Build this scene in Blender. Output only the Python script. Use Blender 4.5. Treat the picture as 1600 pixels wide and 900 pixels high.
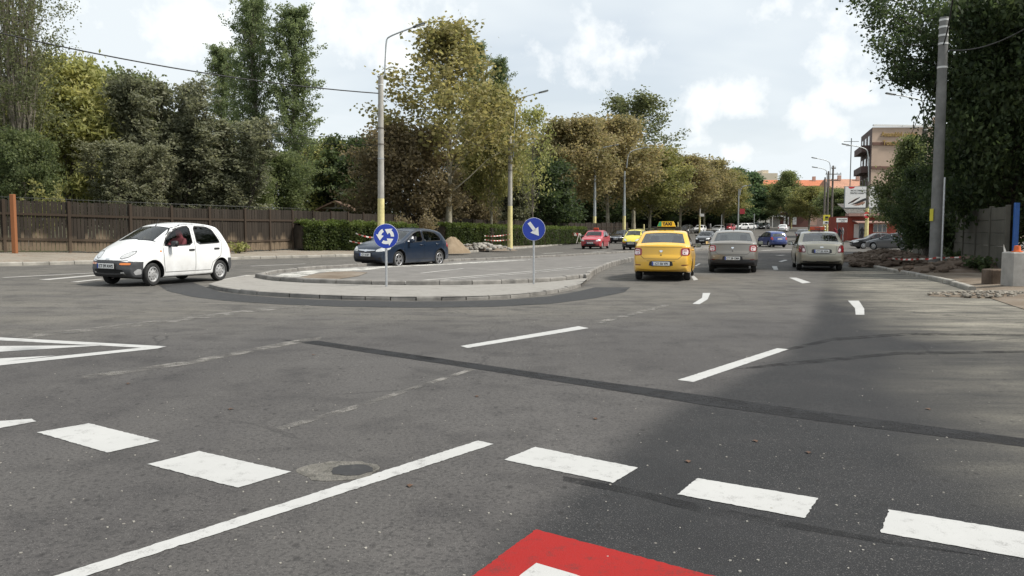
import bpy, bmesh, math, random
import numpy as np
from mathutils import Vector, Matrix, Quaternion
from mathutils.geometry import delaunay_2d_cdt
from mathutils.bvhtree import BVHTree

for _o in list(bpy.data.objects):
    bpy.data.objects.remove(_o)
SC = bpy.context.scene
COL = SC.collection
R = math.radians

# ------------------------------------------------------------------ camera, sky, sun, exposure
CAM_H = 1.55
FPX = 1244.0
TH = math.atan(91.0 / FPX)
cd = bpy.data.cameras.new("camera")
cd.sensor_width = 36.0
cd.lens = 36.0 * FPX / 1600.0
cd.clip_start = 0.1
cd.clip_end = 3000.0
cam = bpy.data.objects.new("camera", cd)
COL.objects.link(cam)
cam.location = (0, 0, CAM_H)
cam.rotation_euler = (math.pi / 2 - TH, 0, 0)
SC.camera = cam

SUN_AZ, SUN_EL = R(102), R(50)          # azimuth from +Y towards +X
world = bpy.data.worlds.new("World")
SC.world = world
world.use_nodes = True
wt = world.node_tree
wt.nodes.clear()
def wn(t, **k):
    n = wt.nodes.new(t)
    for a, b in k.items():
        setattr(n, a, b)
    return n
w_out = wn('ShaderNodeOutputWorld')
w_sky = wn('ShaderNodeTexSky', sky_type='NISHITA', sun_disc=False, sun_elevation=SUN_EL, sun_rotation=SUN_AZ,
           air_density=1.0, dust_density=2.5, ozone_density=1.0)
w_bsky = wn('ShaderNodeBackground')
w_bsky.inputs['Strength'].default_value = 0.07
wt.links.new(w_sky.outputs[0], w_bsky.inputs['Color'])
w_tc = wn('ShaderNodeTexCoord')
w_sep = wn('ShaderNodeSeparateXYZ')
wt.links.new(w_tc.outputs['Generated'], w_sep.inputs[0])
w_mx = wn('ShaderNodeMath', operation='MAXIMUM'); w_mx.inputs[1].default_value = 0.0
wt.links.new(w_sep.outputs['Z'], w_mx.inputs[0])
w_ad = wn('ShaderNodeMath', operation='ADD'); w_ad.inputs[1].default_value = 0.16
wt.links.new(w_mx.outputs[0], w_ad.inputs[0])
w_dx = wn('ShaderNodeMath', operation='DIVIDE'); w_dy = wn('ShaderNodeMath', operation='DIVIDE')
for ax, nd in (('X', w_dx), ('Y', w_dy)):
    wt.links.new(w_sep.outputs[ax], nd.inputs[0]); wt.links.new(w_ad.outputs[0], nd.inputs[1])
w_cmb = wn('ShaderNodeCombineXYZ')
wt.links.new(w_dx.outputs[0], w_cmb.inputs[0]); wt.links.new(w_dy.outputs[0], w_cmb.inputs[1])
def wnoise(scale, detail, rough, dist, off):
    mp = wn('ShaderNodeMapping'); mp.inputs['Location'].default_value = off
    wt.links.new(w_cmb.outputs[0], mp.inputs[0])
    n = wn('ShaderNodeTexNoise'); n.inputs['Scale'].default_value = scale
    n.inputs['Detail'].default_value = detail; n.inputs['Roughness'].default_value = rough
    n.inputs['Distortion'].default_value = dist
    wt.links.new(mp.outputs[0], n.inputs['Vector'])
    return n
def wramp(src, stops):
    r = wn('ShaderNodeValToRGB')
    el = r.color_ramp.elements
    while len(el) < len(stops):
        el.new(0.5)
    for e, (p, c) in zip(el, stops):
        e.position = p; e.color = c if len(c) == 4 else (*c, 1)
    wt.links.new(src, r.inputs[0])
    return r
# thin bright veil with streaks, then heaped white clouds
n_veil = wnoise(0.75, 4.0, 0.55, 0.3, (3.1, 1.7, 0))
r_veil = wramp(n_veil.outputs['Fac'], [(0.32, (.66,) * 3), (0.56, (.97,) * 3)])
def sky_dir(px, py):
    u, v = (px - 800) / FPX, (450 - py) / FPX
    return Vector((u, math.cos(TH) + v * math.sin(TH), -math.sin(TH) + v * math.cos(TH))).normalized()
n_cum = wn('ShaderNodeTexNoise'); n_cum.inputs['Scale'].default_value = 15.0; n_cum.inputs['Detail'].default_value = 7.0; n_cum.inputs['Roughness'].default_value = .58
wt.links.new(w_tc.outputs['Generated'], n_cum.inputs['Vector'])
w_str = wn('ShaderNodeVectorMath', operation='MULTIPLY'); w_str.inputs[1].default_value = (1, 1, 1.7)
wt.links.new(w_tc.outputs['Generated'], w_str.inputs[0])
prev = None
for px, py, r in ((925, 62, .052), (975, 88, .05), (545, 30, .07), (632, 92, .03), (1110, 148, .042), (1165, 156, .036), (1250, 180, .036), (1285, 196, .03), (1132, 238, .024), (300, 40, .05), (1340, 150, .03), (-400, 60, .2), (2100, 80, .25), (800, -700, .3)):
    c = sky_dir(px, py)
    nd = wn('ShaderNodeVectorMath', operation='DISTANCE'); nd.inputs[1].default_value = (c.x, c.y, c.z * 1.7)
    wt.links.new(w_str.outputs[0], nd.inputs[0])
    q = wn('ShaderNodeMath', operation='MULTIPLY_ADD'); q.inputs[1].default_value = -.62 / r; q.inputs[2].default_value = 1.0
    wt.links.new(nd.outputs['Value'], q.inputs[0])
    if prev is None: prev = q
    else:
        mxx = wn('ShaderNodeMath', operation='MAXIMUM'); wt.links.new(prev.outputs[0], mxx.inputs[0]); wt.links.new(q.outputs[0], mxx.inputs[1]); prev = mxx
w_cl = wn('ShaderNodeMath', operation='MAXIMUM'); w_cl.inputs[1].default_value = -.6; wt.links.new(prev.outputs[0], w_cl.inputs[0])
w_nz = wn('ShaderNodeMath', operation='MULTIPLY_ADD'); w_nz.inputs[1].default_value = 4.6; w_nz.inputs[2].default_value = -2.55
wt.links.new(n_cum.outputs['Fac'], w_nz.inputs[0])
w_sum = wn('ShaderNodeMath', operation='ADD'); wt.links.new(w_cl.outputs[0], w_sum.inputs[0]); wt.links.new(w_nz.outputs[0], w_sum.inputs[1])
r_cum = wramp(w_sum.outputs[0], [(0.0, (0,) * 3), (0.5, (.45,) * 3), (1.0, (.9,) * 3)])
w_bveil = wn('ShaderNodeBackground'); w_bveil.inputs['Color'].default_value = (0.82, 0.88, 0.915, 1); w_bveil.inputs['Strength'].default_value = 0.525
w_bcum = wn('ShaderNodeBackground'); w_bcum.inputs['Color'].default_value = (0.97, 0.98, 0.97, 1); w_bcum.inputs['Strength'].default_value = 0.60
w_m1 = wn('ShaderNodeMixShader'); w_m2 = wn('ShaderNodeMixShader')
wt.links.new(r_veil.outputs[0], w_m1.inputs[0]); wt.links.new(w_bsky.outputs[0], w_m1.inputs[1]); wt.links.new(w_bveil.outputs[0], w_m1.inputs[2])
wt.links.new(r_cum.outputs[0], w_m2.inputs[0]); wt.links.new(w_m1.outputs[0], w_m2.inputs[1]); wt.links.new(w_bcum.outputs[0], w_m2.inputs[2])
wt.links.new(w_m2.outputs[0], w_out.inputs['Surface'])

sd = bpy.data.lights.new("sun", 'SUN')
sd.energy = 2.5
sd.angle = R(9)
sd.color = (1.0, 0.95, 0.87)
sun = bpy.data.objects.new("sun", sd)
COL.objects.link(sun)
sun.rotation_euler = Vector((math.sin(SUN_AZ) * math.cos(SUN_EL), math.cos(SUN_AZ) * math.cos(SUN_EL), math.sin(SUN_EL))).to_track_quat('Z', 'Y').to_euler()

vs = SC.view_settings
vs.view_transform = 'Standard'
vs.look = 'None'
vs.exposure = 1.05
vs.gamma = 1.0
vs.use_curve_mapping = False
SC.cycles.use_denoising = True
SC.cycles.max_bounces = 6
SC.cycles.transparent_max_bounces = 10
SC.cycles.caustics_reflective = False
SC.cycles.caustics_refractive = False

# ------------------------------------------------------------------ terrain and pixel helpers
def softplus(v, k):
    v = np.asarray(v, float) / k
    return k * np.where(v > 25, v, np.log1p(np.exp(np.minimum(v, 25))))
def gzn(x, y):
    x = np.asarray(x, float); y = np.asarray(y, float)
    t = 0.015 * np.minimum(softplus(-x, 1.2), 30.0)
    f = 0.0185 * softplus(np.minimum(y, 330) - 102, 9.0)
    d = -0.28 * np.exp(-(((x - 30) / 15) ** 2 + ((y - 78) / 17) ** 2))
    return t + f + d
def gz(x, y):
    return float(gzn(x, y))
def ray(px, py):
    u, v = (px - 800) / FPX, (450 - py) / FPX
    return Vector((u, math.cos(TH) + v * math.sin(TH), -math.sin(TH) + v * math.cos(TH)))
def P(px, py, dz=0.0):
    """photo pixel -> point on the ground (dz above it)"""
    r = ray(px, py); z = dz
    for _ in range(30):
        t = (z - CAM_H) / r.z if r.z < -1e-4 else 400
        t = min(max(t, 1), 400)
        z = 0.5 * z + 0.5 * (gz(r.x * t, r.y * t) + dz)
    return Vector((r.x * t, r.y * t, gz(r.x * t, r.y * t) + dz))
def XZ(px, py, d):
    """photo pixel at depth y=d -> x, z"""
    r = ray(px, py); t = d / r.y
    return r.x * t, CAM_H + r.z * t
def X(px, d):
    return XZ(px, 359, d)[0]
def Zp(py, d):
    return XZ(800, py, d)[1]

# ------------------------------------------------------------------ object helpers
def tag(o, label=None, cat=None, group=None, kind=None):
    if label: o['label'] = label
    if cat: o['category'] = cat
    if group: o['group'] = group
    if kind: o['kind'] = kind
    return o
def empty(name, loc=(0, 0, 0), rz=0.0):
    o = bpy.data.objects.new(name, None)
    o.empty_display_size = 0.2
    COL.objects.link(o)
    o.location = loc
    o.rotation_euler = (0, 0, rz)
    return o
def thing(name, label, cat, loc=(0, 0, 0), rz=0.0, group=None):
    return tag(empty(name, loc, rz), label, cat, group)
def link_mesh(name, me, mats, parent=None):
    o = bpy.data.objects.new(name, me)
    for m in (mats if isinstance(mats, (list, tuple)) else [mats]):
        me.materials.append(m)
    COL.objects.link(o)
    if parent: o.parent = parent
    return o
def mesh_obj(name, verts, faces, mats, parent=None, smooth=None, mi=None):
    me = bpy.data.meshes.new(name)
    me.from_pydata([tuple(v) for v in verts], [], [tuple(f) for f in faces])
    if mi is not None:
        me.polygons.foreach_set('material_index', mi)
    if smooth is not None:
        me.polygons.foreach_set('use_smooth', [True] * len(me.polygons))
        if smooth < 179:
            me.set_sharp_from_angle(angle=R(smooth))
    me.update()
    return link_mesh(name, me, mats, parent)
def copy_tree(o, parent=None):
    c = o.copy()
    COL.objects.link(c)
    c.parent = parent
    for ch in list(o.children):
        copy_tree(ch, c)
    return c

class MB:
    """collects shapes; build() links them as one mesh"""
    def __init__(s):
        s.v = []; s.f = []; s.m = []; s.cur = 0
    def add(s, vs, fs):
        b = len(s.v)
        s.v += [tuple(v) for v in vs]
        s.f += [tuple(b + i for i in f) for f in fs]
        s.m += [s.cur] * len(fs)
        return s
    def box(s, c, size, rot=None, taper=1.0, bev=0.0):
        x, y, z = (k / 2 for k in size)
        if bev > 0:
            b = min(bev, x * .9, y * .9, z * .9)
            bm = bmesh.new()
            bmesh.ops.create_cube(bm, size=1.0)
            for v in bm.verts:
                v.co = Vector((v.co.x * size[0], v.co.y * size[1], v.co.z * size[2]))
            bmesh.ops.bevel(bm, geom=bm.edges[:], offset=b, segments=1, affect='EDGES', profile=0.5)
            bm.verts.index_update()
            vs = [v.co.copy() for v in bm.verts]
            fs = [[q.index for q in f.verts] for f in bm.faces]
            bm.free()
        else:
            vs = [Vector((sx * x * (taper if sz > 0 else 1), sy * y * (taper if sz > 0 else 1), sz * z)) for sz in (-1, 1) for sx, sy in ((-1, -1), (1, -1), (1, 1), (-1, 1))]
            fs = [(3, 2, 1, 0), (4, 5, 6, 7), (0, 1, 5, 4), (1, 2, 6, 5), (2, 3, 7, 6), (3, 0, 4, 7)]
        if rot is not None:
            M = rot if isinstance(rot, Matrix) else Matrix.Rotation(rot, 3, 'Z')
            vs = [M @ v for v in vs]
        return s.add([v + Vector(c) for v in vs], fs)
    def tube(s, pts, rad, n=8, caps=True):
        pts = [Vector(p) for p in pts]
        if not isinstance(rad, (list, tuple)): rad = [rad] * len(pts)
        vs = []; fs = []
        ref = Vector((0.31, 0.17, 0.93))
        for i, p in enumerate(pts):
            d = (pts[min(i + 1, len(pts) - 1)] - pts[max(i - 1, 0)])
            d = d.normalized() if d.length > 1e-9 else Vector((0, 0, 1))
            a = d.cross(ref if abs(d.dot(ref)) < .95 else Vector((1, 0, 0))).normalized()
            b = d.cross(a)
            for k in range(n):
                t = 2 * math.pi * k / n
                vs.append(p + (a * math.cos(t) + b * math.sin(t)) * rad[i])
        for i in range(len(pts) - 1):
            for k in range(n):
                k2 = (k + 1) % n
                fs.append((i * n + k, i * n + k2, (i + 1) * n + k2, (i + 1) * n + k))
        if caps:
            fs.append(tuple(range(n - 1, -1, -1)))
            fs.append(tuple((len(pts) - 1) * n + k for k in range(n)))
        return s.add(vs, fs)
    def lathe(s, prof, n=24, c=(0, 0, 0), M=None):
        """profile of (r, h) about the local Z axis"""
        vs = []; fs = []
        for r, h in prof:
            for k in range(n):
                t = 2 * math.pi * k / n
                v = Vector((r * math.cos(t), r * math.sin(t), h))
                vs.append((M @ v if M else v) + Vector(c))
        for i in range(len(prof) - 1):
            for k in range(n):
                k2 = (k + 1) % n
                fs.append((i * n + k, i * n + k2, (i + 1) * n + k2, (i + 1) * n + k))
        return s.add(vs, fs)
    def prism(s, poly, h0, h1, M=None, c=(0, 0, 0)):
        """2D polygon extruded h0..h1 along local Z, M maps local to world axes"""
        n = len(poly)
        vs = [Vector((x, y, h)) for h in (h0, h1) for x, y in poly]
        if M: vs = [M @ v for v in vs]
        fs = [tuple(range(n - 1, -1, -1)), tuple(range(n, 2 * n))] + [(i, (i + 1) % n, n + (i + 1) % n, n + i) for i in range(n)]
        return s.add([v + Vector(c) for v in vs], fs)
    def sphere(s, c, r, nu=10, nv=7):
        rr = r if isinstance(r, (tuple, list)) else (r, r, r)
        vs = []; fs = []
        for i in range(nv + 1):
            a = math.pi * i / nv
            for k in range(nu):
                b = 2 * math.pi * k / nu
                vs.append(Vector((c[0] + rr[0] * math.sin(a) * math.cos(b), c[1] + rr[1] * math.sin(a) * math.sin(b), c[2] + rr[2] * math.cos(a))))
        for i in range(nv):
            for k in range(nu):
                k2 = (k + 1) % nu
                fs.append((i * nu + k, (i + 1) * nu + k, (i + 1) * nu + k2, i * nu + k2))
        return s.add(vs, fs)
    def build(s, name, mats, parent=None, smooth=None):
        return mesh_obj(name, s.v, s.f, mats, parent, smooth, s.m if isinstance(mats, (list, tuple)) and len(mats) > 1 else None)

AX_Y = Matrix(((1, 0, 0), (0, 0, 1), (0, 1, 0)))     # local XY polygon stands in XZ, extrudes along Y
AX_X = Matrix(((0, 0, 1), (1, 0, 0), (0, 1, 0)))     # local XY polygon stands in YZ, extrudes along X

def text_mesh(name, s, size, m, parent=None, loc=(0, 0, 0), rot=(0, 0, 0), bold=0.0, ext=0.002, sx=1.0):
    cu = bpy.data.curves.new(name, 'FONT')
    cu.body = s; cu.size = size; cu.align_x = 'CENTER'; cu.align_y = 'CENTER'
    cu.extrude = ext; cu.offset = bold; cu.resolution_u = 3
    t = bpy.data.objects.new(name + '_tmp', cu)
    COL.objects.link(t)
    dg = bpy.context.evaluated_depsgraph_get()
    me = bpy.data.meshes.new_from_object(t.evaluated_get(dg))
    bpy.data.objects.remove(t); bpy.data.curves.remove(cu)
    me.materials.clear(); me.name = name
    o = link_mesh(name, me, m, parent)
    o.location = loc; o.rotation_euler = rot; o.scale = (sx, 1, 1)
    return o

# ------------------------------------------------------------------ materials
class NT:
    def __init__(s, name):
        s.m = bpy.data.materials.new(name); s.m.use_nodes = True
        s.t = s.m.node_tree; s.b = s.t.nodes['Principled BSDF']; s.out = s.t.nodes['Material Output']
    def n(s, typ, ins=None, **k):
        nd = s.t.nodes.new(typ)
        for a, v in k.items(): setattr(nd, a, v)
        for a, v in (ins or {}).items():
            if hasattr(v, 'is_output'): s.t.links.new(v, nd.inputs[a])
            else: nd.inputs[a].default_value = v
        return nd
    def l(s, a, b): s.t.links.new(a, b)
    def pos(s):
        return s.n('ShaderNodeNewGeometry').outputs['Position']
    def obj(s):
        return s.n('ShaderNodeTexCoord').outputs['Object']
    def noise(s, vec, scale, detail=4, rough=.55, dist=0.0):
        return s.n('ShaderNodeTexNoise', {'Vector': vec, 'Scale': scale, 'Detail': detail, 'Roughness': rough, 'Distortion': dist}).outputs['Fac']
    def ramp(s, fac, stops, interp='LINEAR'):
        r = s.n('ShaderNodeValToRGB', {0: fac}); r.color_ramp.interpolation = interp
        el = r.color_ramp.elements
        while len(el) < len(stops): el.new(.5)
        for e, (p, c) in zip(el, stops):
            e.position = p
            c = (c,) * 3 if not isinstance(c, (tuple, list)) else c
            e.color = (*c[:3], 1)
        return r.outputs[0]
    def mix(s, fac, a, b, mode='MIX'):
        nd = s.n('ShaderNodeMix', data_type='RGBA', blend_type=mode)
        for i, v in ((0, fac), (6, a), (7, b)):
            if hasattr(v, 'is_output'): s.l(v, nd.inputs[i])
            else: nd.inputs[i].default_value = v if i == 0 else (*v[:3], 1)
        return nd.outputs[2]
    def math(s, op, a, b=0.0, c=0.0):
        nd = s.n('ShaderNodeMath', operation=op)
        for i, v in enumerate((a, b, c)):
            if hasattr(v, 'is_output'): s.l(v, nd.inputs[i])
            else: nd.inputs[i].default_value = v
        return nd.outputs[0]
    def bump(s, h, strength=.3, dist=.01):
        s.l(s.n('ShaderNodeBump', {'Height': h, 'Strength': strength, 'Distance': dist}).outputs[0], s.b.inputs['Normal'])
    def set(s, **k):
        for a, v in k.items():
            key = {'color': 'Base Color', 'rough': 'Roughness', 'metal': 'Metallic', 'spec': 'Specular IOR Level', 'coat': 'Coat Weight', 'coatr': 'Coat Roughness', 'alpha': 'Alpha'}[a]
            if hasattr(v, 'is_output'): s.l(v, s.b.inputs[key])
            elif key == 'Base Color': s.b.inputs[key].default_value = (*v[:3], 1)
            else: s.b.inputs[key].default_value = v
        return s

def plain(name, c, rough=.6, metal=0.0, spec=.5, var=.12, scale=6.0, bump=0.0, coat=0.0):
    t = NT(name); v = t.obj()
    n = t.noise(v, scale, 5, .6)
    t.set(color=t.mix(t.ramp(n, [(.3, 0.0), (.7, 1.0)]), [k * (1 - var) for k in c], [min(1, k * (1 + var)) for k in c]), rough=rough, metal=metal, spec=spec, coat=coat)
    if bump: t.bump(t.noise(v, scale * 6, 4), bump, .01)
    return t.m
_paints = {}
def paint(name, c, metal=0.0, rough=.38, coat=.7, dirty=1.0):
    if name not in _paints:
        t = NT(name); v = t.obj()
        sep = t.n('ShaderNodeSeparateXYZ', {0: v})
        dirt = t.math('MULTIPLY', t.ramp(t.noise(v, 3.0, 6, .65), [(.35, 0.0), (.75, 1.0)]), t.ramp(sep.outputs['Z'], [(.25, .5 * dirty), (.75, .05 * dirty)]))
        t.set(color=t.mix(dirt, c, (.22, .19, .16)), metal=metal, coat=coat, coatr=.08,
              rough=t.math('ADD', rough, t.math('MULTIPLY', dirt, .4)))
        _paints[name] = t.m
    return _paints[name]

M = {}
M['glass'] = None
def glass_mat(name, tint, refl=.9, base=.06):
    t = NT(name)
    t.t.nodes.remove(t.b)
    tr = t.n('ShaderNodeBsdfTransparent', {'Color': (*tint, 1)})
    gl = t.n('ShaderNodeBsdfGlossy', {'Color': (refl, refl, refl, 1), 'Roughness': .03})
    lw = t.n('ShaderNodeLayerWeight', {'Blend': .5})
    fac = t.math('ADD', t.math('MULTIPLY', t.math('POWER', lw.outputs['Facing'], 4.0), .8), base)
    mx = t.n('ShaderNodeMixShader', {0: fac}); t.l(tr.outputs[0], mx.inputs[1]); t.l(gl.outputs[0], mx.inputs[2])
    t.l(mx.outputs[0], t.out.inputs['Surface'])
    return t.m
M['glass'] = glass_mat('car_glass', (.55, .6, .6))
M['darkglass'] = glass_mat('tinted_car_glass', (.12, .13, .14))
M['rearglass'] = glass_mat('rear_car_glass', (.34, .38, .39), base=.16)
M['black'] = plain('black_plastic', (.018, .018, .02), .45, var=.2)
M['rubber'] = plain('tyre_rubber', (.022, .022, .022), .85, var=.25, scale=20)
M['under'] = plain('underbody_black', (.008, .008, .008), .9)
M['seal'] = plain('window_seal', (.012, .012, .013), .5)
M['bumper_grey'] = plain('grey_bumper_plastic', (.052, .053, .056), .55, var=.2, scale=4, bump=.1)
M['seat'] = plain('seat_cloth', (.045, .047, .052), .9, var=.2)
M['interior'] = plain('cabin_trim', (.03, .03, .032), .8)
M['silver'] = plain('wheel_silver', (.50, .50, .50), .4, .5, var=.2, scale=9)
M['alloy'] = plain('alloy_silver', (.42, .42, .43), .3, .7, var=.1)
M['steel'] = plain('galvanised_steel', (.46, .47, .48), .42, .6, var=.15, scale=14)
M['chrome'] = plain('chrome', (.75, .75, .76), .12, 1.0, var=.03)
M['plate'] = plain('plate_white', (.72, .72, .70), .4, var=.04)
M['plate_blue'] = plain('plate_blue', (.02, .06, .35), .4)
M['plate_ink'] = plain('plate_ink', (.012, .012, .014), .5)
M['red_lens'] = plain('red_lens', (.30, .012, .015), .15, var=.1, coat=1)
M['dark_red'] = plain('dark_red_lens', (.12, .008, .01), .2, var=.1, coat=1)
M['clear_lens'] = plain('clear_lens', (.58, .58, .57), .15, .3, var=.25, scale=25, coat=1)
M['pink_lens'] = plain('pale_lens', (.68, .55, .55), .15, var=.3, scale=18, coat=1)
M['orange_lens'] = plain('orange_lens', (.75, .20, .02), .2, var=.1, coat=1)
M['mirror_glass'] = plain('mirror_glass', (.6, .62, .64), .05, 1.0, var=.02)
# ------------------------------------------------------------------ cars
def chaikin(pts, n=2, closed=True, k=.25):
    pts = [np.array(p, float) for p in pts]
    for _ in range(n):
        out = []
        m = len(pts)
        for i in range(m if closed else m - 1):
            a, b = pts[i], pts[(i + 1) % m]
            if not closed and i == 0: out.append(a)
            if closed or i > 0: out.append(a + (b - a) * k)
            if closed or i < m - 2: out.append(a + (b - a) * (1 - k))
            if not closed and i == m - 2: out.append(b)
        pts = out
    return pts
def resample(pts, step, closed=True):
    pts = [np.array(p, float) for p in pts]
    out = []
    m = len(pts)
    for i in range(m if closed else m - 1):
        a, b = pts[i], pts[(i + 1) % m]
        k = max(1, int(math.ceil(np.linalg.norm(b - a) / step)))
        for j in range(k): out.append(a + (b - a) * j / k)
    if not closed: out.append(pts[-1])
    return out
def in_poly(px, py, poly):
    px = np.asarray(px, float); py = np.asarray(py, float)
    poly = np.asarray(poly, float)
    x0, y0 = poly[:, 0], poly[:, 1]
    x1, y1 = np.roll(x0, -1), np.roll(y0, -1)
    r = np.zeros(px.shape, bool)
    for a, b, c, d in zip(x0, y0, x1, y1):
        if b == d: continue
        cond = ((b > py) != (d > py)) & (px < (c - a) * (py - b) / (d - b) + a)
        r ^= cond
    return r
def seg_dist(px, py, poly, closed=True):
    px = np.asarray(px, float); py = np.asarray(py, float)
    poly = np.asarray(poly, float)
    best = np.full(px.shape, 1e9)
    n = len(poly)
    for i in range(n if closed else n - 1):
        a = poly[i]; b = poly[(i + 1) % n]
        d = b - a; L = float(d @ d) or 1e-12
        t = np.clip(((px - a[0]) * d[0] + (py - a[1]) * d[1]) / L, 0, 1)
        best = np.minimum(best, (px - a[0] - t * d[0]) ** 2 + (py - a[1] - t * d[1]) ** 2)
    return np.sqrt(best)
def cdt(pts, edges):
    r = delaunay_2d_cdt([Vector((float(p[0]), float(p[1]))) for p in pts], edges, [], 0, 1e-5)
    return np.array([(v.x, v.y) for v in r[0]]), [tuple(f) for f in r[2]]

class Shell:
    """car skin: side view outline with a width for every point of it"""
    def __init__(s, sp):
        s.sp = sp
        S = resample(chaikin(sp['sil'], 2), .055)
        a = sum(p[0] * q[1] - q[0] * p[1] for p, q in zip(S, S[1:] + S[:1]))
        if a < 0: S = S[::-1]
        s.S = np.array(S)
        t = np.roll(s.S, -1, 0) - np.roll(s.S, 1, 0)
        t /= np.linalg.norm(t, axis=1)[:, None]
        s.N = np.stack([t[:, 1], -t[:, 0]], 1)           # outward for CCW
        s.W = sp['W'] / 2; s.L2 = sp['L'] / 2
    def belt(s, x):
        return np.interp(x, *zip(*s.sp['belt']))
    def width(s, x, z):
        sp = s.sp
        lf, lr = sp.get('lf', 1.0), sp.get('lr', .8)
        tf = np.clip((x - (s.L2 - lf)) / lf, 0, 1.05); tr = np.clip((-x - (s.L2 - lr)) / lr, 0, 1.05)
        plan = 1 - sp.get('pf', .17) * tf ** 2.4 - sp.get('pr', .12) * tr ** 2.6
        zb = s.belt(x)
        w = s.W * plan * np.where(z < .6, 1 - .035 * ((.6 - z) / .38) ** 2, 1 - .035 * (np.clip((z - .6) / np.maximum(zb - .6, .1), 0, 1)) ** 2)
        up = np.maximum(z - zb, 0)
        w = w - sp.get('tum', .30) * up - .10 * up ** 2
        for ax in (sp['xf'], sp['xr']):
            dd = np.hypot(x - ax, z - sp['wr']) - sp['arch']
            w = w + sp.get('flare', .014) * np.exp(-(dd / .05) ** 2)
        # crease along the side
        w = w + .008 * np.exp(-((z - (zb - .16)) / .035) ** 2)
        d = seg_dist(x, z, s.S)
        r = np.where(z > .45, .085, .035)
        q = 1 - np.minimum(d / r, 1)
        return w - r * (1 - np.sqrt(np.maximum(1 - q * q, 0)))
    def build(s):
        sp = s.sp
        n = len(s.S)
        wS = s.width(s.S[:, 0], s.S[:, 1])
        # ---- band over the top, the ends and the bottom
        V = [-1, -.92, -.8, -.6, -.35, -.12, .12, .35, .6, .8, .92, 1]
        nx = s.N[:, 0]; nz = s.N[:, 1]
        bulge = np.where(nz < -.4, 0, .028 + (sp.get('bulge', .10) - .028) * nx ** 2)
        band = np.zeros((n, len(V), 3))
        for j, v in enumerate(V):
            b = bulge * (1 - abs(v) ** 2.2)
            band[:, j, 0] = s.S[:, 0] + s.N[:, 0] * b
            band[:, j, 2] = s.S[:, 1] + s.N[:, 1] * b
            band[:, j, 1] = v * wS
        s.band = band; s.V = V
        screens = {}
        for name, a, b in sp['screens']:
            ia = int(np.argmin(np.hypot(s.S[:, 0] - a[0], s.S[:, 1] - a[1]))); ib = int(np.argmin(np.hypot(s.S[:, 0] - b[0], s.S[:, 1] - b[1])))
            screens[name] = (min(ia, ib), max(ia, ib))
        # ---- sides
        pts = [tuple(p) for p in s.S]; edges = [(i, (i + 1) % n) for i in range(n)]
        def loop(poly, step, closed=True):
            q = resample(poly, step, closed)
            b = len(pts); pts.extend(tuple(p) for p in q)
            edges.extend((b + i, b + (i + 1) % len(q)) for i in range(len(q) if closed else len(q) - 1))
        arcs = []
        for ax in (sp['xf'], sp['xr']):
            c = [(ax + sp['arch'] * math.cos(t), sp['wr'] + .02 + sp['arch'] * math.sin(t)) for t in np.linspace(0, 2 * math.pi, 40, endpoint=False)]
            arcs.append(c); loop(c, 1)
        wins = [chaikin(w, 1, k=.12) for w in sp['windows']]
        for w in wins: loop(w, .07)
        for d in sp['doors']: loop(d, .09)
        for c in sp.get('cuts', []): loop(c, .08, False)
        extra = []
        for d in (.012, .03, .055, .085):
            q = s.S - s.N * d
            dist = seg_dist(q[:, 0], q[:, 1], s.S)
            extra += [tuple(p) for p, k in zip(q[::1 if d > .02 else 1], dist) if k > .93 * d]
        gx, gzv = np.meshgrid(np.arange(-s.L2, s.L2, .085), np.arange(.12, 2.2, .07))
        g = np.stack([gx.ravel(), gzv.ravel()], 1)
        ok = in_poly(g[:, 0], g[:, 1], s.S) & (seg_dist(g[:, 0], g[:, 1], s.S) > .10)
        cons = np.array(pts)
        for p in g[ok]:
            if np.min(np.abs(cons - p).sum(1)) > .02: extra.append(tuple(p))
        v2, tris = cdt(pts + extra, edges)
        cen = np.array([(v2[f[0]] + v2[f[1]] + v2[f[2]]) / 3 for f in tris])
        inside = in_poly(cen[:, 0], cen[:, 1], s.S)
        arch = np.zeros(len(cen), bool)
        for c in arcs: arch |= in_poly(cen[:, 0], cen[:, 1], c)
        win = np.zeros(len(cen), bool)
        for w in wins: win |= in_poly(cen[:, 0], cen[:, 1], w)
        door = np.full(len(cen), -1)
        for k, d in enumerate(sp['doors']): door[in_poly(cen[:, 0], cen[:, 1], d)] = k
        w2 = s.width(v2[:, 0], v2[:, 1])
        parts = {}
        def put(name, quad_pts):
            parts.setdefault(name, []).append(quad_pts)
        full = []
        cutf = sp.get('region', lambda x, y, z: None)
        zmap = [None]
        for i, f in enumerate(tris):
            if not inside[i] : continue
            for sgn in (1, -1):
                q = [(v2[k][0], sgn * w2[k], v2[k][1]) for k in (f if sgn < 0 else f[::-1])]
                full.append(q)
                if arch[i] or win[i]: continue
                nm = cutf(cen[i][0], sgn * w2[f[0]], cen[i][1])
                if nm is None and door[i] >= 0: nm = ('left' if sgn > 0 else 'right', int(door[i]))
                put(nm or 'body', q)
        for i in range(n):
            i2 = (i + 1) % n
            for j in range(len(V) - 1):
                q = [tuple(band[i, j]), tuple(band[i2, j]), tuple(band[i2, j + 1]), tuple(band[i, j + 1])]
                full.append(q)
                c = np.mean(q, 0)
                nm = None
                for k, (a, b) in screens.items():
                    if a <= i < b and 0 < j < len(V) - 2:
                        nm = k
                if nm:
                    nn = s.N[i]
                    put(nm, [(p[0] - nn[0] * .006, p[1], p[2] - nn[1] * .006) for p in q])
                    continue
                put(cutf(c[0], c[1], c[2]) or ('underside' if c[2] < sp['sil'][0][1] + .1 and nz[i] < -.7 else 'body'), q)
        # wheel arches would let the ray test through, so test against the closed skin
        vs = []; fs = []
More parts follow.
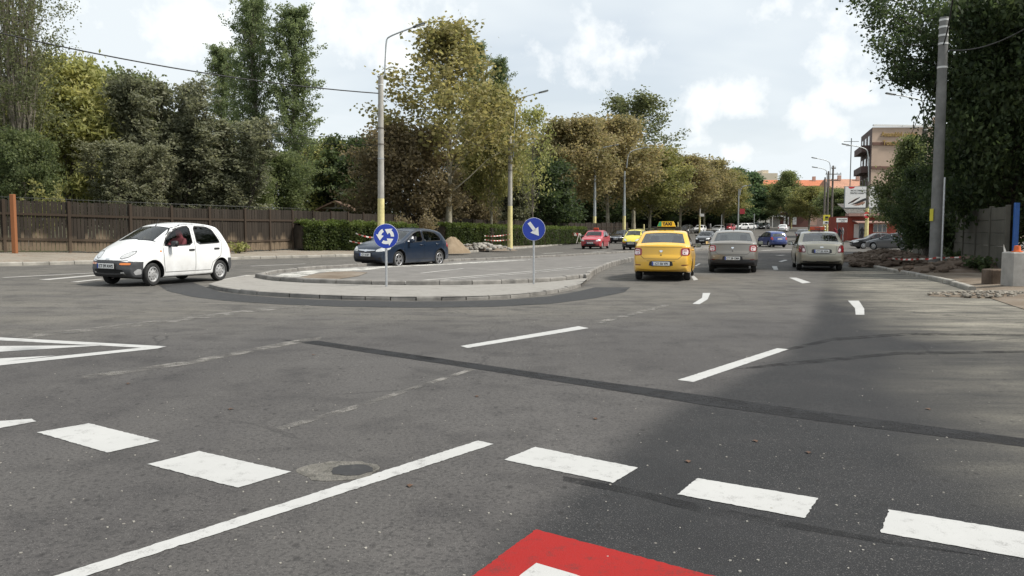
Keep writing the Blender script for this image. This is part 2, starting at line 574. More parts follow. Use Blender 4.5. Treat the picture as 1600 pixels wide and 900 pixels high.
        for q in full:
            b = len(vs); vs += [Vector(p) for p in q]; fs.append(tuple(range(b, b + len(q))))
        s.bvh = BVHTree.FromPolygons(vs, fs)
        s.parts = parts; s.wins = wins
        return s
    def mesh(s, quads):
        bm = bmesh.new()
        for q in quads:
            bm.faces.new([bm.verts.new(p) for p in q])
        bmesh.ops.remove_doubles(bm, verts=bm.verts, dist=8e-4)
        bmesh.ops.recalc_face_normals(bm, faces=bm.faces)
        bm.normal_update()
        # outwards
        tot = sum((f.normal.dot(f.calc_center_median() - Vector((0, 0, .7)))) * f.calc_area() for f in bm.faces)
        if tot < 0: bmesh.ops.reverse_faces(bm, faces=bm.faces)
        vs = [v.co.copy() for v in bm.verts]; bm.verts.index_update()
        fs = [[v.index for v in f.verts] for f in bm.faces]
        bm.free()
        return vs, fs
    def part(s, name, quads, m, parent, sharp=40):
        vs, fs = s.mesh(quads)
        return mesh_obj(name, vs, fs, m, parent, sharp)
    def cast(s, mode, a, b):
        o, d = {'F': ((6, a, b), (-1, 0, 0)), 'R': ((-6, a, b), (1, 0, 0)), 'L': ((a, 6, b), (0, -1, 0)), 'Q': ((a, -6, b), (0, 1, 0)), 'T': ((a, b, 6), (0, 0, -1))}[mode]
        h = s.bvh.ray_cast(Vector(o), Vector(d))
        if h[0] is None: return None
        nrm = h[1] if h[1].dot(Vector(d)) < 0 else -h[1]
        return h[0], nrm, Vector(d)
    def patch_geo(s, poly, mode, off=.004, step=.045, rnd=1):
        if rnd: poly = chaikin(poly, rnd, k=.15)
        q = resample(poly, step)
        pts = [tuple(p) for p in q]; m = len(pts); edges = [(i, (i + 1) % m) for i in range(m)]
        A = np.array(pts)
        gx, gy = np.meshgrid(np.arange(A[:, 0].min(), A[:, 0].max(), step), np.arange(A[:, 1].min(), A[:, 1].max(), step))
        g = np.stack([gx.ravel(), gy.ravel()], 1)
        if len(g):
            ok = in_poly(g[:, 0], g[:, 1], A) & (seg_dist(g[:, 0], g[:, 1], A) > step * .4)
            pts += [tuple(p) for p in g[ok]]
        v2, tr = cdt(pts, edges)
        vs = []; bad = set(); rim = {}
        for i, p in enumerate(v2):
            h = s.cast(mode, float(p[0]), float(p[1]))
            if h is None: vs.append(Vector((0, 0, 0))); bad.add(i)
            else: vs.append(h[0] + h[1] * off * .3 - h[2] * off * .7)
        fs = []
        for f in tr:
            if bad & set(f): continue
            c = sum((Vector(v2[k]) for k in f), Vector((0, 0))) / 3
            if in_poly(np.array([c.x]), np.array([c.y]), A)[0]: fs.append(f)
        dvv = {'F': Vector((-1, 0, 0)), 'R': Vector((1, 0, 0)), 'L': Vector((0, -1, 0)), 'Q': Vector((0, 1, 0)), 'T': Vector((0, 0, -1))}[mode]
        fs = [f if (vs[f[1]] - vs[f[0]]).cross(vs[f[2]] - vs[f[0]]).dot(dvv) < 0 else (f[0], f[2], f[1]) for f in fs]
        # a skirt back to the skin gives the piece a thickness
        cnt = {}
        for f in fs:
            for k in range(3):
                e = (f[k], f[(k + 1) % 3]); cnt[tuple(sorted(e))] = cnt.get(tuple(sorted(e)), []) + [e]
        dv = {'F': Vector((-1, 0, 0)), 'R': Vector((1, 0, 0)), 'L': Vector((0, -1, 0)), 'Q': Vector((0, 1, 0)), 'T': Vector((0, 0, -1))}[mode]
        back = {}
        for k, e in cnt.items():
            if len(e) == 1:
                a, b = e[0]
                for c in (a, b):
                    if c not in back: back[c] = len(vs); vs.append(vs[c] + dv * (abs(off) + .012))
                fs.append((b, a, back[a], back[b]))
        return vs, fs
    def patch(s, name, poly, mode, m, parent, off=.004, step=.045, rnd=1):
        vs, fs = s.patch_geo(poly, mode, off, step, rnd)
        if not fs: return None
        if mode in 'QLT' or True:
            pass
        return mesh_obj(name, vs, fs, m, parent, 35)
    def strip_geo(s, line, mode, w, off=.004, closed=False, step=.06):
        q = resample(line, step, closed)
        vs = []; fs = []
        m = len(q)
        for i in range(m):
            a = q[(i - 1) % m] if closed or i > 0 else q[0]; b = q[(i + 1) % m] if closed or i < m - 1 else q[-1]
            t = b - a; t = t / (np.linalg.norm(t) or 1); nn = np.array([-t[1], t[0]]) * w / 2
            for sg in (-1, 1):
                p = q[i] + nn * sg
                h = s.cast(mode, float(p[0]), float(p[1]))
                if h is None: h = s.cast(mode, float(q[i][0]), float(q[i][1]))
                vs.append(h[0] + h[1] * off if h else None)
        for i in range(m if closed else m - 1):
            f = (2 * i, 2 * i + 1, (2 * i + 3) % (2 * m), (2 * i + 2) % (2 * m))
            if all(vs[k] is not None for k in f): fs.append(f)
        return [v if v is not None else Vector((0, 0, .5)) for v in vs], fs

def rect(a0, b0, a1, b1): return [(a0, b0), (a1, b0), (a1, b1), (a0, b1)]
def mirror_y(poly): return [(-a, b) for a, b in poly]

def wheel(parent, x, y, r, w, style, side):
    """wheel = tyre mesh with a rim child; axis along Y, outer face at side*"""
    Mr = Matrix(((1, 0, 0), (0, 0, side), (0, 1, 0)))
    rr = r * .66
    b = MB()
    b.lathe([(rr, -w / 2 + .01), (r * .9, -w / 2), (r * .975, -w * .40), (r, -w * .28), (r, w * .28), (r * .975, w * .40), (r * .9, w / 2), (rr * 1.08, w / 2 - .004), (rr, w / 2 - .02)], 36, M=Mr)
    t = b.build('wheel', M['rubber'], parent, 40)
    t.location = (x, y, r)
    h = w / 2
    d = MB()
    if style == 'steel':
        d.lathe([(rr * 1.02, h - .012), (rr * .93, h - .006), (rr * .86, h - .035), (rr * .74, h - .03), (rr * .45, h - .02), (rr * .33, h - .012), (rr * .22, h - .012), (0.001, h - .008)], 32, M=Mr)
        mats = [M['silver'], M['under']]
        d.cur = 1
        for k in range(8):
            a = 2 * math.pi * (k + .5) / 8
            d.lathe([(.024, h - .026), (.001, h - .0245)], 10, c=Mr @ Vector((rr * .62 * math.cos(a), rr * .62 * math.sin(a), 0)), M=Mr)
        for k in range(4):
            a = 2 * math.pi * (k + .25) / 4
            d.lathe([(.010, h - .004), (.001, h - .003)], 8, c=Mr @ Vector((rr * .27 * math.cos(a), rr * .27 * math.sin(a), 0)), M=Mr)
    elif style == 'cover':
        d.lathe([(rr * 1.05, h - .010), (rr * .95, h + .002), (rr * .6, h + .008), (rr * .25, h + .004), (.001, h + .004)], 32, M=Mr)
        mats = [M['silver'], M['under']]
        d.cur = 1
        for k in range(9):
            a = 2 * math.pi * k / 9
            d.prism([(rr * .5, -.012), (rr * .86, -.028), (rr * .86, .028), (rr * .5, .012)], h + .0085, h + .0095, M=Mr @ Matrix.Rotation(a, 3, 'Z'))
    else:
        mats = [M['alloy'], M['under']]
        d.cur = 1
        d.lathe([(rr, h - .03), (.001, h - .05)], 32, M=Mr)
        d.cur = 0
        d.lathe([(rr * 1.04, h - .01), (rr * .98, h - .002), (rr * .9, h - .012), (rr * .88, h - .05)], 32, M=Mr)
        d.lathe([(rr * .26, h - .04), (rr * .26, h - .018), (rr * .2, h - .010), (.001, h - .010)], 16, M=Mr)
        for k in range(5):
            for da in (-.17, .17):
                a = 2 * math.pi * k / 5 + .3 + da
                d.prism([(rr * .2, -.016), (rr * .92, -.013), (rr * .92, .013), (rr * .2, .016)], h - .045, h - .014, M=Mr @ Matrix.Rotation(a, 3, 'Z'))
    d.build('rim', mats, t, 35)
    return t

def make_car(sp, root, pm):
    """every part of one car under the Empty root, pm = paint"""
    s = Shell(sp).build()
    P_ = s.parts
    mt = {'body': pm, 'underside': M['under'], 'front_bumper': (sp.get('bump_mat') or pm), 'rear_bumper': (sp.get('bump_mat') or pm), 'sill': M['black'], 'bonnet': pm, 'boot_lid': pm,
          'lower_trim': M['black'], 'windscreen': M['glass'], 'rear_window': sp.get('rear_glass', M['rearglass'])}
    doors = {}
    body = None
    order = ['body'] + [k for k in P_ if k != 'body']
    for k in order:
        if isinstance(k, tuple):
            doors[k] = s.part('door', P_[k], pm, root)
        else:
            o = s.part(k, P_[k], mt.get(k, pm), root)
            if k == 'body': body = o
    # door shut lines, window seals and glass
    for side, md in (('left', 'L'), ('right', 'Q')):
        b = MB()
        for d in sp['doors']:
            low = [p for p in d]
            b.add(*s.strip_geo(low, md, .012, .0025, True))
        b.build('door_gap', M['seal'], root)
        for k, w in enumerate(s.wins):
            wm = sp.get('win_mat', {}).get(k, M['glass'])
            if not (sp.get('open') == (side, k)):
                vs, fs = s.patch_geo([tuple(p) for p in w], md, -.004, .06, 0)
                mesh_obj('window', vs, fs, wm, root, 60)
            b = MB(); b.add(*s.strip_geo(w, md, .03, .003, True))
            b.build('window_seal', M['seal'] if not sp.get('seal_mat') else sp['seal_mat'], root)
        for k, (hx, hz) in enumerate(sp['handles']):
            b = MB()
            h = s.cast(md, hx, hz)
            y = h[0].y + (.012 if md == 'L' else -.012)
            b.box((hx, y, hz), (.19, .035, .045), bev=.012)
            b.build('handle', (sp.get('handle_mat') or pm), doors.get((side, min(k, len(sp['doors']) - 1)), body), 40)
        # mirror
        mx, mz = sp['mirror']
        h = s.cast(md, mx, mz); sg = 1 if md == 'L' else -1
        b = MB(); y0 = h[0].y
        b.cur = 0
        b.tube([(mx, y0 - sg * .02, mz - .02), (mx - .02, y0 + sg * .07, mz + .02)], [.03, .024], 8)
        b.box((mx - .03, y0 + sg * .15, mz + .055), (.11, .20, .145), bev=.035)
        b.cur = 1
        b.box((mx - .087, y0 + sg * .15, mz + .057), (.004, .16, .105))
        b.build('side_mirror', [(sp.get('mirror_mat') or M['black']), M['mirror_glass']], root, 40)
    # lamps, grille, plates
    for nm, poly, md, mk, off in sp['patches']:
        if md in 'FR' and nm.endswith('*'):
            for pl in (poly, mirror_y(poly)):
                s.patch(nm[:-1], pl, md, M.get(mk, mk) if isinstance(mk, str) else mk, root, off)
        elif md == 'S':
            for m2 in 'LQ':
                s.patch(nm, poly, m2, M.get(mk, mk) if isinstance(mk, str) else mk, root, off)
        else:
            s.patch(nm, poly, md, M.get(mk, mk) if isinstance(mk, str) else mk, root, off)
    for md, z in (('F', sp['plate_f']), ('R', sp['plate_r'])):
        h = s.cast(md, 0, z)
        sg = 1 if md == 'F' else -1
        x = h[0].x + sg * .016
        tilt = sp.get('plate_tilt', 0.0)
        b = MB(); b.cur = 0; b.box((0, 0, 0), (.012, .52, .115), bev=.004)
        b.cur = 1; b.box((sg * .0065, -.238 if md == 'F' else .238, 0), (.003, .038, .108))
        p = b.build('number_plate', [M['plate'], M['plate_blue']], root, 30)
        p.location = (x, 0, z)
        f = MB(); f.box((-sg * .009, 0, 0), (.012, .56, .15), bev=.004); f.build('plate_holder', M['black'], p)
        if sp.get('plate_text'):
            text_mesh('plate_lettering', sp['plate_text'], .098, M['plate_ink'], p, (sg * .008, -.02 if md == 'R' else .02, -.004), (math.pi / 2, 0, math.pi / 2 if md == 'F' else -math.pi / 2), .0022, .001, .9)
    # wheels with their dark housings
    W = s.W; wr = sp['wr']
    hb = MB()
    for ax, st in ((sp['xf'], sp.get('steer', 0)), (sp['xr'], 0)):
        for sd_ in (1, -1):
            tw = sp.get('tw', .185)
            wh = wheel(root, ax, sd_ * (W - tw / 2 - .035), wr, tw, sp.get('rim', 'cover'), sd_)
            if st: wh.rotation_euler.z = st
            ang = np.linspace(R(-12), R(192), 25)
            for r0, y0, r1, y1 in ((sp['arch'] + .004, W - .03, sp['arch'] + .02, W - .27), (sp['arch'] + .02, W - .27, .02, W - .27)):
                vv = [(ax + r * math.cos(t), sd_ * y, wr + .02 + r * math.sin(t)) for t in ang for r, y in ((r0, y0), (r1, y1))]
                hb.add(vv, [(2 * k, 2 * k + 1, 2 * k + 3, 2 * k + 2) for k in range(24)])
    hb.box((0, 0, .24), (sp['L'] - .9, sp['W'] - .6, .16))
    zl = sp.get('floor', .42)
    hb.build('underbody', M['under'], root, 60)
    # cabin
    cb = MB()
    x0, x1 = sp['cabin']
    cb.box(((x0 + x1) / 2, 0, zl), (x0 - x1, sp['W'] - .3, .06))
    zb = float(s.belt(x0))
    cb.box((x0 - .16, 0, zb - .13), (.36, sp['W'] - .34, .18), bev=.04)
    cb.box((x1 + .12, 0, zb - .10), (.42, sp['W'] - .36, .05))
    for sg in (1, -1):
        cb.box(((x0 + x1) / 2, sg * (s.W - .11), (zl + zb) / 2 - .06), (x0 - x1 - .2, .02, zb - zl - .14))
    # steering wheel
    swc = Vector((x0 - .46, .36, zb - .02))
    Ms = Matrix.Rotation(R(-68), 3, 'Y')
    cb.tube([swc + Ms @ Vector((.18 * math.cos(t), .18 * math.sin(t), 0)) for t in np.linspace(0, 2 * math.pi, 17)], .014, 6, False)
    cb.tube([swc, swc + Ms @ Vector((0, 0, -.3))], .02, 6)
    cb.build('cabin_interior', M['interior'], root, 40)
    xs = sp.get('seat_x', x0 - .95)
    for sg in (.36, -.36):
        b = MB()
        b.box((xs + .22, sg, zl + .17), (.5, .46, .16), bev=.05)
        b.box((xs - .08, sg, zl + .47), (.13, .46, .58), rot=Matrix.Rotation(R(-14), 3, 'Y'), bev=.05)
        b.box((xs - .20, sg, zl + .85), (.09, .26, .17), bev=.04)
        b.build('front_seat', M['seat'], root, 40)
    xb = sp.get('bench_x', xs - .85)
    b = MB()
    b.box((xb + .2, 0, zl + .17), (.46, sp['W'] - .45, .16), bev=.05)
    b.box((xb - .08, 0, zl + .44), (.13, sp['W'] - .45, .54), rot=Matrix.Rotation(R(-18), 3, 'Y'), bev=.05)
    for sg in (.36, -.36): b.box((xb - .2, sg, zl + .76), (.08, .24, .14), bev=.04)
    b.build('rear_seat', M['seat'], root, 40)
    # wipers
    b = MB()
    for y0, y1 in ((.10, .62), (-.50, .05)):
        pa = s.cast('T', sp['wiper'], y0); pb = s.cast('T', sp['wiper'] - .05, y1)
        if pa and pb:
            b.tube([pa[0] + Vector((0, 0, .012)), (pa[0] + pb[0]) / 2 + Vector((0, 0, .03)), pb[0] + Vector((0, 0, .014))], .009, 5)
    b.build('wiper', M['black'], root)
    # shut lines on the bonnet and the boot
    b = MB()
    for line, md in sp.get('lines', []):
        b.add(*s.strip_geo(line, md, .011, .002))
    if b.v: b.build('panel_gap', M['seal'], root)
    # aerial
    ax_ = sp.get('aerial')
    if ax_ is not None:
        h = s.cast('T', ax_, 0)
        b = MB(); b.tube([h[0], h[0] + Vector((-.10, 0, .17))], [.007, .004], 5); b.sphere(h[0], (.03, .02, .015), 8, 5)
        b.build('aerial', M['black'], root)
    root['roof_z'] = s.cast('T', sp.get('sign_x', -.1), 0)[0].z
    return s

# ---- the shapes
def sedan_a():
    return dict(L=4.35, W=1.733, wr=.305, arch=.355, xf=1.345, xr=-1.289, lf=.9, lr=.8, pf=.16, pr=.13, tum=.30,
        sil=[(2.02, .20), (2.13, .30), (2.165, .48), (2.15, .62), (2.09, .75), (1.98, .84), (1.6, .93), (1.10, 1.0), (.98, 1.03), (.34, 1.42), (.05, 1.49), (-.45, 1.515), (-.85, 1.49), (-1.02, 1.45), (-1.36, 1.24), (-1.60, 1.095), (-1.75, 1.075), (-2.04, 1.085), (-2.085, 1.06), (-2.09, .98), (-2.12, .80), (-2.17, .70), (-2.175, .42), (-2.13, .30), (-1.95, .26), (-1.0, .20), (1.0, .19)],
        belt=[(-2.2, 1.03), (-1.5, 1.03), (1.0, .97), (2.2, .80)],
        screens=[('windscreen', (.96, 1.045), (.36, 1.41)), ('rear_window', (-1.08, 1.42), (-1.57, 1.115))],
        windows=[[(.66, 1.0), (.72, 1.08), (.30, 1.345), (.0, 1.42), (-.22, 1.425), (-.22, 1.02)], [(-.31, 1.02), (-.31, 1.425), (-.72, 1.40), (-.98, 1.33), (-1.25, 1.14), (-1.30, 1.06)]],
        doors=[[(.92, .33), (.94, .92), (.70, 1.14), (.28, 1.40), (-.10, 1.465), (-.265, 1.465), (-.265, .33)], [(-.265, .33), (-.265, 1.465), (-.74, 1.445), (-1.04, 1.36), (-1.36, 1.09), (-1.33, .78), (-1.0, .62), (-.92, .33)]],
        handles=[(-.10, .90), (-1.10, .93)], handle_mat=None, mirror=(.66, .985), cabin=(.95, -1.5), wiper=1.0, aerial=-.75,
        patches=[
            ('headlight*', [(.50, .62), (.78, .66), (.80, .76), (.70, .80), (.48, .74)], 'F', 'clear_lens', .006),
            ('headlight_wrap', [(2.06, .64), (1.84, .70), (1.80, .80), (2.02, .78)], 'S', 'clear_lens', .005),
            ('grille', [(-.45, .62), (.45, .62), (.47, .73), (-.47, .73)], 'F', 'black', .006),
            ('lower_grille', [(-.5, .30), (.5, .30), (.42, .45), (-.42, .45)], 'F', 'black', .006),
            ('taillight*', [(.575, .785), (.80, .77), (.835, .85), (.82, 1.0), (.61, 1.0), (.575, .96)], 'R', 'red_lens', .012),
            ('taillight_lens*', [(.62, .81), (.775, .80), (.79, .88), (.775, .955), (.63, .955)], 'R', 'pink_lens', .017),
            ('lamp_bar*', [(.655, .905), (.76, .905), (.76, .93), (.655, .93)], 'R', 'red_lens', .021),
            ('lamp_dot*', [(.665, .83), (.70, .83), (.70, .86), (.665, .86)], 'R', 'dark_red', .021),
            ('taillight_wrap', [(-2.10, .80), (-1.93, .84), (-1.96, 1.0), (-2.07, 1.0)], 'S', 'dark_red', .006),
            ('plate_recess', [(-.36, .455), (.36, .455), (.33, .615), (-.33, .615)], 'R', 'black', .003),
            ('reflector*', [(.60, .475), (.80, .485), (.80, .51), (.60, .505)], 'R', 'dark_red', .005),
            ('badge', [(-.045, .90), (0, .865), (.045, .90), (.045, .935), (-.045, .935)], 'R', 'chrome', .008),
            ('keyhole', [(-.02, .775), (.02, .775), (.02, .81), (-.02, .81)], 'R', 'black', .006)],
        lines=[([(-.60, .985), (-.60, .76), (-.50, .675), (.50, .675), (.60, .76), (.60, .985)], 'R'), ([(-.62, 1.03), (.62, 1.03)], 'R'), ([(-.42, .615), (.42, .615)], 'R')],
        plate_f=.50, plate_r=.535, rim='cover', bump_mat=None, sign_x=-.15)

def sedan_b():
    return dict(L=4.28, W=1.695, wr=.30, arch=.35, xf=1.28, xr=-1.22, lf=.95, lr=.9, pf=.18, pr=.15, tum=.32,
        sil=[(1.98, .20), (2.09, .30), (2.13, .46), (2.12, .58), (2.05, .70), (1.92, .79), (1.5, .90), (1.05, .97), (.92, 1.0), (.22, 1.39), (-.05, 1.45), (-.5, 1.47), (-.9, 1.44), (-1.06, 1.40), (-1.42, 1.17), (-1.62, 1.06), (-1.80, 1.035), (-2.02, 1.01), (-2.07, .97), (-2.10, .78), (-2.14, .66), (-2.14, .44), (-2.09, .31), (-1.9, .25), (-1.0, .20), (1.0, .19)],
        belt=[(-2.2, .98), (-1.5, 1.0), (1.0, .93), (2.2, .76)],
        screens=[('windscreen', (.90, 1.01), (.25, 1.375)), ('rear_window', (-1.10, 1.375), (-1.59, 1.08))],
        windows=[[(.60, .97), (.64, 1.04), (.22, 1.30), (-.04, 1.375), (-.26, 1.385), (-.26, .985)], [(-.35, .985), (-.35, 1.385), (-.74, 1.36), (-1.0, 1.28), (-1.28, 1.08), (-1.32, 1.02)]],
        doors=[[(.86, .32), (.88, .88), (.64, 1.10), (.20, 1.36), (-.14, 1.43), (-.305, 1.43), (-.305, .32)], [(-.305, .32), (-.305, 1.43), (-.76, 1.40), (-1.06, 1.32), (-1.38, 1.05), (-1.33, .76), (-.98, .6), (-.86, .32)]],
        handles=[(-.15, .86), (-1.12, .89)], handle_mat=None, mirror=(.60, .95), cabin=(.88, -1.5), wiper=.95, aerial=-.95,
        patches=[
            ('headlight*', [(.45, .58), (.76, .62), (.76, .72), (.62, .75), (.45, .70)], 'F', 'clear_lens', .006),
            ('headlight_wrap', [(2.0, .60), (1.74, .68), (1.72, .76), (1.96, .74)], 'S', 'clear_lens', .005),
            ('grille', [(-.38, .58), (.38, .58), (.40, .67), (-.40, .67)], 'F', 'black', .006),
            ('lower_grille', [(-.5, .28), (.5, .28), (.42, .42), (-.42, .42)], 'F', 'black', .006),
            ('taillight*', [(.55, .70), (.80, .70), (.80, .84), (.74, .97), (.64, .985), (.57, .84)], 'R', 'dark_red', .010),
            ('taillight_lens*', [(.57, .74), (.66, .74), (.67, .84), (.60, .86)], 'R', 'pink_lens', .015),
            ('taillight_wrap', [(-2.09, .70), (-1.90, .76), (-1.90, .95), (-2.05, .95)], 'S', 'red_lens', .006),
            ('plate_recess', [(-.36, .665), (.36, .665), (.34, .835), (-.34, .835)], 'R', 'black', .003),
            ('bumper_lip', [(-.62, .32), (.62, .32), (.66, .385), (-.66, .385)], 'R', 'black', .004),
            ('badge', [(-.06, .885), (.06, .885), (.06, .92), (-.06, .92)], 'R', 'chrome', .006)],
        lines=[([(-.53, .99), (-.50, .70), (-.47, .635), (.47, .635), (.50, .70), (.53, .99)], 'R')],
        plate_f=.46, plate_r=.75, rim='cover', bump_mat=None, sign_x=-.15)

M['lamp_seal'] = plain('lamp_seal', (.10, .10, .10), .5)
def small_hatch():
    def region(x, y, z):
        if x > 1.26 + .30 * max(0, (.60 - z)) * 0 and z < .585 - .03 * (1.75 - x) and x > 1.42: return 'front_bumper'
        if x < -1.50 and z < .60: return 'rear_bumper'
    return dict(L=3.495, W=1.495, wr=.27, arch=.325, xf=1.115, xr=-1.225, lf=.75, lr=.6, pf=.20, pr=.12, tum=.27, bulge=.13,
        sil=[(1.60, .19), (1.70, .26), (1.74, .40), (1.73, .56), (1.66, .66), (1.52, .77), (1.28, .89), (1.06, .985), (.93, 1.045), (.28, 1.385), (.05, 1.44), (-.35, 1.48), (-.8, 1.47), (-1.15, 1.425), (-1.30, 1.36), (-1.50, 1.06), (-1.60, .93), (-1.68, .80), (-1.72, .62), (-1.74, .56), (-1.735, .38), (-1.66, .27), (-1.5, .24), (-.8, .20), (.9, .19)],
        belt=[(-1.8, .99), (-.3, .95), (.6, .90), (1.1, .84), (1.8, .62)],
        screens=[('windscreen', (.95, 1.035), (.30, 1.375)), ('rear_window', (-1.33, 1.31), (-1.52, 1.03))],
        windows=[[(.74, .93), (.70, 1.06), (.52, 1.22), (.26, 1.345), (-.02, 1.40), (-.20, 1.41), (-.20, .955)], [(-.35, .965), (-.35, 1.41), (-.80, 1.395), (-1.0, 1.32), (-1.17, 1.06), (-1.19, 1.0)]],
        doors=[[(.76, .31), (.80, .60), (.80, .92), (.62, 1.18), (.34, 1.355), (0, 1.44), (-.275, 1.45), (-.275, .31)], [(-.275, .31), (-.275, 1.45), (-.82, 1.435), (-1.06, 1.34), (-1.26, 1.02), (-1.20, .66), (-.90, .50), (-.83, .31)]],
        cuts=[[(1.42, .1), (1.42, .575), (1.80, .585)], [(-1.50, .1), (-1.50, .60), (-1.8, .60)]],
        region=region, handles=[(-.14, .83), (-1.05, .85)], handle_mat=None, mirror=(.60, .93), cabin=(.92, -1.25), wiper=.99, aerial=.30, seat_x=-.18, bench_x=-.95,
        patches=[
            ('headlight_seal*', [(.295, .665), (.37, .63), (.51, .675), (.58, .76), (.55, .825), (.43, .815), (.325, .735)], 'F', 'lamp_seal', .004),
            ('headlight*', [(.31, .665), (.38, .645), (.50, .69), (.56, .76), (.53, .81), (.44, .80), (.34, .73)], 'F', 'clear_lens', .008),
            ('indicator*', [(.36, .505), (.60, .505), (.60, .555), (.36, .55)], 'F', 'orange_lens', .006),
            ('grille', [(-.44, .315), (.44, .315), (.44, .405), (-.44, .405)], 'F', 'under', .004),
            ('fog_light*', [(.38, .27), (.46, .27), (.46, .34), (.38, .34)], 'F', 'clear_lens', .006),
            ('bumper_scuff', [(1.60, .27), (1.46, .29), (1.47, .40), (1.56, .41), (1.65, .34)], 'L', 'silver', .004),
            ('taillight*', [(.50, .70), (.68, .70), (.66, .98), (.54, 1.0)], 'R', 'red_lens', .008),
            ('side_repeater', [(.86, .80), (.92, .80), (.92, .83), (.86, .83)], 'S', 'orange_lens', .006),
            ('badge', [(-.06, .625), (.06, .625), (.06, .645), (-.06, .645)], 'F', 'chrome', .006)],
        lines=[([(-.52, .615), (-.40, .60), (.40, .60), (.52, .615)], 'F'), ([(1.50, .47), (.96, .66)], 'T'), ([(1.50, -.47), (.96, -.66)], 'T')],
        plate_f=.475, plate_r=.62, rim='steel', bump_mat=None, tw=.155, floor=.36, flare=.006)

def hatch():
    return dict(L=4.25, W=1.753, wr=.315, arch=.37, xf=1.24, xr=-1.374, lf=.95, lr=.7, pf=.19, pr=.13, tum=.31,
        sil=[(1.96, .19), (2.07, .28), (2.12, .44), (2.11, .58), (2.03, .70), (1.90, .79), (1.5, .91), (1.12, .975), (.98, 1.0), (.22, 1.36), (-.05, 1.42), (-.5, 1.455), (-1.0, 1.43), (-1.35, 1.375), (-1.58, 1.31), (-1.80, 1.06), (-1.90, .96), (-2.02, .88), (-2.06, .72), (-2.12, .62), (-2.115, .40), (-2.05, .30), (-1.85, .25), (-1.0, .19), (1.0, .18)],
        belt=[(-2.2, 1.0), (-1.4, 1.0), (1.0, .91), (2.2, .74)],
        screens=[('windscreen', (1.0, .995), (.25, 1.35)), ('rear_window', (-1.61, 1.28), (-1.80, 1.06))],
        windows=[[(.70, .945), (.72, 1.0), (.28, 1.27), (-.02, 1.355), (-.24, 1.37), (-.24, .965)], [(-.33, .97), (-.33, 1.37), (-.8, 1.355), (-1.10, 1.305), (-1.36, 1.16), (-1.42, 1.06), (-1.40, 1.0)]],
        doors=[[(.90, .32), (.95, .86), (.70, 1.07), (.24, 1.33), (-.12, 1.415), (-.285, 1.42), (-.285, .32)], [(-.285, .32), (-.285, 1.42), (-.82, 1.40), (-1.16, 1.335), (-1.46, 1.16), (-1.5, .98), (-1.40, .74), (-1.04, .58), (-.94, .32)]],
        handles=[(-.12, .84), (-1.18, .87)], handle_mat=None, mirror=(.66, .945), cabin=(.93, -1.6), wiper=1.02, aerial=-1.3,
        patches=[
            ('headlight*', [(.46, .60), (.74, .62), (.78, .72), (.70, .78), (.56, .72), (.44, .66)], 'F', 'clear_lens', .008),
            ('headlight_wrap', [(2.02, .61), (1.74, .70), (1.66, .80), (1.92, .77)], 'S', 'clear_lens', .006),
            ('grille', [(-.40, .585), (.40, .585), (.43, .665), (-.43, .665)], 'F', 'black', .006),
            ('grille_bar', [(-.41, .64), (-.1, .62), (.1, .62), (.41, .64), (.42, .672), (-.42, .672)], 'F', 'chrome', .012),
            ('lower_grille', [(-.46, .27), (.46, .27), (.40, .43), (-.40, .43)], 'F', 'black', .006),
            ('badge', [(-.06, .60), (.06, .60), (.06, .68), (-.06, .68)], 'F', 'chrome', .02),
            ('fog_light*', [(.55, .33), (.68, .34), (.68, .40), (.55, .40)], 'F', 'black', .005),
            ('taillight*', [(.58, .72), (.80, .72), (.80, .98), (.64, .98)], 'R', 'red_lens', .010),
            ('taillight_wrap', [(-2.0, .72), (-1.82, .78), (-1.84, .98), (-1.93, .96)], 'S', 'red_lens', .006)],
        lines=[([(-.66, .95), (-.62, .50), (.62, .50), (.66, .95)], 'R'), ([(1.9, .50), (1.05, .70)], 'T'), ([(1.9, -.50), (1.05, -.70)], 'T')],
        plate_f=.49, plate_r=.72, rim='alloy', bump_mat=None, tw=.205)

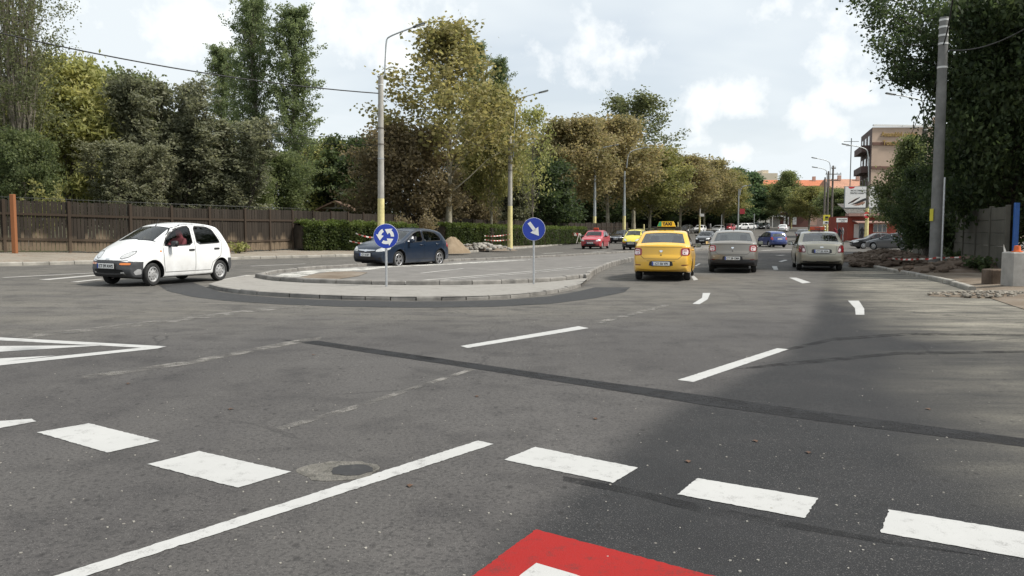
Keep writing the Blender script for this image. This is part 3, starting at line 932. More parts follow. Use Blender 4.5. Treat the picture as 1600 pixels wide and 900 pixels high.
def people_carrier():
    return dict(L=4.28, W=1.75, wr=.31, arch=.36, xf=1.36, xr=-1.40, lf=.95, lr=.6, pf=.19, pr=.10, tum=.25,
        sil=[(1.98, .20), (2.09, .30), (2.13, .48), (2.11, .62), (2.0, .76), (1.80, .88), (1.45, 1.0), (1.2, 1.08), (.42, 1.48), (.1, 1.57), (-.5, 1.62), (-1.2, 1.60), (-1.62, 1.53), (-1.78, 1.40), (-1.98, 1.02), (-2.06, .84), (-2.12, .68), (-2.13, .42), (-2.07, .30), (-1.9, .25), (-1.0, .21), (1.0, .20)],
        belt=[(-2.2, 1.05), (-1.4, 1.04), (1.0, .98), (2.2, .78)],
        screens=[('windscreen', (1.18, 1.09), (.45, 1.465)), ('rear_window', (-1.80, 1.37), (-1.96, 1.06))],
        windows=[[(.90, 1.0), (.88, 1.10), (.40, 1.38), (.1, 1.48), (-.2, 1.50), (-.2, 1.03)], [(-.29, 1.03), (-.29, 1.51), (-.95, 1.50), (-1.02, 1.04)], [(-1.12, 1.05), (-1.08, 1.49), (-1.45, 1.44), (-1.62, 1.26), (-1.66, 1.08)]],
        doors=[[(.94, .34), (.98, .94), (.86, 1.16), (.40, 1.43), (.06, 1.54), (-.245, 1.55), (-.245, .34)], [(-.245, .34), (-.245, 1.55), (-1.0, 1.54), (-1.07, 1.0), (-1.2, .78), (-.98, .6), (-.92, .34)]],
        handles=[(-.10, .92), (-.92, .94)], handle_mat=None, mirror=(.84, 1.0), cabin=(1.05, -1.6), wiper=1.2, aerial=-1.3,
        patches=[
            ('headlight*', [(.44, .62), (.74, .66), (.76, .78), (.62, .80), (.46, .72)], 'F', 'clear_lens', .008),
            ('grille', [(-.38, .60), (.38, .60), (.40, .69), (-.40, .69)], 'F', 'black', .006),
            ('lower_grille', [(-.46, .28), (.46, .28), (.40, .42), (-.40, .42)], 'F', 'black', .006),
            ('taillight*', [(.62, .76), (.80, .76), (.78, 1.06), (.66, 1.06)], 'R', 'red_lens', .010),
            ('taillight_wrap', [(-2.06, .78), (-1.90, .80), (-1.86, 1.05), (-1.94, 1.05)], 'S', 'red_lens', .006)],
        lines=[([(-.64, 1.0), (-.62, .55), (.62, .55), (.64, 1.0)], 'R')],
        plate_f=.49, plate_r=.86, rim='cover', bump_mat=None)

def estate():
    d = hatch()
    d.update(L=4.60, xf=1.36, xr=-1.36, lr=.6,
        sil=[(2.12, .19), (2.23, .28), (2.29, .44), (2.28, .58), (2.18, .70), (2.02, .79), (1.6, .90), (1.15, .97), (1.0, 1.0), (.24, 1.36), (-.05, 1.42), (-.6, 1.46), (-1.4, 1.44), (-1.85, 1.39), (-2.02, 1.28), (-2.16, 1.0), (-2.22, .86), (-2.24, .72), (-2.295, .60), (-2.285, .40), (-2.2, .30), (-2.0, .25), (-1.0, .19), (1.0, .18)],
        belt=[(-2.3, .98), (-1.4, .98), (1.0, .92), (2.3, .74)],
        screens=[('windscreen', (1.0, .995), (.27, 1.35)), ('rear_window', (-2.03, 1.25), (-2.15, 1.02))],
        windows=d['windows'][:1] + [[(-.33, .97), (-.33, 1.37), (-.95, 1.37), (-1.14, 1.0), (-1.12, .98)], [(-1.24, 1.0), (-1.08, 1.36), (-1.70, 1.33), (-1.92, 1.08), (-1.92, 1.02)]],
        patches=[p for p in d['patches'] if 'wrap' not in p[0]], rim='cover')
    d['doors'] = [d['doors'][0], [(-.285, .32), (-.285, 1.42), (-.98, 1.41), (-1.18, .98), (-1.34, .76), (-1.02, .58), (-.94, .32)]]
    d['lines'] = [([(-.66, .95), (-.62, .55), (.62, .55), (.66, .95)], 'R')]
    return d

def fin(d, **k):
    d = dict(d); d.update(k)
    return d

# ---- seated and standing people
M['skin'] = plain('skin', (.42, .25, .18), .5, var=.08)
M['hair'] = plain('dark_hair', (.02, .016, .013), .6, var=.3)
def cloth(name, c): return plain(name, c, .85, var=.18, scale=14)
def person_mesh(joints, bones, mats):
    """one continuous skinned body: joints name -> (pos, radius); bones (a, b, material)"""
    names = list(joints)
    bm = bmesh.new()
    vv = {k: bm.verts.new(joints[k][0]) for k in names}
    for a, b, _ in bones: bm.edges.new((vv[a], vv[b]))
    me = bpy.data.meshes.new('skel'); bm.to_mesh(me); bm.free()
    o = bpy.data.objects.new('skel', me); COL.objects.link(o)
    md = o.modifiers.new('skin', 'SKIN')
    for i, k in enumerate(names):
        r = joints[k][1]
        sv = me.skin_vertices[0].data[i]
        sv.radius = r if isinstance(r, tuple) else (r, r)
        sv.use_root = (i == 0)
    sb = o.modifiers.new('sub', 'SUBSURF'); sb.levels = 2; sb.render_levels = 2
    dg = bpy.context.evaluated_depsgraph_get()
    out = bpy.data.meshes.new_from_object(o.evaluated_get(dg))
    bpy.data.objects.remove(o)
    segs = [(Vector(joints[a][0]), Vector(joints[b][0]), m) for a, b, m in bones]
    ml = []
    for _, _, m in segs:
        if m not in ml: ml.append(m)
    for p in out.polygons:
        c = Vector(p.center); best = (1e9, 0)
        for a, b, m in segs:
            d = b - a; t = max(0, min(1, (c - a).dot(d) / d.dot(d)))
            q = (c - a - d * t).length
            if q < best[0]: best = (q, m)
        p.material_index = ml.index(best[1]); p.use_smooth = True
    out.materials.clear()
    for m in ml: out.materials.append(M[m])
    return out
def driver_mesh(shirt):
    """sitting behind the wheel, faces +X, hips at the origin"""
    J = dict(pelvis=((0, 0, .10), (.13, .17)), belly=((-.05, 0, .26), (.12, .15)), chest=((-.09, 0, .44), (.13, .17)), neck=((-.09, 0, .60), .058), head=((-.06, 0, .70), (.085, .078)), crown=((-.055, 0, .80), (.088, .075)),
             shl=((-.08, .19, .53), .062), ell=((.12, .25, .34), .047), wrl=((.36, .14, .40), .036), hal=((.43, .11, .44), .040),
             shr=((-.08, -.19, .53), .062), elr=((.12, -.25, .34), .047), wrr=((.36, -.14, .40), .036), har=((.43, -.11, .44), .040),
             hpl=((.05, .10, .09), .085), knl=((.46, .12, .16), .065), anl=((.62, .12, -.14), .045),
             hpr=((.05, -.10, .09), .085), knr=((.46, -.12, .16), .065), anr=((.62, -.12, -.14), .045), nose=((.035, 0, .70), .02))
    B = [('pelvis', 'belly', shirt), ('belly', 'chest', shirt), ('chest', 'neck', shirt), ('neck', 'head', 'skin'), ('head', 'crown', 'hair'), ('head', 'nose', 'skin'),
         ('chest', 'shl', shirt), ('shl', 'ell', shirt), ('ell', 'wrl', 'skin'), ('wrl', 'hal', 'skin'), ('chest', 'shr', shirt), ('shr', 'elr', shirt), ('elr', 'wrr', 'skin'), ('wrr', 'har', 'skin'),
         ('pelvis', 'hpl', 'trousers'), ('hpl', 'knl', 'trousers'), ('knl', 'anl', 'trousers'), ('pelvis', 'hpr', 'trousers'), ('hpr', 'knr', 'trousers'), ('knr', 'anr', 'trousers')]
    return person_mesh(J, B, None)
def walker_mesh(shirt, trousers, stride=.18, lean=0.0, arm=.1):
    J = dict(pelvis=((0, 0, .95), (.12, .16)), belly=((.01 + lean * .2, 0, 1.12), (.11, .14)), chest=((.01 + lean * .45, 0, 1.32), (.125, .17)), neck=((.01 + lean * .65, 0, 1.49), .055), head=((.035 + lean * .8, 0, 1.58), (.088, .076)), crown=((.03 + lean * .9, 0, 1.68), (.088, .075)), nose=((.13 + lean * .8, 0, 1.575), .018),
             shl=((lean * .55, .19, 1.42), .06), ell=((lean * .5 - arm * .4, .25, 1.14), .045), wrl=((lean * .5 + arm * .3, .25, .90), .033), hal=((lean * .5 + arm * .5, .24, .81), .036),
             shr=((lean * .55, -.19, 1.42), .06), elr=((lean * .5 + arm * .2, -.25, 1.14), .045), wrr=((lean * .5 + arm * 1.2, -.25, .92), .033), har=((lean * .5 + arm * 1.5, -.24, .84), .036),
             hpl=((0, .095, .90), .085), knl=((stride * .6, .10, .49), .062), anl=((stride * .7, .10, .09), .042), tol=((stride * .7 + .16, .11, .04), .035),
             hpr=((0, -.095, .90), .085), knr=((-stride * .2, -.10, .49), .062), anr=((-stride, -.10, .10), .042), tor=((-stride + .15, -.11, .04), .035))
    B = [('pelvis', 'belly', shirt), ('belly', 'chest', shirt), ('chest', 'neck', shirt), ('neck', 'head', 'skin'), ('head', 'crown', 'hair'), ('head', 'nose', 'skin'),
         ('chest', 'shl', shirt), ('shl', 'ell', shirt), ('ell', 'wrl', shirt), ('wrl', 'hal', 'skin'), ('chest', 'shr', shirt), ('shr', 'elr', shirt), ('elr', 'wrr', shirt), ('wrr', 'har', 'skin'),
         ('pelvis', 'hpl', trousers), ('hpl', 'knl', trousers), ('knl', 'anl', trousers), ('anl', 'tol', 'black'), ('pelvis', 'hpr', trousers), ('hpr', 'knr', trousers), ('knr', 'anr', trousers), ('anr', 'tor', 'black')]
    return person_mesh(J, B, None)
M['trousers'] = cloth('dark_trousers', (.02, .022, .03))
M['white_shirt'] = cloth('white_shirt', (.7, .7, .72))
M['pink_shirt'] = cloth('pink_shirt', (.42, .10, .12))
M['red_jacket'] = cloth('dark_red_jacket', (.22, .02, .03))
M['dark_coat'] = cloth('dark_coat', (.018, .018, .022))
M['grey_coat'] = cloth('grey_coat', (.22, .22, .22))
M['jeans'] = cloth('blue_jeans', (.05, .07, .12))
# ------------------------------------------------------------------ kerb lines in plan
KL = [(-60, 2), (-40, 12.5), (-24, 22.5), (-16.7, 29.0), (-13.0, 36.2), (-8.6, 42.0), (-4.2, 48.0), (-.9, 59.0), (3.4, 75.0), (9.6, 98.0), (18, 120), (33, 150), (53, 187), (76, 230), (100, 275)]
KR1 = [(6, -4), (7.2, 2), (8.6, 10), (9.8, 15.3), (12.3, 21.9), (13.5, 26.8), (14.0, 30.1), (15.2, 34), (17.2, 39), (20.5, 44.5), (26, 50), (36, 55), (62, 62)]
KR2 = [(64, 92), (46, 90), (40.5, 92), (40.6, 97), (46, 112), (58, 146), (77, 187), (98, 230), (120, 275)]
KLs = np.array(resample(chaikin(KL, 2, False), .5, False))
KR1s = np.array(resample(chaikin(KR1, 2, False), .5, False))
KR2s = np.array(resample(chaikin(KR2, 2, False), .8, False))
ROAD = np.array([tuple(p) for p in KLs] + [tuple(p) for p in KR2s[::-1]] + [tuple(p) for p in KR1s[::-1]] + [(-60, -6)])
def kl_dist(x, y): return seg_dist(x, y, KLs, False)
def left_of_kerb(x, y):
    return in_poly(x, y, np.array([tuple(p) for p in KLs] + [(100, 600), (-600, 600), (-600, 2)]))
def side_z(x, y):
    """height of the left pavement and what lies beyond it"""
    x = np.asarray(x, float); y = np.asarray(y, float)
    return gzn(x, y) + .12 + .03 * np.minimum(kl_dist(x, y), 9)
def sz(x, y): return float(side_z(np.array([x]), np.array([y]))[0])
KRall = np.concatenate([KR1s, KR2s])
def right_z(x, y):
    d = seg_dist(np.asarray(x, float), np.asarray(y, float), KR1s, False)
    return gzn(x, y) + .005 + .075 * np.minimum(d / .9, 1) + .012 * np.minimum(d, 9)
def rz_(x, y): return float(right_z(np.array([x]), np.array([y]))[0])

def grid_mesh(name, xs, ys, zf, m, keep=None, attr=None, smooth=True):
    X_, Y_ = np.meshgrid(xs, ys)
    Z_ = zf(X_, Y_)
    nx, ny = len(xs), len(ys)
    v = np.stack([X_.ravel(), Y_.ravel(), Z_.ravel()], 1)
    i, j = np.meshgrid(np.arange(nx - 1), np.arange(ny - 1))
    a = (j * nx + i).ravel()
    f = np.stack([a, a + 1, a + nx + 1, a + nx], 1)
    if keep is not None:
        f = f[keep(v[f, 0].mean(1), v[f, 1].mean(1))]
        u, inv = np.unique(f, return_inverse=True)
        f = inv.reshape(f.shape); v = v[u]
    me = bpy.data.meshes.new(name)
    me.vertices.add(len(v)); me.vertices.foreach_set('co', v.ravel())
    me.loops.add(f.size); me.loops.foreach_set('vertex_index', f.ravel())
    me.polygons.add(len(f)); me.polygons.foreach_set('loop_start', np.arange(0, f.size, 4)); me.polygons.foreach_set('loop_total', np.full(len(f), 4))
    me.polygons.foreach_set('use_smooth', np.full(len(f), smooth))
    if attr is not None:
        c = me.color_attributes.new('wear', 'FLOAT_COLOR', 'POINT')
        c.data.foreach_set('color', attr(v[:, 0], v[:, 1]).ravel())
    me.update(calc_edges=True)
    return link_mesh(name, me, m)

# ------------------------------------------------------------------ ground materials
def asphalt_mat():
    t = NT('asphalt'); p = t.pos()
    at = t.n('ShaderNodeAttribute', attribute_name='wear')
    sp = t.n('ShaderNodeSeparateColor', {0: at.outputs['Color']})
    big = t.noise(p, .22, 5, .6, .4); mid = t.noise(p, 1.6, 5, .62); fine = t.noise(p, 42, 3, .7); grit = t.noise(p, 150, 2, .6)
    mp = t.n('ShaderNodeMapping', {'Vector': p, 'Rotation': (0, 0, R(-14)), 'Scale': (1.2, .09, 1)})
    lanes = t.noise(mp.outputs[0], 1.0, 4, .6)
    old = t.ramp(big, [(.28, (.052, .049, .049)), (.5, (.074, .070, .068)), (.72, (.098, .093, .090))])
    old = t.mix(t.math('MULTIPLY', t.ramp(lanes, [(.35, 0.0), (.75, 1.0)]), .35), old, (.118, .112, .104))
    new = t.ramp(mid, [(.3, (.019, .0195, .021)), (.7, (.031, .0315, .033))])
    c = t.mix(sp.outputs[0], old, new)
    # pale dust tracked over it, with the grazing-view brightness painted in
    mp2 = t.n('ShaderNodeMapping', {'Vector': p, 'Rotation': (0, 0, R(20)), 'Scale': (.35, 1.6, 1)})
    streak = t.noise(mp2.outputs[0], 1.1, 6, .65)
    dust = t.math('MULTIPLY', sp.outputs[1], t.ramp(streak, [(.32, .15), (.62, 1.0)]))
    c = t.mix(dust, c, (.25, .232, .19))
    c = t.mix(t.ramp(mid, [(.5, 0.0), (.72, .55)]), c, (.034, .033, .034))
    sp_light = t.ramp(grit, [(.58, 0.0), (.72, 1.0)])
    c = t.mix(t.math('MULTIPLY', sp_light, .6), c, (.22, .21, .20))
    c = t.mix(t.math('MULTIPLY', t.ramp(fine, [(.34, 1.0), (.52, 0.0)]), .62), c, (.022, .022, .022))
    # loose stone chips and crumbs
    vo = t.n('ShaderNodeTexVoronoi', {'Vector': p, 'Scale': 7.0, 'Randomness': 1.0})
    chip = t.math('MULTIPLY', t.ramp(vo.outputs['Distance'], [(.045, 1.0), (.07, 0.0)]), t.ramp(t.n('ShaderNodeSeparateColor', {0: vo.outputs['Color']}).outputs[0], [(.72, 0.0), (.74, 1.0)]))
    c = t.mix(t.math('MULTIPLY', chip, .7), c, (.26, .24, .21))
    # dark pits where stones have come out
    vp = t.n('ShaderNodeTexVoronoi', {'Vector': t.n('ShaderNodeMapping', {'Vector': p, 'Scale': (1, .6, 1)}).outputs[0], 'Scale': 11.0, 'Randomness': 1.0})
    pit = t.math('MULTIPLY', t.ramp(vp.outputs['Distance'], [(.12, 1.0), (.26, 0.0)]), t.ramp(t.n('ShaderNodeSeparateColor', {0: vp.outputs['Color']}).outputs[1], [(.70, 0.0), (.78, 1.0)]))
    c = t.mix(t.math('MULTIPLY', pit, t.ramp(fine, [(.35, .2), (.6, .75)])), c, (.020, .019, .019))
    # hairline cracks
    cv = t.n('ShaderNodeTexVoronoi', {'Vector': t.n('ShaderNodeMapping', {'Vector': p, 'Scale': (.16, .22, 1)}).outputs[0], 'Scale': 1.0}, feature='DISTANCE_TO_EDGE')
    wob = t.math('ADD', cv.outputs['Distance'], t.math('MULTIPLY', t.math('SUBTRACT', mid, .5), .06))
    crack = t.math('MULTIPLY', t.ramp(t.math('ABSOLUTE', wob), [(.0, 1.0), (.0035, 0.0)]), t.ramp(big, [(.45, 0.0), (.6, .8)]))
    c = t.mix(crack, c, (.02, .02, .02))
    t.set(color=c, rough=t.ramp(mid, [(.3, .82), (.7, .95)]), spec=.2)
    t.bump(t.math('ADD', t.math('MULTIPLY', fine, .6), grit), .5, .006)
    return t.m
M['asphalt'] = asphalt_mat()
def worn_mat(name, col, wear_col, w0=.55, w1=.75, rough=.7, alpha=False, scale=9):
    """road paint with grit showing through; alpha leaves the road bare where it has worn off"""
    t = NT(name); p = t.pos()
    n = t.noise(p, scale, 7, .68); g = t.noise(p, 120, 2, .7); b = t.noise(p, 1.3, 4, .6)
    k = t.math('ADD', t.math('MULTIPLY', n, .65), t.math('MULTIPLY', g, .35))
    c = t.mix(t.ramp(b, [(.35, 0.0), (.75, .55)]), col, [q * .82 for q in col])
    wear = t.ramp(k, [(w0, 0.0), (w1, 1.0)])
    if alpha:
        t.set(color=c, rough=rough, alpha=t.math('SUBTRACT', 1.0, wear))
    else:
        t.set(color=t.mix(wear, c, wear_col), rough=rough)
    t.set(spec=.15)
    t.bump(g, .4, .004)
    return t.m
M['paint_white'] = worn_mat('road_paint_white', (.42, .42, .41), (.15, .145, .14), .535, .72, scale=9)
M['paint_old'] = worn_mat('road_paint_scrubbed', (.20, .19, .175), (.09, .085, .08), .42, .56, alpha=True, scale=3.5)
M['paint_far'] = worn_mat('road_paint_dusty', (.40, .39, .37), (.3, .29, .27), .55, .75)
M['paint_red'] = worn_mat('road_paint_red', (.28, .016, .014), (.09, .028, .026), .53, .72)
M['tar'] = worn_mat('bitumen_seal', (.021, .021, .022), (.06, .06, .06), .47, .72, alpha=True, scale=2.2)
M['faint_tar'] = worn_mat('faint_tyre_rubber', (.022, .022, .023), (.06, .06, .06), .34, .58, alpha=True, scale=3.0)
M['new_asphalt'] = worn_mat('fresh_asphalt', (.040, .040, .041), (.07, .07, .068), .5, .7, scale=14)

def soil(name, stops, scale=1.4, bump=.6, leaves=0.0):
    t = NT(name); p = t.pos()
    n = t.noise(p, scale, 7, .66, .3); f = t.noise(p, 26, 4, .7)
    c = t.ramp(n, stops)
    c = t.mix(t.math('MULTIPLY', f, .5), c, [k * .55 for k in stops[0][1]], 'MIX')
    if leaves:
        vo = t.n('ShaderNodeTexVoronoi', {'Vector': p, 'Scale': 9.0})
        msk = t.math('MULTIPLY', t.ramp(vo.outputs['Distance'], [(.28, 1.0), (.36, 0.0)]), t.ramp(t.noise(p, .5, 3), [(.42, 0.0), (.6, leaves)]))
        c = t.mix(msk, c, (.17, .075, .035))
    t.set(color=c, rough=.95, spec=.15); t.bump(t.math('ADD', n, f), bump, .03)
    return t.m
M['pavement'] = soil('sandy_pavement', [(.3, (.20, .175, .14)), (.55, (.30, .27, .225)), (.75, (.25, .20, .155))], .9, .4, .8)
M['verge'] = soil('dirt_verge', [(.3, (.12, .09, .065)), (.5, (.22, .18, .14)), (.75, (.30, .27, .23))], .8, .7)
M['earth'] = soil('dug_earth', [(.3, (.075, .055, .042)), (.5, (.14, .105, .08)), (.75, (.22, .18, .15))], 1.8, .9)
M['sand'] = soil('heaped_sand', [(.3, (.22, .165, .11)), (.7, (.34, .27, .19))], 1.5, .5)
M['ground'] = soil('rough_ground', [(.3, (.045, .05, .025)), (.55, (.09, .085, .045)), (.75, (.14, .12, .08))], .6, .6)
M['kerbstone'] = plain('kerb_concrete', (.27, .255, .225), .85, var=.35, scale=2.2, bump=.5)
M['kerb_dark'] = plain('granite_kerb', (.19, .18, .165), .85, var=.4, scale=2.6, bump=.5)
M['apron'] = soil('concrete_apron', [(.3, (.24, .228, .208)), (.55, (.31, .297, .275)), (.75, (.21, .197, .177))], 2.2, .25)
M['lime'] = worn_mat('spilled_lime', (.50, .49, .455), (.2, .2, .2), .47, .60, .9, True, 2.0)
M['concrete'] = plain('grey_concrete', (.30, .29, .27), .85, var=.25, scale=2.5, bump=.4)
M['pole_concrete'] = plain('pole_concrete', (.36, .345, .31), .85, var=.22, scale=2.2, bump=.4)
M['pole_yellow'] = plain('pole_yellow_paint', (.62, .55, .26), .7, var=.22, scale=3.0, bump=.2)

# ------------------------------------------------------------------ ground, road
def ground_z(x, y):
    lf = left_of_kerb(x.ravel(), y.ravel()).reshape(x.shape)
    dk = kl_dist(x.ravel(), y.ravel()).reshape(x.shape)
    far = np.hypot(x, y)
    return gzn(x, y) - .10 + np.where(lf & (dk > 1.5), .12 + .03 * np.minimum(dk, 9) + .05, 0) - .6 * np.clip((far - 420) / 300, 0, 1)
gx_ = np.concatenate([np.linspace(-900, -140, 10)[:-1], np.arange(-140, 200, 4.0), np.linspace(200, 900, 10)])
gy_ = np.concatenate([np.linspace(-60, 0, 7)[:-1], np.arange(0, 320, 4.0), np.linspace(320, 1300, 12)])
tag(grid_mesh('ground', gx_, gy_, ground_z, M['ground']), kind='structure')

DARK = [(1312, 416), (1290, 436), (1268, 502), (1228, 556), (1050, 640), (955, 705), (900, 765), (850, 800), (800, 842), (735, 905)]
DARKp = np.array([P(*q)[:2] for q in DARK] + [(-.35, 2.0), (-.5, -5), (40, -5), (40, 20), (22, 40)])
DUST = np.array([P(*q)[:2] for q in [(1320, 416), (1300, 440), (1330, 462), (1400, 500), (1470, 528), (1620, 545), (1700, 480), (1508, 441), (1440, 426), (1385, 417)]])
DUST2 = np.array([P(*q)[:2] for q in [(1460, 560), (1620, 548), (1700, 640), (1700, 800), (1600, 760), (1540, 660)]])
DUST_SHEEN = np.array([P(*q)[:2] for q in [(-500, 400), (-500, 560), (100, 520), (420, 500), (800, 500), (1150, 490), (1290, 440)]] + [(14, 62), (-10, 62)])  # dusty band; the road's brightness at a grazing view is painted in too
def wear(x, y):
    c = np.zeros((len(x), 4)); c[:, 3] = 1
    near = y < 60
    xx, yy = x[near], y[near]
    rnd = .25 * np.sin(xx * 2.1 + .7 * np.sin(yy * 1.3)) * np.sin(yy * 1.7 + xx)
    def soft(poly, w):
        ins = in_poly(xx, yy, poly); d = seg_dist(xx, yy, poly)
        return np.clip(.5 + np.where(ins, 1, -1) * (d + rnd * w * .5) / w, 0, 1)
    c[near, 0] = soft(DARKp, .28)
    c[near, 1] = np.clip(np.maximum(soft(DUST, 1.6) * 1.0, soft(DUST2, 1.5) * .55), 0, 1)
    # dusty strip beside kerbs
    dk = np.minimum(kl_dist(x, y), seg_dist(x, y, KR1s, False))
    c[:, 1] = np.maximum(c[:, 1], .55 * np.clip(1 - dk / .9, 0, 1))
    c[near, 1] = np.maximum(c[near, 1], .36 * soft(DUST_SHEEN, 3.5))
    c[~near, 1] = np.maximum(c[~near, 1], .30)  # far road coloured paler likewise
    return c
rx = np.concatenate([np.arange(-62, -22, 2.0), np.arange(-22, 24, .2), np.arange(24, 124, 2.0)])
ry = np.concatenate([np.arange(-6, 2, 1.0), np.arange(2, 50, .2), np.arange(50, 276, 2.0)])
def road_keep(x, y):
    return in_poly(x, y, ROAD) | (seg_dist(x, y, ROAD) < 1.2)
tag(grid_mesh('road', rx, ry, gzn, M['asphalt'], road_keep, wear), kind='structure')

def sheet(name, poly, dz, m, zf=gzn, step=.35, kind='structure', thick=0.0, rag=0.0):
    """thin layer draped over the ground inside a plan polygon"""
    q = resample([tuple(p[:2]) for p in poly], step if not rag else .022)
    if rag:
        rj = np.random.default_rng(len(q) + int(abs(q[0][0]) * 1000))
        j = rj.normal(size=(len(q), 2)); j = j * .8
        q = [p + d * rag for p, d in zip(q, j)]
    pts = [tuple(p[:2]) for p in q]; n = len(pts); ed = [(i, (i + 1) % n) for i in range(n)]
    A = np.array(pts)
    gx, gy = np.meshgrid(np.arange(A[:, 0].min(), A[:, 0].max(), step), np.arange(A[:, 1].min(), A[:, 1].max(), step))
    g = np.stack([gx.ravel(), gy.ravel()], 1)
    if len(g):
        g = g[in_poly(g[:, 0], g[:, 1], A) & (seg_dist(g[:, 0], g[:, 1], A) > step * .35)]
        pts += [tuple(p) for p in g]
    v2, tr = cdt(pts, ed)
    cen = np.array([(v2[f[0]] + v2[f[1]] + v2[f[2]]) / 3 for f in tr])
    ins = in_poly(cen[:, 0], cen[:, 1], A)
    z = zf(v2[:, 0], v2[:, 1]) + dz
    fs = [f if (v2[f[1]][0] - v2[f[0]][0]) * (v2[f[2]][1] - v2[f[0]][1]) - (v2[f[1]][1] - v2[f[0]][1]) * (v2[f[2]][0] - v2[f[0]][0]) > 0 else f[::-1] for f, k in zip(tr, ins) if k]
    o = mesh_obj(name, np.column_stack([v2, z]), fs, m, None, 180)
    return tag(o, kind=kind)
def pp(*px): return [tuple(P(*q)[:2]) for q in px]

def kerb(name, line, w, h, m, zf=gzn, side=1, closed=False, stone=1.0, seed=0, base=.03):
    """row of kerb stones along a plan line, lying on its left (side=1) or right"""
    rng = random.Random(seed)
    q = resample(line, .25, closed)
    q = [np.array(p[:2]) for p in q]
    b = MB()
    per = max(1, int(round(stone / .25)))
    n = len(q)
    i = 0
    while i < n - 1 + (1 if closed else 0):
        k = min(per, (n - i) if closed else (n - 1 - i))
        idx = list(range(i, i + k + 1))
        dh = rng.uniform(-.010, .010); dw = rng.uniform(-.008, .008)
        rows = []
        for r_, a in enumerate(idx):
            p = q[a % n]
            t = q[(a + 1) % n if closed else min(a + 1, n - 1)] - q[(a - 1) % n if closed else max(a - 1, 0)]
            t = t / (np.linalg.norm(t) or 1); nn = np.array([-t[1], t[0]]) * side
            if r_ == 0: p = p + t * .011
            if r_ == len(idx) - 1: p = p - t * .011
            z = float(zf(p[0], p[1]))
            prof = [(0, -base), (0, h - .035), (.012, h - .01), (.035, h), (w - .02, h), (w, h - .02), (w, -base)]
            rows.append([(*(p + nn * (u + dw)), z + v + (dh if v > 0 else 0)) for u, v in prof])
        m_ = len(rows[0]); fs = []
        for a in range(len(rows) - 1):
            for c in range(m_ - 1):
                fs.append((a * m_ + c, (a + 1) * m_ + c, (a + 1) * m_ + c + 1, a * m_ + c + 1))
        fs.append(tuple(range(m_ - 1, -1, -1))); fs.append(tuple((len(rows) - 1) * m_ + c for c in range(m_)))
        b.add([v for r_ in rows for v in r_], fs)
        i += k
    return tag(b.build(name, m), kind='structure')
near_kl = [p for p in KLs if p[1] < 130]
kerb('kerb', near_kl, .16, .13, M['kerbstone'], side=1, seed=3)
kerb('kerb', [p for p in KR1s if 20 < p[1] < 60], .16, .12, M['kerbstone'], side=-1, seed=4)
kerb('kerb', [p for p in KR2s if p[1] < 190], .16, .13, M['kerbstone'], side=-1, seed=5, stone=2)
kerb('kerb', [p for p in KLs if p[1] >= 130], .16, .13, M['kerbstone'], side=1, seed=6, stone=2)

# pavement strips beyond the kerbs
def strip_sheet(name, line, offs, zf, m, side):
    q = [np.array(p) for p in resample(line, 1.0, False)]
    vs = []; fs = []
    for i, p in enumerate(q):
        t = q[min(i + 1, len(q) - 1)] - q[max(i - 1, 0)]; t = t / np.linalg.norm(t); nn = np.array([-t[1], t[0]]) * side
        for o in offs:
            x, y = p + nn * o
            vs.append((x, y, zf(x, y)))
    k = len(offs)
    for i in range(len(q) - 1):
        for j in range(k - 1):
            f = (i * k + j, i * k + j + 1, (i + 1) * k + j + 1, (i + 1) * k + j)
            fs.append(f if side < 0 else f[::-1])
    o = mesh_obj(name, vs, fs, m, None, 180)
    return tag(o, kind='structure')
strip_sheet('pavement', KLs[::2], [.14, .6, 1.3, 2.2, 3.2, 4.4, 5.8], lambda x, y: sz(x, y) - .004, M['pavement'], 1)
strip_sheet('pavement', KR2s, [.14, 1, 2, 4, 8, 14], lambda x, y: gz(x, y) + .125, M['pavement'], -1)
strip_sheet('verge', KR1s, [.02, .3, .6, .95, 1.4, 2.4, 4, 7, 11, 16], lambda x, y: rz_(x, y) + .004, M['verge'], -1)

# ------------------------------------------------------------------ traffic island
OUT = pp((326, 449), (345, 455), (385, 460), (430, 463.5), (490, 466.5), (560, 469), (640, 470), (720, 469.5), (790, 467), (850, 461.5), (885, 455), (908, 448.5))
RIGHT = pp((918, 439.5), (926, 431.5), (938, 424), (960, 415), (1000, 405.5), (1040, 398.5), (1090, 392.5), (1130, 389.0), (1165, 386.8))
BACK = pp((1130, 385.0), (1060, 390), (1000, 395.6), (900, 402), (830, 406), (760, 409), (681, 412.8), (610, 417), (532, 421.8), (470, 426.5), (422, 432.5))
INF = pp((399, 438.5), (425, 443.5), (477, 447), (560, 449.7), (640, 450.6), (720, 450.3), (790, 448.5), (850, 445.5), (890, 441.8), (910, 439.0))
APL = pp((400, 433.0), (372, 437), (345, 443))
outer = chaikin(OUT, 2, False)
outer_poly = [tuple(p) for p in outer] + RIGHT + BACK + APL
inner_poly = [tuple(p) for p in chaikin(INF + RIGHT, 1, False)] + [tuple(p) for p in chaikin(BACK, 1, False)]
apron_z = lambda x, y: gzn(x, y)
sheet('island_apron', [tuple(p) for p in outer] + [tuple(p) for p in chaikin([OUT[-1]] + RIGHT[:2], 1, False)][1:] + INF[::-1] + APL, .085, M['apron'], step=.3)
kerb('island_kerb', outer, .11, .095, M['kerb_dark'], side=1, seed=8)
kerb('island_kerb', [tuple(p) for p in chaikin(APL[::-1] + [], 1, False)][::-1], .1, .09, M['kerbstone'], side=1, seed=9)
kerb('island_kerb', inner_poly, .15, .20, M['kerb_dark'], side=1, closed=True, seed=10)
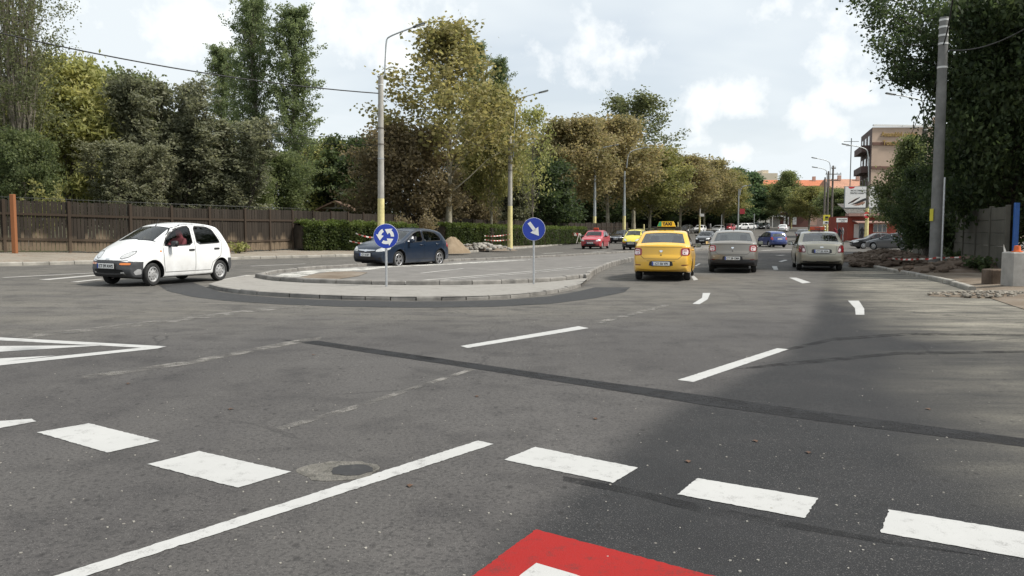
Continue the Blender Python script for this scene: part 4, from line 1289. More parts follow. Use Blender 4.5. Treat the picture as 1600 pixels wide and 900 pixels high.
M['island_asphalt'] = soil('dusty_asphalt', [(.3, (.15, .145, .135)), (.55, (.20, .19, .18)), (.75, (.24, .23, .21))], 1.1, .3)
sheet('island_surface', inner_poly, .10, M['island_asphalt'], step=.5)
# white paint, spilled lime and sand left on it
sheet('lime_spill', pp((425, 438), (440, 433.5), (475, 428.5), (520, 425.0), (600, 420.2), (680, 416.5), (760, 412.2), (830, 408.6), (826, 409.8), (765, 413.6), (690, 418.2), (610, 422.2), (570, 427), (545, 428.5), (500, 430), (480, 436), (450, 441.5)), .106, M['lime'], step=.25)
sheet('sand_patch', pp((462, 441), (490, 434), (515, 430), (550, 429), (575, 431), (560, 437), (530, 442), (495, 444.5)), .110, M['verge'], step=.25)
def ribbon(name, a, b, w, dz, m, extra=None):
    """straight painted line between two photo pixels"""
    pa, pb = P(*a), P(*b)
    d = (pb - pa).to_2d().normalized(); n = Vector((-d.y, d.x)) * w / 2
    poly = [tuple(pa.to_2d() + n), tuple(pa.to_2d() - n), tuple(pb.to_2d() - n), tuple(pb.to_2d() + n)]
    return sheet(name, poly, dz, m, step=.5)
ribbon('lane_marking', (622, 447), (908, 421), .13, .106, M['paint_far'])
ribbon('lane_marking', (640, 448), (945, 420), .10, .107, M['paint_far'])
ribbon('lane_marking', (657, 432), (724, 424), .12, .106, M['paint_far'])
# fresh asphalt laid round the island's kerb
sheet('asphalt_patch', pp((248, 446), (262, 455), (300, 464), (350, 470), (430, 475.5), (520, 479), (640, 481), (760, 480), (860, 475), (930, 466), (975, 457), (985, 449), (930, 449), (905, 455), (860, 463), (790, 468.5), (720, 471), (640, 471.5), (560, 470.5), (490, 468), (430, 465), (385, 461.5), (345, 456.5), (322, 449), (300, 441)), .004, M['new_asphalt'], step=.3)

# ------------------------------------------------------------------ road markings
W_ = M['paint_white']
for q in [[(-60, 669), (0, 658.5), (50, 655), (56, 659), (0, 669.5), (-40, 676)],
          [(58, 676), (139, 662), (250, 689.5), (168, 708)],
          [(231, 726), (311, 705.5), (455, 738), (371, 763)],
          [(787, 719), (836, 699), (997, 731.5), (958, 755)],
          [(1058, 773), (1090, 748), (1278, 779), (1257, 810.5)],
          [(1376, 833), (1389, 797), (1600, 832), (1720, 852), (1715, 894), (1600, 873)]]:
    sheet('crossing_marking', pp(*q), .004, W_, step=.2, rag=.0032)
sheet('lane_marking', pp((-30, 938), (747, 689), (771, 694.5), (20, 938)), .004, W_, step=.3, rag=.0032)
for q in [[(719, 541), (904, 510), (920, 513), (731, 544)], [(1059, 594), (1214, 544.5), (1232, 546), (1083, 597.5)],
          [(1082, 475), (1097, 465.5), (1098, 458), (1110, 458), (1105.5, 468), (1093, 475.5)],
          [(1325, 470), (1342, 470), (1350.5, 483), (1350.5, 492), (1337, 492), (1336, 482)],
          [(1233, 434), (1244, 434), (1267, 441.5), (1254, 443)],
          [(1206, 416), (1214, 416), (1216, 421.7), (1209, 421.7)],
          [(1216, 408.6), (1226, 406), (1231, 406.5), (1221, 409.4)],
          [(1080, 432), (1084.5, 431), (1091, 437), (1084, 438.3)], [(1085, 415.5), (1092, 411.6), (1095, 412), (1088, 416)]]:
    sheet('lane_marking', pp(*q), .004, W_, step=.25, rag=.0032)
# arrow-shaped hatching on the left
sheet('hatch_marking', pp((-60, 524.0), (0, 527.5), (260, 541.5), (246, 545), (0, 532.2), (-60, 529)), .004, W_, step=.3)
sheet('hatch_marking', pp((246, 545), (0, 571.5), (-60, 578), (-60, 572), (0, 566), (224, 543.5)), .0045, W_, step=.3)
sheet('hatch_marking', pp((-60, 540.5), (0, 541), (165, 539.8), (0, 550), (-60, 553)), .004, W_, step=.3)
sheet('hatch_marking', pp((-60, 565), (0, 560.5), (88, 556), (0, 566.0), (-60, 571.5)), .0042, W_, step=.3)
# red field with a white symbol in the foreground
sheet('red_marking', pp((837, 828), (1111, 900), (1160, 913), (1040, 990), (600, 990), (740, 900)), .004, M['paint_red'], step=.2, rag=.004)
sheet('symbol_marking', pp((838, 882), (899, 900), (980, 930), (930, 990), (720, 990), (814, 900)), .008, W_, step=.2)
# seams, scrubbed-off lines
for q in [[(440, 531), (500, 533), (700, 562), (900, 591), (1100, 618), (1300, 646), (1620, 688), (1620, 701), (1300, 661), (1100, 633), (900, 601), (700, 570), (500, 540)],
          [(880, 744), (960, 758), (1100, 789), (1250, 818), (1400, 846), (1560, 872), (1400, 852), (1250, 828), (1100, 803), (980, 772), (880, 752)],
          [(1180, 556), (1300, 528), (1420, 520), (1620, 523), (1620, 526), (1420, 524), (1300, 533), (1200, 556)],
          [(1120, 580), (1230, 566), (1400, 550), (1620, 548), (1620, 551), (1400, 555), (1240, 571)]]:
    sheet('asphalt_seam' if q[0][0] in (440, 880) else 'tyre_mark', pp(*q), .003, M['tar'] if q[0][0] == 440 else M['faint_tar'], step=.3)
for q in [[(20, 526), (200, 506), (440, 478), (484, 475), (484, 479), (440, 483), (200, 512), (30, 531)],
          [(125, 588), (300, 563), (470, 530), (506, 527), (500, 531), (470, 536), (300, 569), (135, 593)],
          [(430, 669), (560, 632), (735, 576), (742, 578), (560, 638), (440, 673)],
          [(930, 503), (1040, 476), (1050, 477), (940, 506)]]:
    sheet('scrubbed_line', pp(*q), .0035, M['paint_old'], step=.3)
# lines behind the white car and on the far carriageway
for a, b, w in [((5, 434), (150, 426.5), .15), ((68, 437.5), (152, 430), .3), ((116, 441), (160, 436), .2), ((345, 438.5), (393, 430), .30), ((392, 416), (477, 412.4), .16),
                ((468, 421.5), (532, 419), .14), ((726, 412.4), (780, 409.4), .16), ((776, 403.6), (812, 401.8), .18), ((843, 404.2), (884, 402), .18), ((848, 396.5), (880, 394.5), .2), ((925, 393.8), (947, 392.2), .2), ((905, 399.8), (935, 397.8), .2),
                ((1190, 391.5), (1250, 389.0), .5), ((1215, 399.5), (1226, 398.5), .3), ((1105, 389.8), (1150, 387.5), .5)]:
    ribbon('lane_marking', a, b, w, .006, M['paint_far'])
M['rubble_patch'] = soil('broken_concrete', [(.3, (.10, .095, .085)), (.5, (.19, .18, .16)), (.7, (.26, .245, .22))], 14, 1.0)
# broken-out manhole surround near the long line
mh = thing('manhole_patch', 'broken concrete round a buried manhole cover beside the long white line', 'manhole', P(528, 735))
c0 = P(528, 735)
rg = random.Random(5)
for nm, k, dz, m, cx in (('rim', .25, .004, 'rubble_patch', 0), ('cover', .14, .007, 'new_asphalt', .09)):
    b = MB(); n = 22
    ring = [(cx + k * (1 + rg.uniform(-.13, .13)) * math.cos(t), .82 * k * (1 + rg.uniform(-.13, .13)) * math.sin(t)) for t in np.linspace(0, 2 * math.pi, n, endpoint=False)]
    b.prism(ring, dz - .004, dz)
    b.build(nm, M[m], mh)
# few loose stones and leaves lying on the road
b = MB()
for _ in range(300):
    px, py = rg.uniform(0, 1600), 470 + 430 * rg.random() ** .7
    p = P(px, py); s_ = rg.uniform(.004, .012)
    b.box(p + Vector((0, 0, s_ * .2)), (s_, s_ * rg.uniform(.6, 1), s_ * .5), rot=rg.uniform(0, 3))
tag(b.build('loose_gravel', M['kerbstone']), 'small stone chips scattered on the asphalt', 'gravel', kind='stuff')
b = MB()
for px, py in ((1263, 708), (1075, 722), (745, 620), (490, 555), (1450, 640), (1180, 690), (360, 640), (930, 655), (1215, 425), (200, 600), (640, 760)):
    p = P(px, py)
    b.add([p + Vector((math.cos(a) * .028 * k, math.sin(a) * .028 * k, .005 + .006 * (i % 2))) for i, (a, k) in enumerate(zip(np.linspace(0, 6.28, 7)[:-1] + rg.random(), (1, .6, .9, .6, 1, .7)))], [(0, 1, 2, 3, 4, 5)])
tag(b.build('fallen_leaves', plain('dry_leaf', (.085, .045, .025), .8, var=.3)), 'dry brown leaves lying on the asphalt', 'leaves', kind='stuff')
# ------------------------------------------------------------------ wooden fence along the left
def wood(name, a, b_, scale=1.0, dusty=0.0):
    t = NT(name); o = t.obj()
    rnd = t.n('ShaderNodeNewGeometry').outputs['Random Per Island']
    mp = t.n('ShaderNodeMapping', {'Vector': o, 'Scale': (9 * scale, 9 * scale, .7 * scale)})
    n = t.noise(mp.outputs[0], 2.2, 6, .65)
    c = t.mix(n, a, b_)
    c = t.mix(t.math('MULTIPLY', rnd, .5), c, [k * 1.7 for k in b_])
    sep = t.n('ShaderNodeSeparateXYZ', {0: o})
    if dusty:
        lift = t.math('ADD', sep.outputs['Z'], t.math('MULTIPLY', t.math('SUBTRACT', t.noise(o, .55, 3), .5), 2.2))
        lift = t.math('ADD', lift, t.math('MULTIPLY', rnd, .5))
        c = t.mix(t.ramp(lift, [(.55, dusty), (1.25, 0.0)]), c, (.19, .145, .10))
    t.set(color=c, rough=.85, spec=.2); t.bump(n, .4, .01)
    return t.m
M['fence_wood'] = wood('stained_boards', (.019, .016, .013), (.036, .029, .023), 1, .85)
M['fence_post'] = wood('dark_posts', (.026, .019, .014), (.045, .033, .024), 1, .3)
M['gate_post'] = wood('orange_post', (.16, .065, .03), (.24, .10, .045))
M['roof_wood'] = wood('weathered_roof', (.06, .04, .03), (.11, .075, .055))
FL = [(-27.5, 29.0), (-21.3, 33.5), (-17.2, 36.0), (-13.6, 40.6), (-11.6, 46.5), (-9.2, 54.5), (-4.4, 68.0), (1.2, 80), (5.6, 90), (10, 101), (17, 117)]
fl = resample(FL, 2.45, False)
fence = thing('wooden_fence', 'long dark brown board fence behind the left pavement and hedges', 'fence', (fl[0][0], fl[0][1], 0))
rf = random.Random(11)
for i in range(len(fl) - 1):
    a, b_ = fl[i], fl[i + 1]
    L = float(np.linalg.norm(b_ - a)); ang = math.atan2(b_[1] - a[1], b_[0] - a[0])
    za = sz(*a); zb_ = sz(*b_)
    top = 2.16 + rf.uniform(-.05, .06)
    m = MB(); nb = int(L / .135)
    for k in range(nb):
        u = (k + .5) / nb * L
        zz = (zb_ - za) * u / L
        h = top + rf.uniform(-.02, .02); z0 = .04 + rf.uniform(0, .05)
        m.box((u, rf.uniform(-.006, .006), zz + (h + z0) / 2), (.122, .022, h - z0), rot=Matrix.Rotation(rf.uniform(-.008, .008), 3, 'Y'))
    p = m.build('fence_panel', M['fence_wood'], fence)
    p.location = (a[0] - fl[0][0], a[1] - fl[0][1], za); p.rotation_euler.z = ang
    for zr in (.55, 1.62):
        r_ = MB(); r_.box((L / 2, -.035, zr + (zb_ - za) / 2), (L - .12, .045, .10), rot=Matrix.Rotation(-math.atan2(zb_ - za, L), 3, 'Y'))
        q = r_.build('rail', M['fence_post'], p)
    m = MB(); m.box((0, -.02, 1.1), (.12, .12, 2.24), bev=.01)
    q = m.build('post', M['fence_post'], fence); q.location = p.location; q.rotation_euler.z = ang
# low wire fence with spikes seen just above the boards
m = MB()
wv = resample([tuple(np.array(p) + np.array([-.35, .9])) for p in FL[:5]], .22, False)
for p in wv:
    z = sz(*p); m.tube([(p[0], p[1], z + .1), (p[0], p[1], z + 2.36)], .007, 4)
for zz in (2.05, 2.30):
    m.tube([(p[0], p[1], sz(*p) + zz) for p in wv[::6]], .009, 4)
tag(m.build('railing', plain('railing_paint', (.06, .06, .055), .6)), 'thin metal railing with spikes just behind the board fence', 'railing')
x, y = X(22, 33.0), 33.0
gp = MB(); gp.box((0, 0, 1.15), (.17, .17, 2.55), bev=.012)
o = gp.build('gate_post', M['gate_post']); o.location = (x, y, sz(x, y)); tag(o, 'orange brown square timber post standing in front of the board fence', 'post')

# ------------------------------------------------------------------ street lamps and poles
M['lamp_grey'] = plain('lamp_grey', (.36, .38, .38), .45, .4, var=.12)
M['lamp_dark'] = plain('lamp_dark', (.10, .11, .11), .5, .2, var=.12)
M['lamp_glass'] = plain('lamp_glass', (.60, .62, .60), .2, var=.1)
M['tarred_wood'] = plain('old_pole_wood', (.13, .115, .10), .85, var=.3, scale=3, bump=.4)
M['white_band'] = plain('white_band', (.62, .62, .6), .6)
def street_lamp(label, px, d, zb, ztop, r0, r1, zy=None, arm=None, mp='pole_concrete', bands=(), head=.6, group='street lamps beside the road', name='street_lamp', pipe=.045, lean=0.0):
    x = X(px, d)
    t = thing(name, label, 'street lamp' if arm else 'pole', (x, d, zb), 0, group)
    m = MB(); n = 14
    lx = lambda z: lean * z
    if zy:
        rr = r0 + (r1 - r0) * zy / ztop
        m.tube([(0, 0, -.2), (lx(zy), 0, zy)], [r0 + .006, rr + .006], n); m.build('painted_base', M['pole_yellow'], t, 50)
        m = MB(); m.tube([(lx(zy), 0, zy), (lx(ztop), 0, ztop)], [rr, r1], n); m.build('pole', M[mp], t, 50)
    else:
        m.tube([(0, 0, -.2), (lx(ztop), 0, ztop)], [r0, r1], n); m.build('pole', M[mp], t, 50)
    for zz, mat_ in bands:
        rr = r0 + (r1 - r0) * zz / ztop + .012
        m = MB(); m.tube([(lx(zz), 0, zz - .035), (lx(zz), 0, zz + .035)], rr, n); m.build('band', M[mat_], t, 50)
    if arm:
        pts = []
        for q in arm:
            xx, zz = XZ(q[0], q[1], d)
            pts.append((xx - x, 0 if len(q) < 3 else q[2], zz - zb))
        sm = [tuple(p) for p in chaikin([np.array(p) for p in pts], 2, False)]
        m = MB(); m.tube(sm, pipe, 8); m.build('lamp_arm', M['lamp_grey'], t, 60)
        a, b_ = Vector(pts[-2]), Vector(pts[-1]); dd = (b_ - a).normalized()
        m = MB()
        rot = dd.to_track_quat('X', 'Z').to_matrix()
        m.cur = 0; m.box(b_ + dd * head * .45, (head, .26, .11), rot=rot, bev=.045)
        m.cur = 1; m.box(b_ + dd * head * .55 - Vector((0, 0, .06)), (head * .6, .20, .03), rot=rot)
        m.build('lamp_head', [M['lamp_dark'], M['lamp_glass']], t, 40)
    return t
x1 = X(595, 45.5)
street_lamp('tall concrete lamp post with pale yellow base behind the round arrow sign', 595, 45.5, sz(x1, 45.5), 9.9, .20, .145, 3.05, [(601, 118), (603, 64), (607, 57), (646, 42.5)], bands=[(7.0, 'tarred_wood'), (6.1, 'tarred_wood'), (5.3, 'steel'), (9.4, 'white_band')], head=.75, lean=.010)
x2 = X(797, 62)
street_lamp('concrete lamp post with yellow base beside rubble and taped hedge gap', 797, 62, sz(x2, 62), 8.6, .20, .15, 3.25, [(802, 245), (805, 160), (812, 153), (842, 145)], bands=[(6.6, 'tarred_wood'), (6.0, 'tarred_wood')], head=.8)
x3 = X(929, 103)
street_lamp('slim lamp post with yellow base behind the red taxi', 929, 103, sz(x3, 103), 9.0, .22, .13, 3.0, [(933, 252), (934, 238), (940, 231), (957, 227.5)], mp='lamp_grey', head=.9, pipe=.07)
x4 = X(974, 110)
street_lamp('slim lamp post with yellow base behind the black oncoming car', 975, 110, sz(x4, 110), 9.2, .24, .13, 3.1, [(979, 262), (981, 242), (988, 235), (1004, 231.5)], mp='lamp_grey', head=.9, pipe=.07)
x5 = X(1153, 152)
t5 = street_lamp('grey lamp post with a small red banner among the far trees', 1153, 152, gz(x5, 152) + .12, 8.2, .17, .12, None, [(1156, 305), (1157, 296), (1161, 291), (1167, 290)], mp='lamp_grey', head=1.0, pipe=.09)
m = MB(); m.box((.75, 0, 4.0), (.95, .05, 1.0)); m.build('banner', plain('banner_red', (.34, .03, .04), .6), t5)
x6 = X(1093, 148)
t6 = street_lamp('cream post with small white plate near the parked white car', 1093, 148, gz(x6, 148) + .1, 7.0, .17, .14, 3.4, None, name='post', group='posts among the far trees')
m = MB(); m.box((.35, -.2, 3.3), (.8, .04, .5)); m.build('plate', M['plate'], t6)
for px, d, h, lab in ((1127, 160, 3.4, 'thin grey post in front of the far parked cars'), (1178, 175, 3.6, 'thin pale post behind the parked white cars'), (1059, 130, 2.2, 'short cream stub post under the plane trees'), (1006, 112, 2.0, 'short yellow stub post behind the taxi roof sign')):
    xx = X(px, d)
    street_lamp(lab, px, d, gz(xx, d) + .1, h, .10, .09, None, None, mp='pole_yellow' if 'yellow' in lab or 'cream' in lab else 'lamp_grey', name='post', group='posts among the far trees')
x8 = X(1236, 200)
street_lamp('pale yellow post in front of the dark red shop', 1236, 200, gz(x8, 200) + .1, 4.6, .20, .16, 4.0, None, name='post', group='posts among the far trees')
# cluster at the far right corner
d9 = 112
xa = X(1286, d9); za = gz(xa, d9) + .12
ta = street_lamp('first lamp post of the cluster with yellow bus sign on it', 1287, d9, za, 8.5, .16, .11, 2.4, [(1291, 300), (1293, 270), (1289, 264), (1277, 262)], mp='tarred_wood', head=.8, pipe=.05)
tb = street_lamp('second lamp post of the cluster with the highest arm', 1292, d9 + 2, za, 9.5, .16, .11, 2.4, [(1296, 290), (1298, 258), (1294, 251), (1276, 247.5)], mp='tarred_wood', head=.8, pipe=.05)
tc = street_lamp('wooden line pole with crossarms beside the lamp post cluster', 1299, d9 + 1, za, 10.2, .16, .12, 2.6, None, mp='tarred_wood', name='utility_pole', group='wooden line poles')
for zz, w in ((9.0, 2.2), (8.1, 1.1), (9.8, .6)):
    m = MB(); m.box((0, -.18, zz), (w, .11, .11))
    for k in (-1, -.5, .5, 1): m.tube([(k * w * .46, -.18, zz), (k * w * .46, -.18, zz + .24)], .035, 5)
    m.build('crossarm', M['tarred_wood'], tc)
M['sign_yellow'] = plain('sign_yellow', (.62, .55, .05), .5, var=.08)
M['sign_white'] = plain('sign_white', (.72, .72, .70), .45, var=.05)
M['sign_black'] = plain('sign_black', (.015, .015, .016), .5)
m = MB(); m.box((.25, -.3, 2.85), (.95, .05, .85)); sgn = m.build('bus_sign', M['sign_yellow'], ta)
m = MB(); m.box((.25, -.335, 2.92), (.42, .01, .28)); m.box((.25, -.335, 2.66), (.6, .01, .06)); m.build('bus_symbol', M['sign_black'], sgn)
m = MB(); m.box((.25, -.3, 2.20), (.95, .05, .42)); sgn = m.build('tow_sign', M['sign_white'], ta)
m = MB(); m.box((.25, -.335, 2.16), (.5, .01, .10)); m.box((.22, -.335, 2.25), (.26, .01, .09)); m.build('tow_symbol', M['sign_black'], sgn)
x10 = X(1356, 97.0); z10 = gz(x10, 97) + .13
tp = street_lamp('dark lamp post with yellow base in front of the red building', 1354, 97, z10, 7.2, .24, .16, 4.0, [(1357, 300), (1357, 240), (1352, 231), (1326, 226.5)], mp='tarred_wood', head=.9, pipe=.06)
st = thing('stop_sign', 'small red stop sign hanging beside the yellow pole base', 'traffic sign', (x10 - .35, 96.6, z10 + 3.15))
M['sign_red'] = plain('sign_red', (.50, .02, .025), .4, var=.06)
m = MB(); m.prism([(.40 * math.cos(R(22.5 + 45 * k)), .40 * math.sin(R(22.5 + 45 * k))) for k in range(8)], -.012, .012, M=AX_Y); m.build('sign_plate', M['sign_red'], st)
text_mesh('stop_lettering', 'STOP', .30, M['sign_white'], st, (0, -.016, 0), (math.pi / 2, 0, 0), .012)
m = MB(); m.tube([(.1, .05, 0), (.5, .25, 0)], .03, 6); m.build('bracket', M['steel'], st)
x11 = X(1440, 64)
tq = street_lamp('grey lamp post rising out of the green tree on the right', 1440, 64, rz_(x11, 64), 9.9, .21, .17, None, [(1443, 200), (1444, 162), (1438, 155), (1399, 148)], mp='tarred_wood', bands=[(9.4, 'white_band')], head=.85, pipe=.045)
x12 = X(1463, 29.8)
M['pole_grey'] = plain('weathered_pole', (.17, .168, .16), .85, var=.25, scale=2.4, bump=.4)
big = street_lamp('thick grey concrete power pole beside the rubble heap', 1462.5, 29.8, rz_(x12, 29.8), 9.2, .215, .155, None, None, mp='pole_grey', bands=[(9.1, 'white_band'), (8.85, 'white_band'), (8.55, 'white_band'), (8.25, 'white_band'), (7.4, 'white_band')], name='power_pole', group='power poles')
m = MB(); m.box((-.215, -.05, 2.0), (.02, .22, .45)); m.build('warning_plate', M['sign_yellow'], big)
for k in range(0):
    m = MB(); m.tube([(-.5, .05, 8.2 + .3 * k), (.45, .05, 8.2 + .3 * k)], .03, 6)
    for sx in (-.48, .43): m.tube([(sx, .05, 8.2 + .3 * k), (sx, .05, 8.42 + .3 * k)], [.05, .03], 8)
    m.build('insulator_arm', M['lamp_dark'], big)
m = MB(); m.tube([(0, 0, -.2), (0, 0, 3.35)], .035, 8)
o = m.build('steel_post', M['steel'], None, 50); xx = X(1473, 29.2); o.location = (xx, 29.2, rz_(xx, 29.2)); tag(o, 'thin galvanised post standing close beside the thick power pole', 'post')
xx = X(1501, 36.5); mt_ = thing('meter_cabinet_post', 'pale cabinet on twin rails in front of the concrete wall', 'cabinet', (xx, 36.5, rz_(xx, 36.5)))
m = MB(); m.box((0, 0, 2.55), (.34, .2, .95), bev=.02); m.build('cabinet', M['concrete'], mt_)
for s_ in (-.13, .13):
    m = MB(); m.tube([(s_, 0, -.1), (s_, 0, 2.6)], .028, 6); m.build('rail', M['steel'], mt_)
# antenna mast on the roofs
m = MB(); m.tube([(0, 0, 0), (0, 0, 9)], .09, 6); m.tube([(-1.4, 0, 8.4), (1.4, 0, 8.4)], .06, 5); m.tube([(-1, 0, 7.6), (1, 0, 7.6)], .05, 5)
o = m.build('antenna_mast', M['lamp_dark']); d_ = 150; xx = X(1326, d_); o.location = (xx, d_, Zp(292, d_)); tag(o, 'thin dark antenna mast standing up before the orange roofs', 'antenna')

# ------------------------------------------------------------------ cables
M['cable'] = plain('cable_black', (.02, .02, .02), .6)
def cable(label, a, b_, sag, r=.02, group='overhead cables'):
    a = Vector(a); b_ = Vector(b_)
    pts = [a.lerp(b_, u) - Vector((0, 0, sag * 4 * u * (1 - u))) for u in np.linspace(0, 1, 19)]
    m = MB(); m.tube(pts, r, 6)
    return tag(m.build('overhead_cable', M['cable'], None, 60), label, 'cable', group)
def at(px, py, d):
    x, z = XZ(px, py, d); return (x, d, z)
cable('thick black cable sagging from the left trees to the nearest lamp post', at(-70, 35, 36), at(594, 146, 45.5), .45, .032)
cable('thin upper wire leading left from the nearest lamp post', at(-70, 172, 52), at(594, 216, 45.5), .25, .013)
cable('thin lower wire leading left from the nearest lamp post', at(-70, 192, 60), at(594, 227, 45.5), .25, .013)
cable('thin wire between the two nearest lamp posts', at(597, 150, 45.5), at(800, 245, 62), .35, .013)
for k, (a, b_) in enumerate(((at(1497, -60, 21), at(1474, 70, 29.8)), (at(1478, 62, 29.8), at(1441, 205, 64)), (at(1466, 95, 29.8), at(1415, 226, 78)), (at(1462, 128, 29.8), at(1438, 214, 64)), (at(1480, 78, 29.8), at(1640, 20, 24)))):
    cable(['cable coming down steeply to the top of the power pole', 'upper cable from the power pole to the lamp post in the tree', 'longest cable slanting from the power pole behind the tree', 'lower cable from the power pole to the lamp post in the tree', 'cable leaving the power pole into the dark foliage'][k], a, b_, .35, .022)

# ------------------------------------------------------------------ round blue signs on the island
M['sign_blue'] = plain('sign_blue', (.006, .035, .33), .42, var=.05)
M['sign_blue'].node_tree.nodes['Principled BSDF'].inputs['Coat Weight'].default_value = .25
def blue_sign(label, px, base_py, cy, dz):
    b0 = P(px, base_py, dz)
    d = b0.y
    t = thing('traffic_sign', label, 'traffic sign', b0, math.atan2(-(px - 800), FPX))
    zc = Zp(cy, d) - b0.z
    m = MB(); m.tube([(0, .03, -.15), (0, .03, zc + .22)], .030, 10); m.build('post', M['steel'], t, 50)
    m = MB(); ring = [(.30 * math.cos(k), .30 * math.sin(k)) for k in np.linspace(0, 2 * math.pi, 49)[:-1]]
    m.prism(ring, -.012, .004, M=AX_Y, c=(0, 0, zc))
    pl = m.build('sign_plate', M['sign_blue'], t)
    m = MB()
    r0 = [(.302 * math.cos(k), .302 * math.sin(k)) for k in np.linspace(0, 2 * math.pi, 49)]
    m.tube([(a, .004, zc + b_) for a, b_ in r0], .006, 5, False); m.build('rim', M['sign_white'], pl)
    for zz in (-.12, .12):
        m = MB(); m.box((0, .025, zc + zz), (.1, .04, .05)); m.build('bracket', M['steel'], t)
    return t, pl, zc
t, pl, zc = blue_sign('round blue sign with three white arrows chasing in a circle', 604, 447, 369, .10)
for k in range(3):
    m = MB(); a0 = R(-4 + 120 * k) ; r_in, r_out = .118, .198
    arc = np.linspace(a0, a0 + R(52), 9)
    poly = [(r_out * math.cos(a), r_out * math.sin(a)) for a in arc] + [(r_in * math.cos(a), r_in * math.sin(a)) for a in arc[::-1]]
    vs = []; fs = []
    for i in range(9):
        vs += [(r_out * math.cos(arc[i]), -.016, zc + r_out * math.sin(arc[i])), (r_in * math.cos(arc[i]), -.016, zc + r_in * math.sin(arc[i]))]
    fs = [(2 * i, 2 * i + 1, 2 * i + 3, 2 * i + 2) for i in range(8)]
    m.add(vs, fs)
    e = arc[-1]; rm = .145; ce, se = math.cos(e), math.sin(e)
    tipa = e + R(50)
    m.add([(.250 * ce, -.016, zc + .250 * se), (.058 * ce, -.016, zc + .058 * se), (.195 * math.cos(tipa), -.016, zc + .175 * math.sin(tipa))], [(0, 1, 2)])
    m.build('arrow_marking', M['sign_white'], pl)
t, pl, zc = blue_sign('round blue sign with one white arrow pointing down to the right', 834, 443, 358, .10)
m = MB()
u = Vector((.60, -.80)).normalized(); v = Vector((-u.y, u.x))
def uv(a, b_): q = u * a + v * b_; return (q.x, -.016, zc + q.y)
m.add([uv(-.22, .045), uv(-.22, -.045), uv(.05, -.045), uv(.05, .045)], [(0, 1, 2, 3)])
m.add([uv(.02, .13), uv(.02, -.13), uv(.225, 0)], [(0, 1, 2)])
m.build('arrow_marking', M['sign_white'], pl)

# ------------------------------------------------------------------ heaps, rubble, tape
M['stone_grey'] = plain('dusty_stones', (.19, .17, .14), .9, var=.4, scale=7)
def heap(name, label, cat, c, rx, ry, h, m_, seed, chunks=0, chunk_mat='earth', csize=.12, zf=gz, power=1.4):
    rg = random.Random(seed)
    t = thing(name, label, cat, (c[0], c[1], zf(*c)))
    b = MB(); n = 30; k = 11
    vs = [(0, 0, h)]
    ph = [rg.uniform(0, 6.28) for _ in range(6)]
    for j in range(1, k + 1):
        r = j / k
        for i in range(n):
            a = 2 * math.pi * i / n
            w = 1 + .13 * math.sin(2 * a + ph[0]) + .09 * math.sin(3 * a + ph[1]) + .06 * math.sin(7 * a + ph[2])
            z = h * (1 - r ** power) * (1 + .22 * math.sin(3 * a + 5 * r + ph[3]) * r) + rg.uniform(-.045, .045) * h * 1.2
            vs.append((rx * r * w * math.cos(a), ry * r * w * math.sin(a), z if j < k else -.06))
    fs = [(0, 1 + i, 1 + (i + 1) % n) for i in range(n)]
    for j in range(k - 1):
        for i in range(n):
            a, b_ = 1 + j * n + i, 1 + j * n + (i + 1) % n
            fs.append((a, a + n, b_ + n, b_))
    b.add(vs, fs)
    b.build('mound', m_, t, 180)
    if chunks:
        b = MB()
        for _ in range(chunks):
            a = rg.uniform(0, 6.28); r = rg.random() ** .6 * 1.05
            s_ = csize * rg.uniform(.4, 1.5)
            z = max(0, h * (1 - min(r, 1) ** power)) + s_ * .15
            rot = Matrix.Rotation(rg.uniform(0, 3), 3, 'Z') @ Matrix.Rotation(rg.uniform(-.7, .7), 3, 'X')
            b.box((rx * r * math.cos(a), ry * r * math.sin(a), z), (s_ * 1.5, s_, s_ * .6), rot=rot, bev=s_ * .15)
        o = b.build('rubble', M[chunk_mat], t); tag(o, kind='stuff')
    return t
heap('sand_heap', 'smooth pale sand heap on the pavement right behind the dark hatchback', 'heap', (X(706, 47.8), 47.8), 1.05, .9, .92, M['sand'], 2, zf=sz)
heap('rubble_heap', 'low heap of broken kerb pieces beside the second lamp post', 'heap', (X(748, 55.5), 55.5), 2.3, 1.2, .40, M['verge'], 3, 90, 'kerbstone', .22, zf=sz)
heap('earth_heap', 'dark dug earth heap at the corner in front of the grey estate car', 'heap', (X(1385, 39), 39), 2.3, 2.6, .46, M['earth'], 4, 420, 'earth', .13, zf=rz_)
heap('earth_heap', 'brown earth and asphalt slabs piled beside the thick power pole', 'heap', (X(1405, 33), 33), 1.9, 1.5, .44, M['earth'], 5, 260, 'earth', .15, zf=rz_)
heap('earth_heap', 'low dark soil bank at the foot of the concrete wall', 'heap', (X(1520, 28), 28), 2.4, 1.2, .42, M['earth'], 6, 80, 'earth', .16, zf=rz_)
heap('stone_heap', 'scattered broken stones at the kerb end near the concrete block', 'heap', (X(1562, 18.6), 18.6), 1.5, .7, .06, M['verge'], 7, 380, 'stone_grey', .055, zf=rz_)
M['tape_red'] = plain('tape_red', (.45, .05, .04), .5); M['tape_white'] = plain('tape_white', (.62, .58, .52), .5)
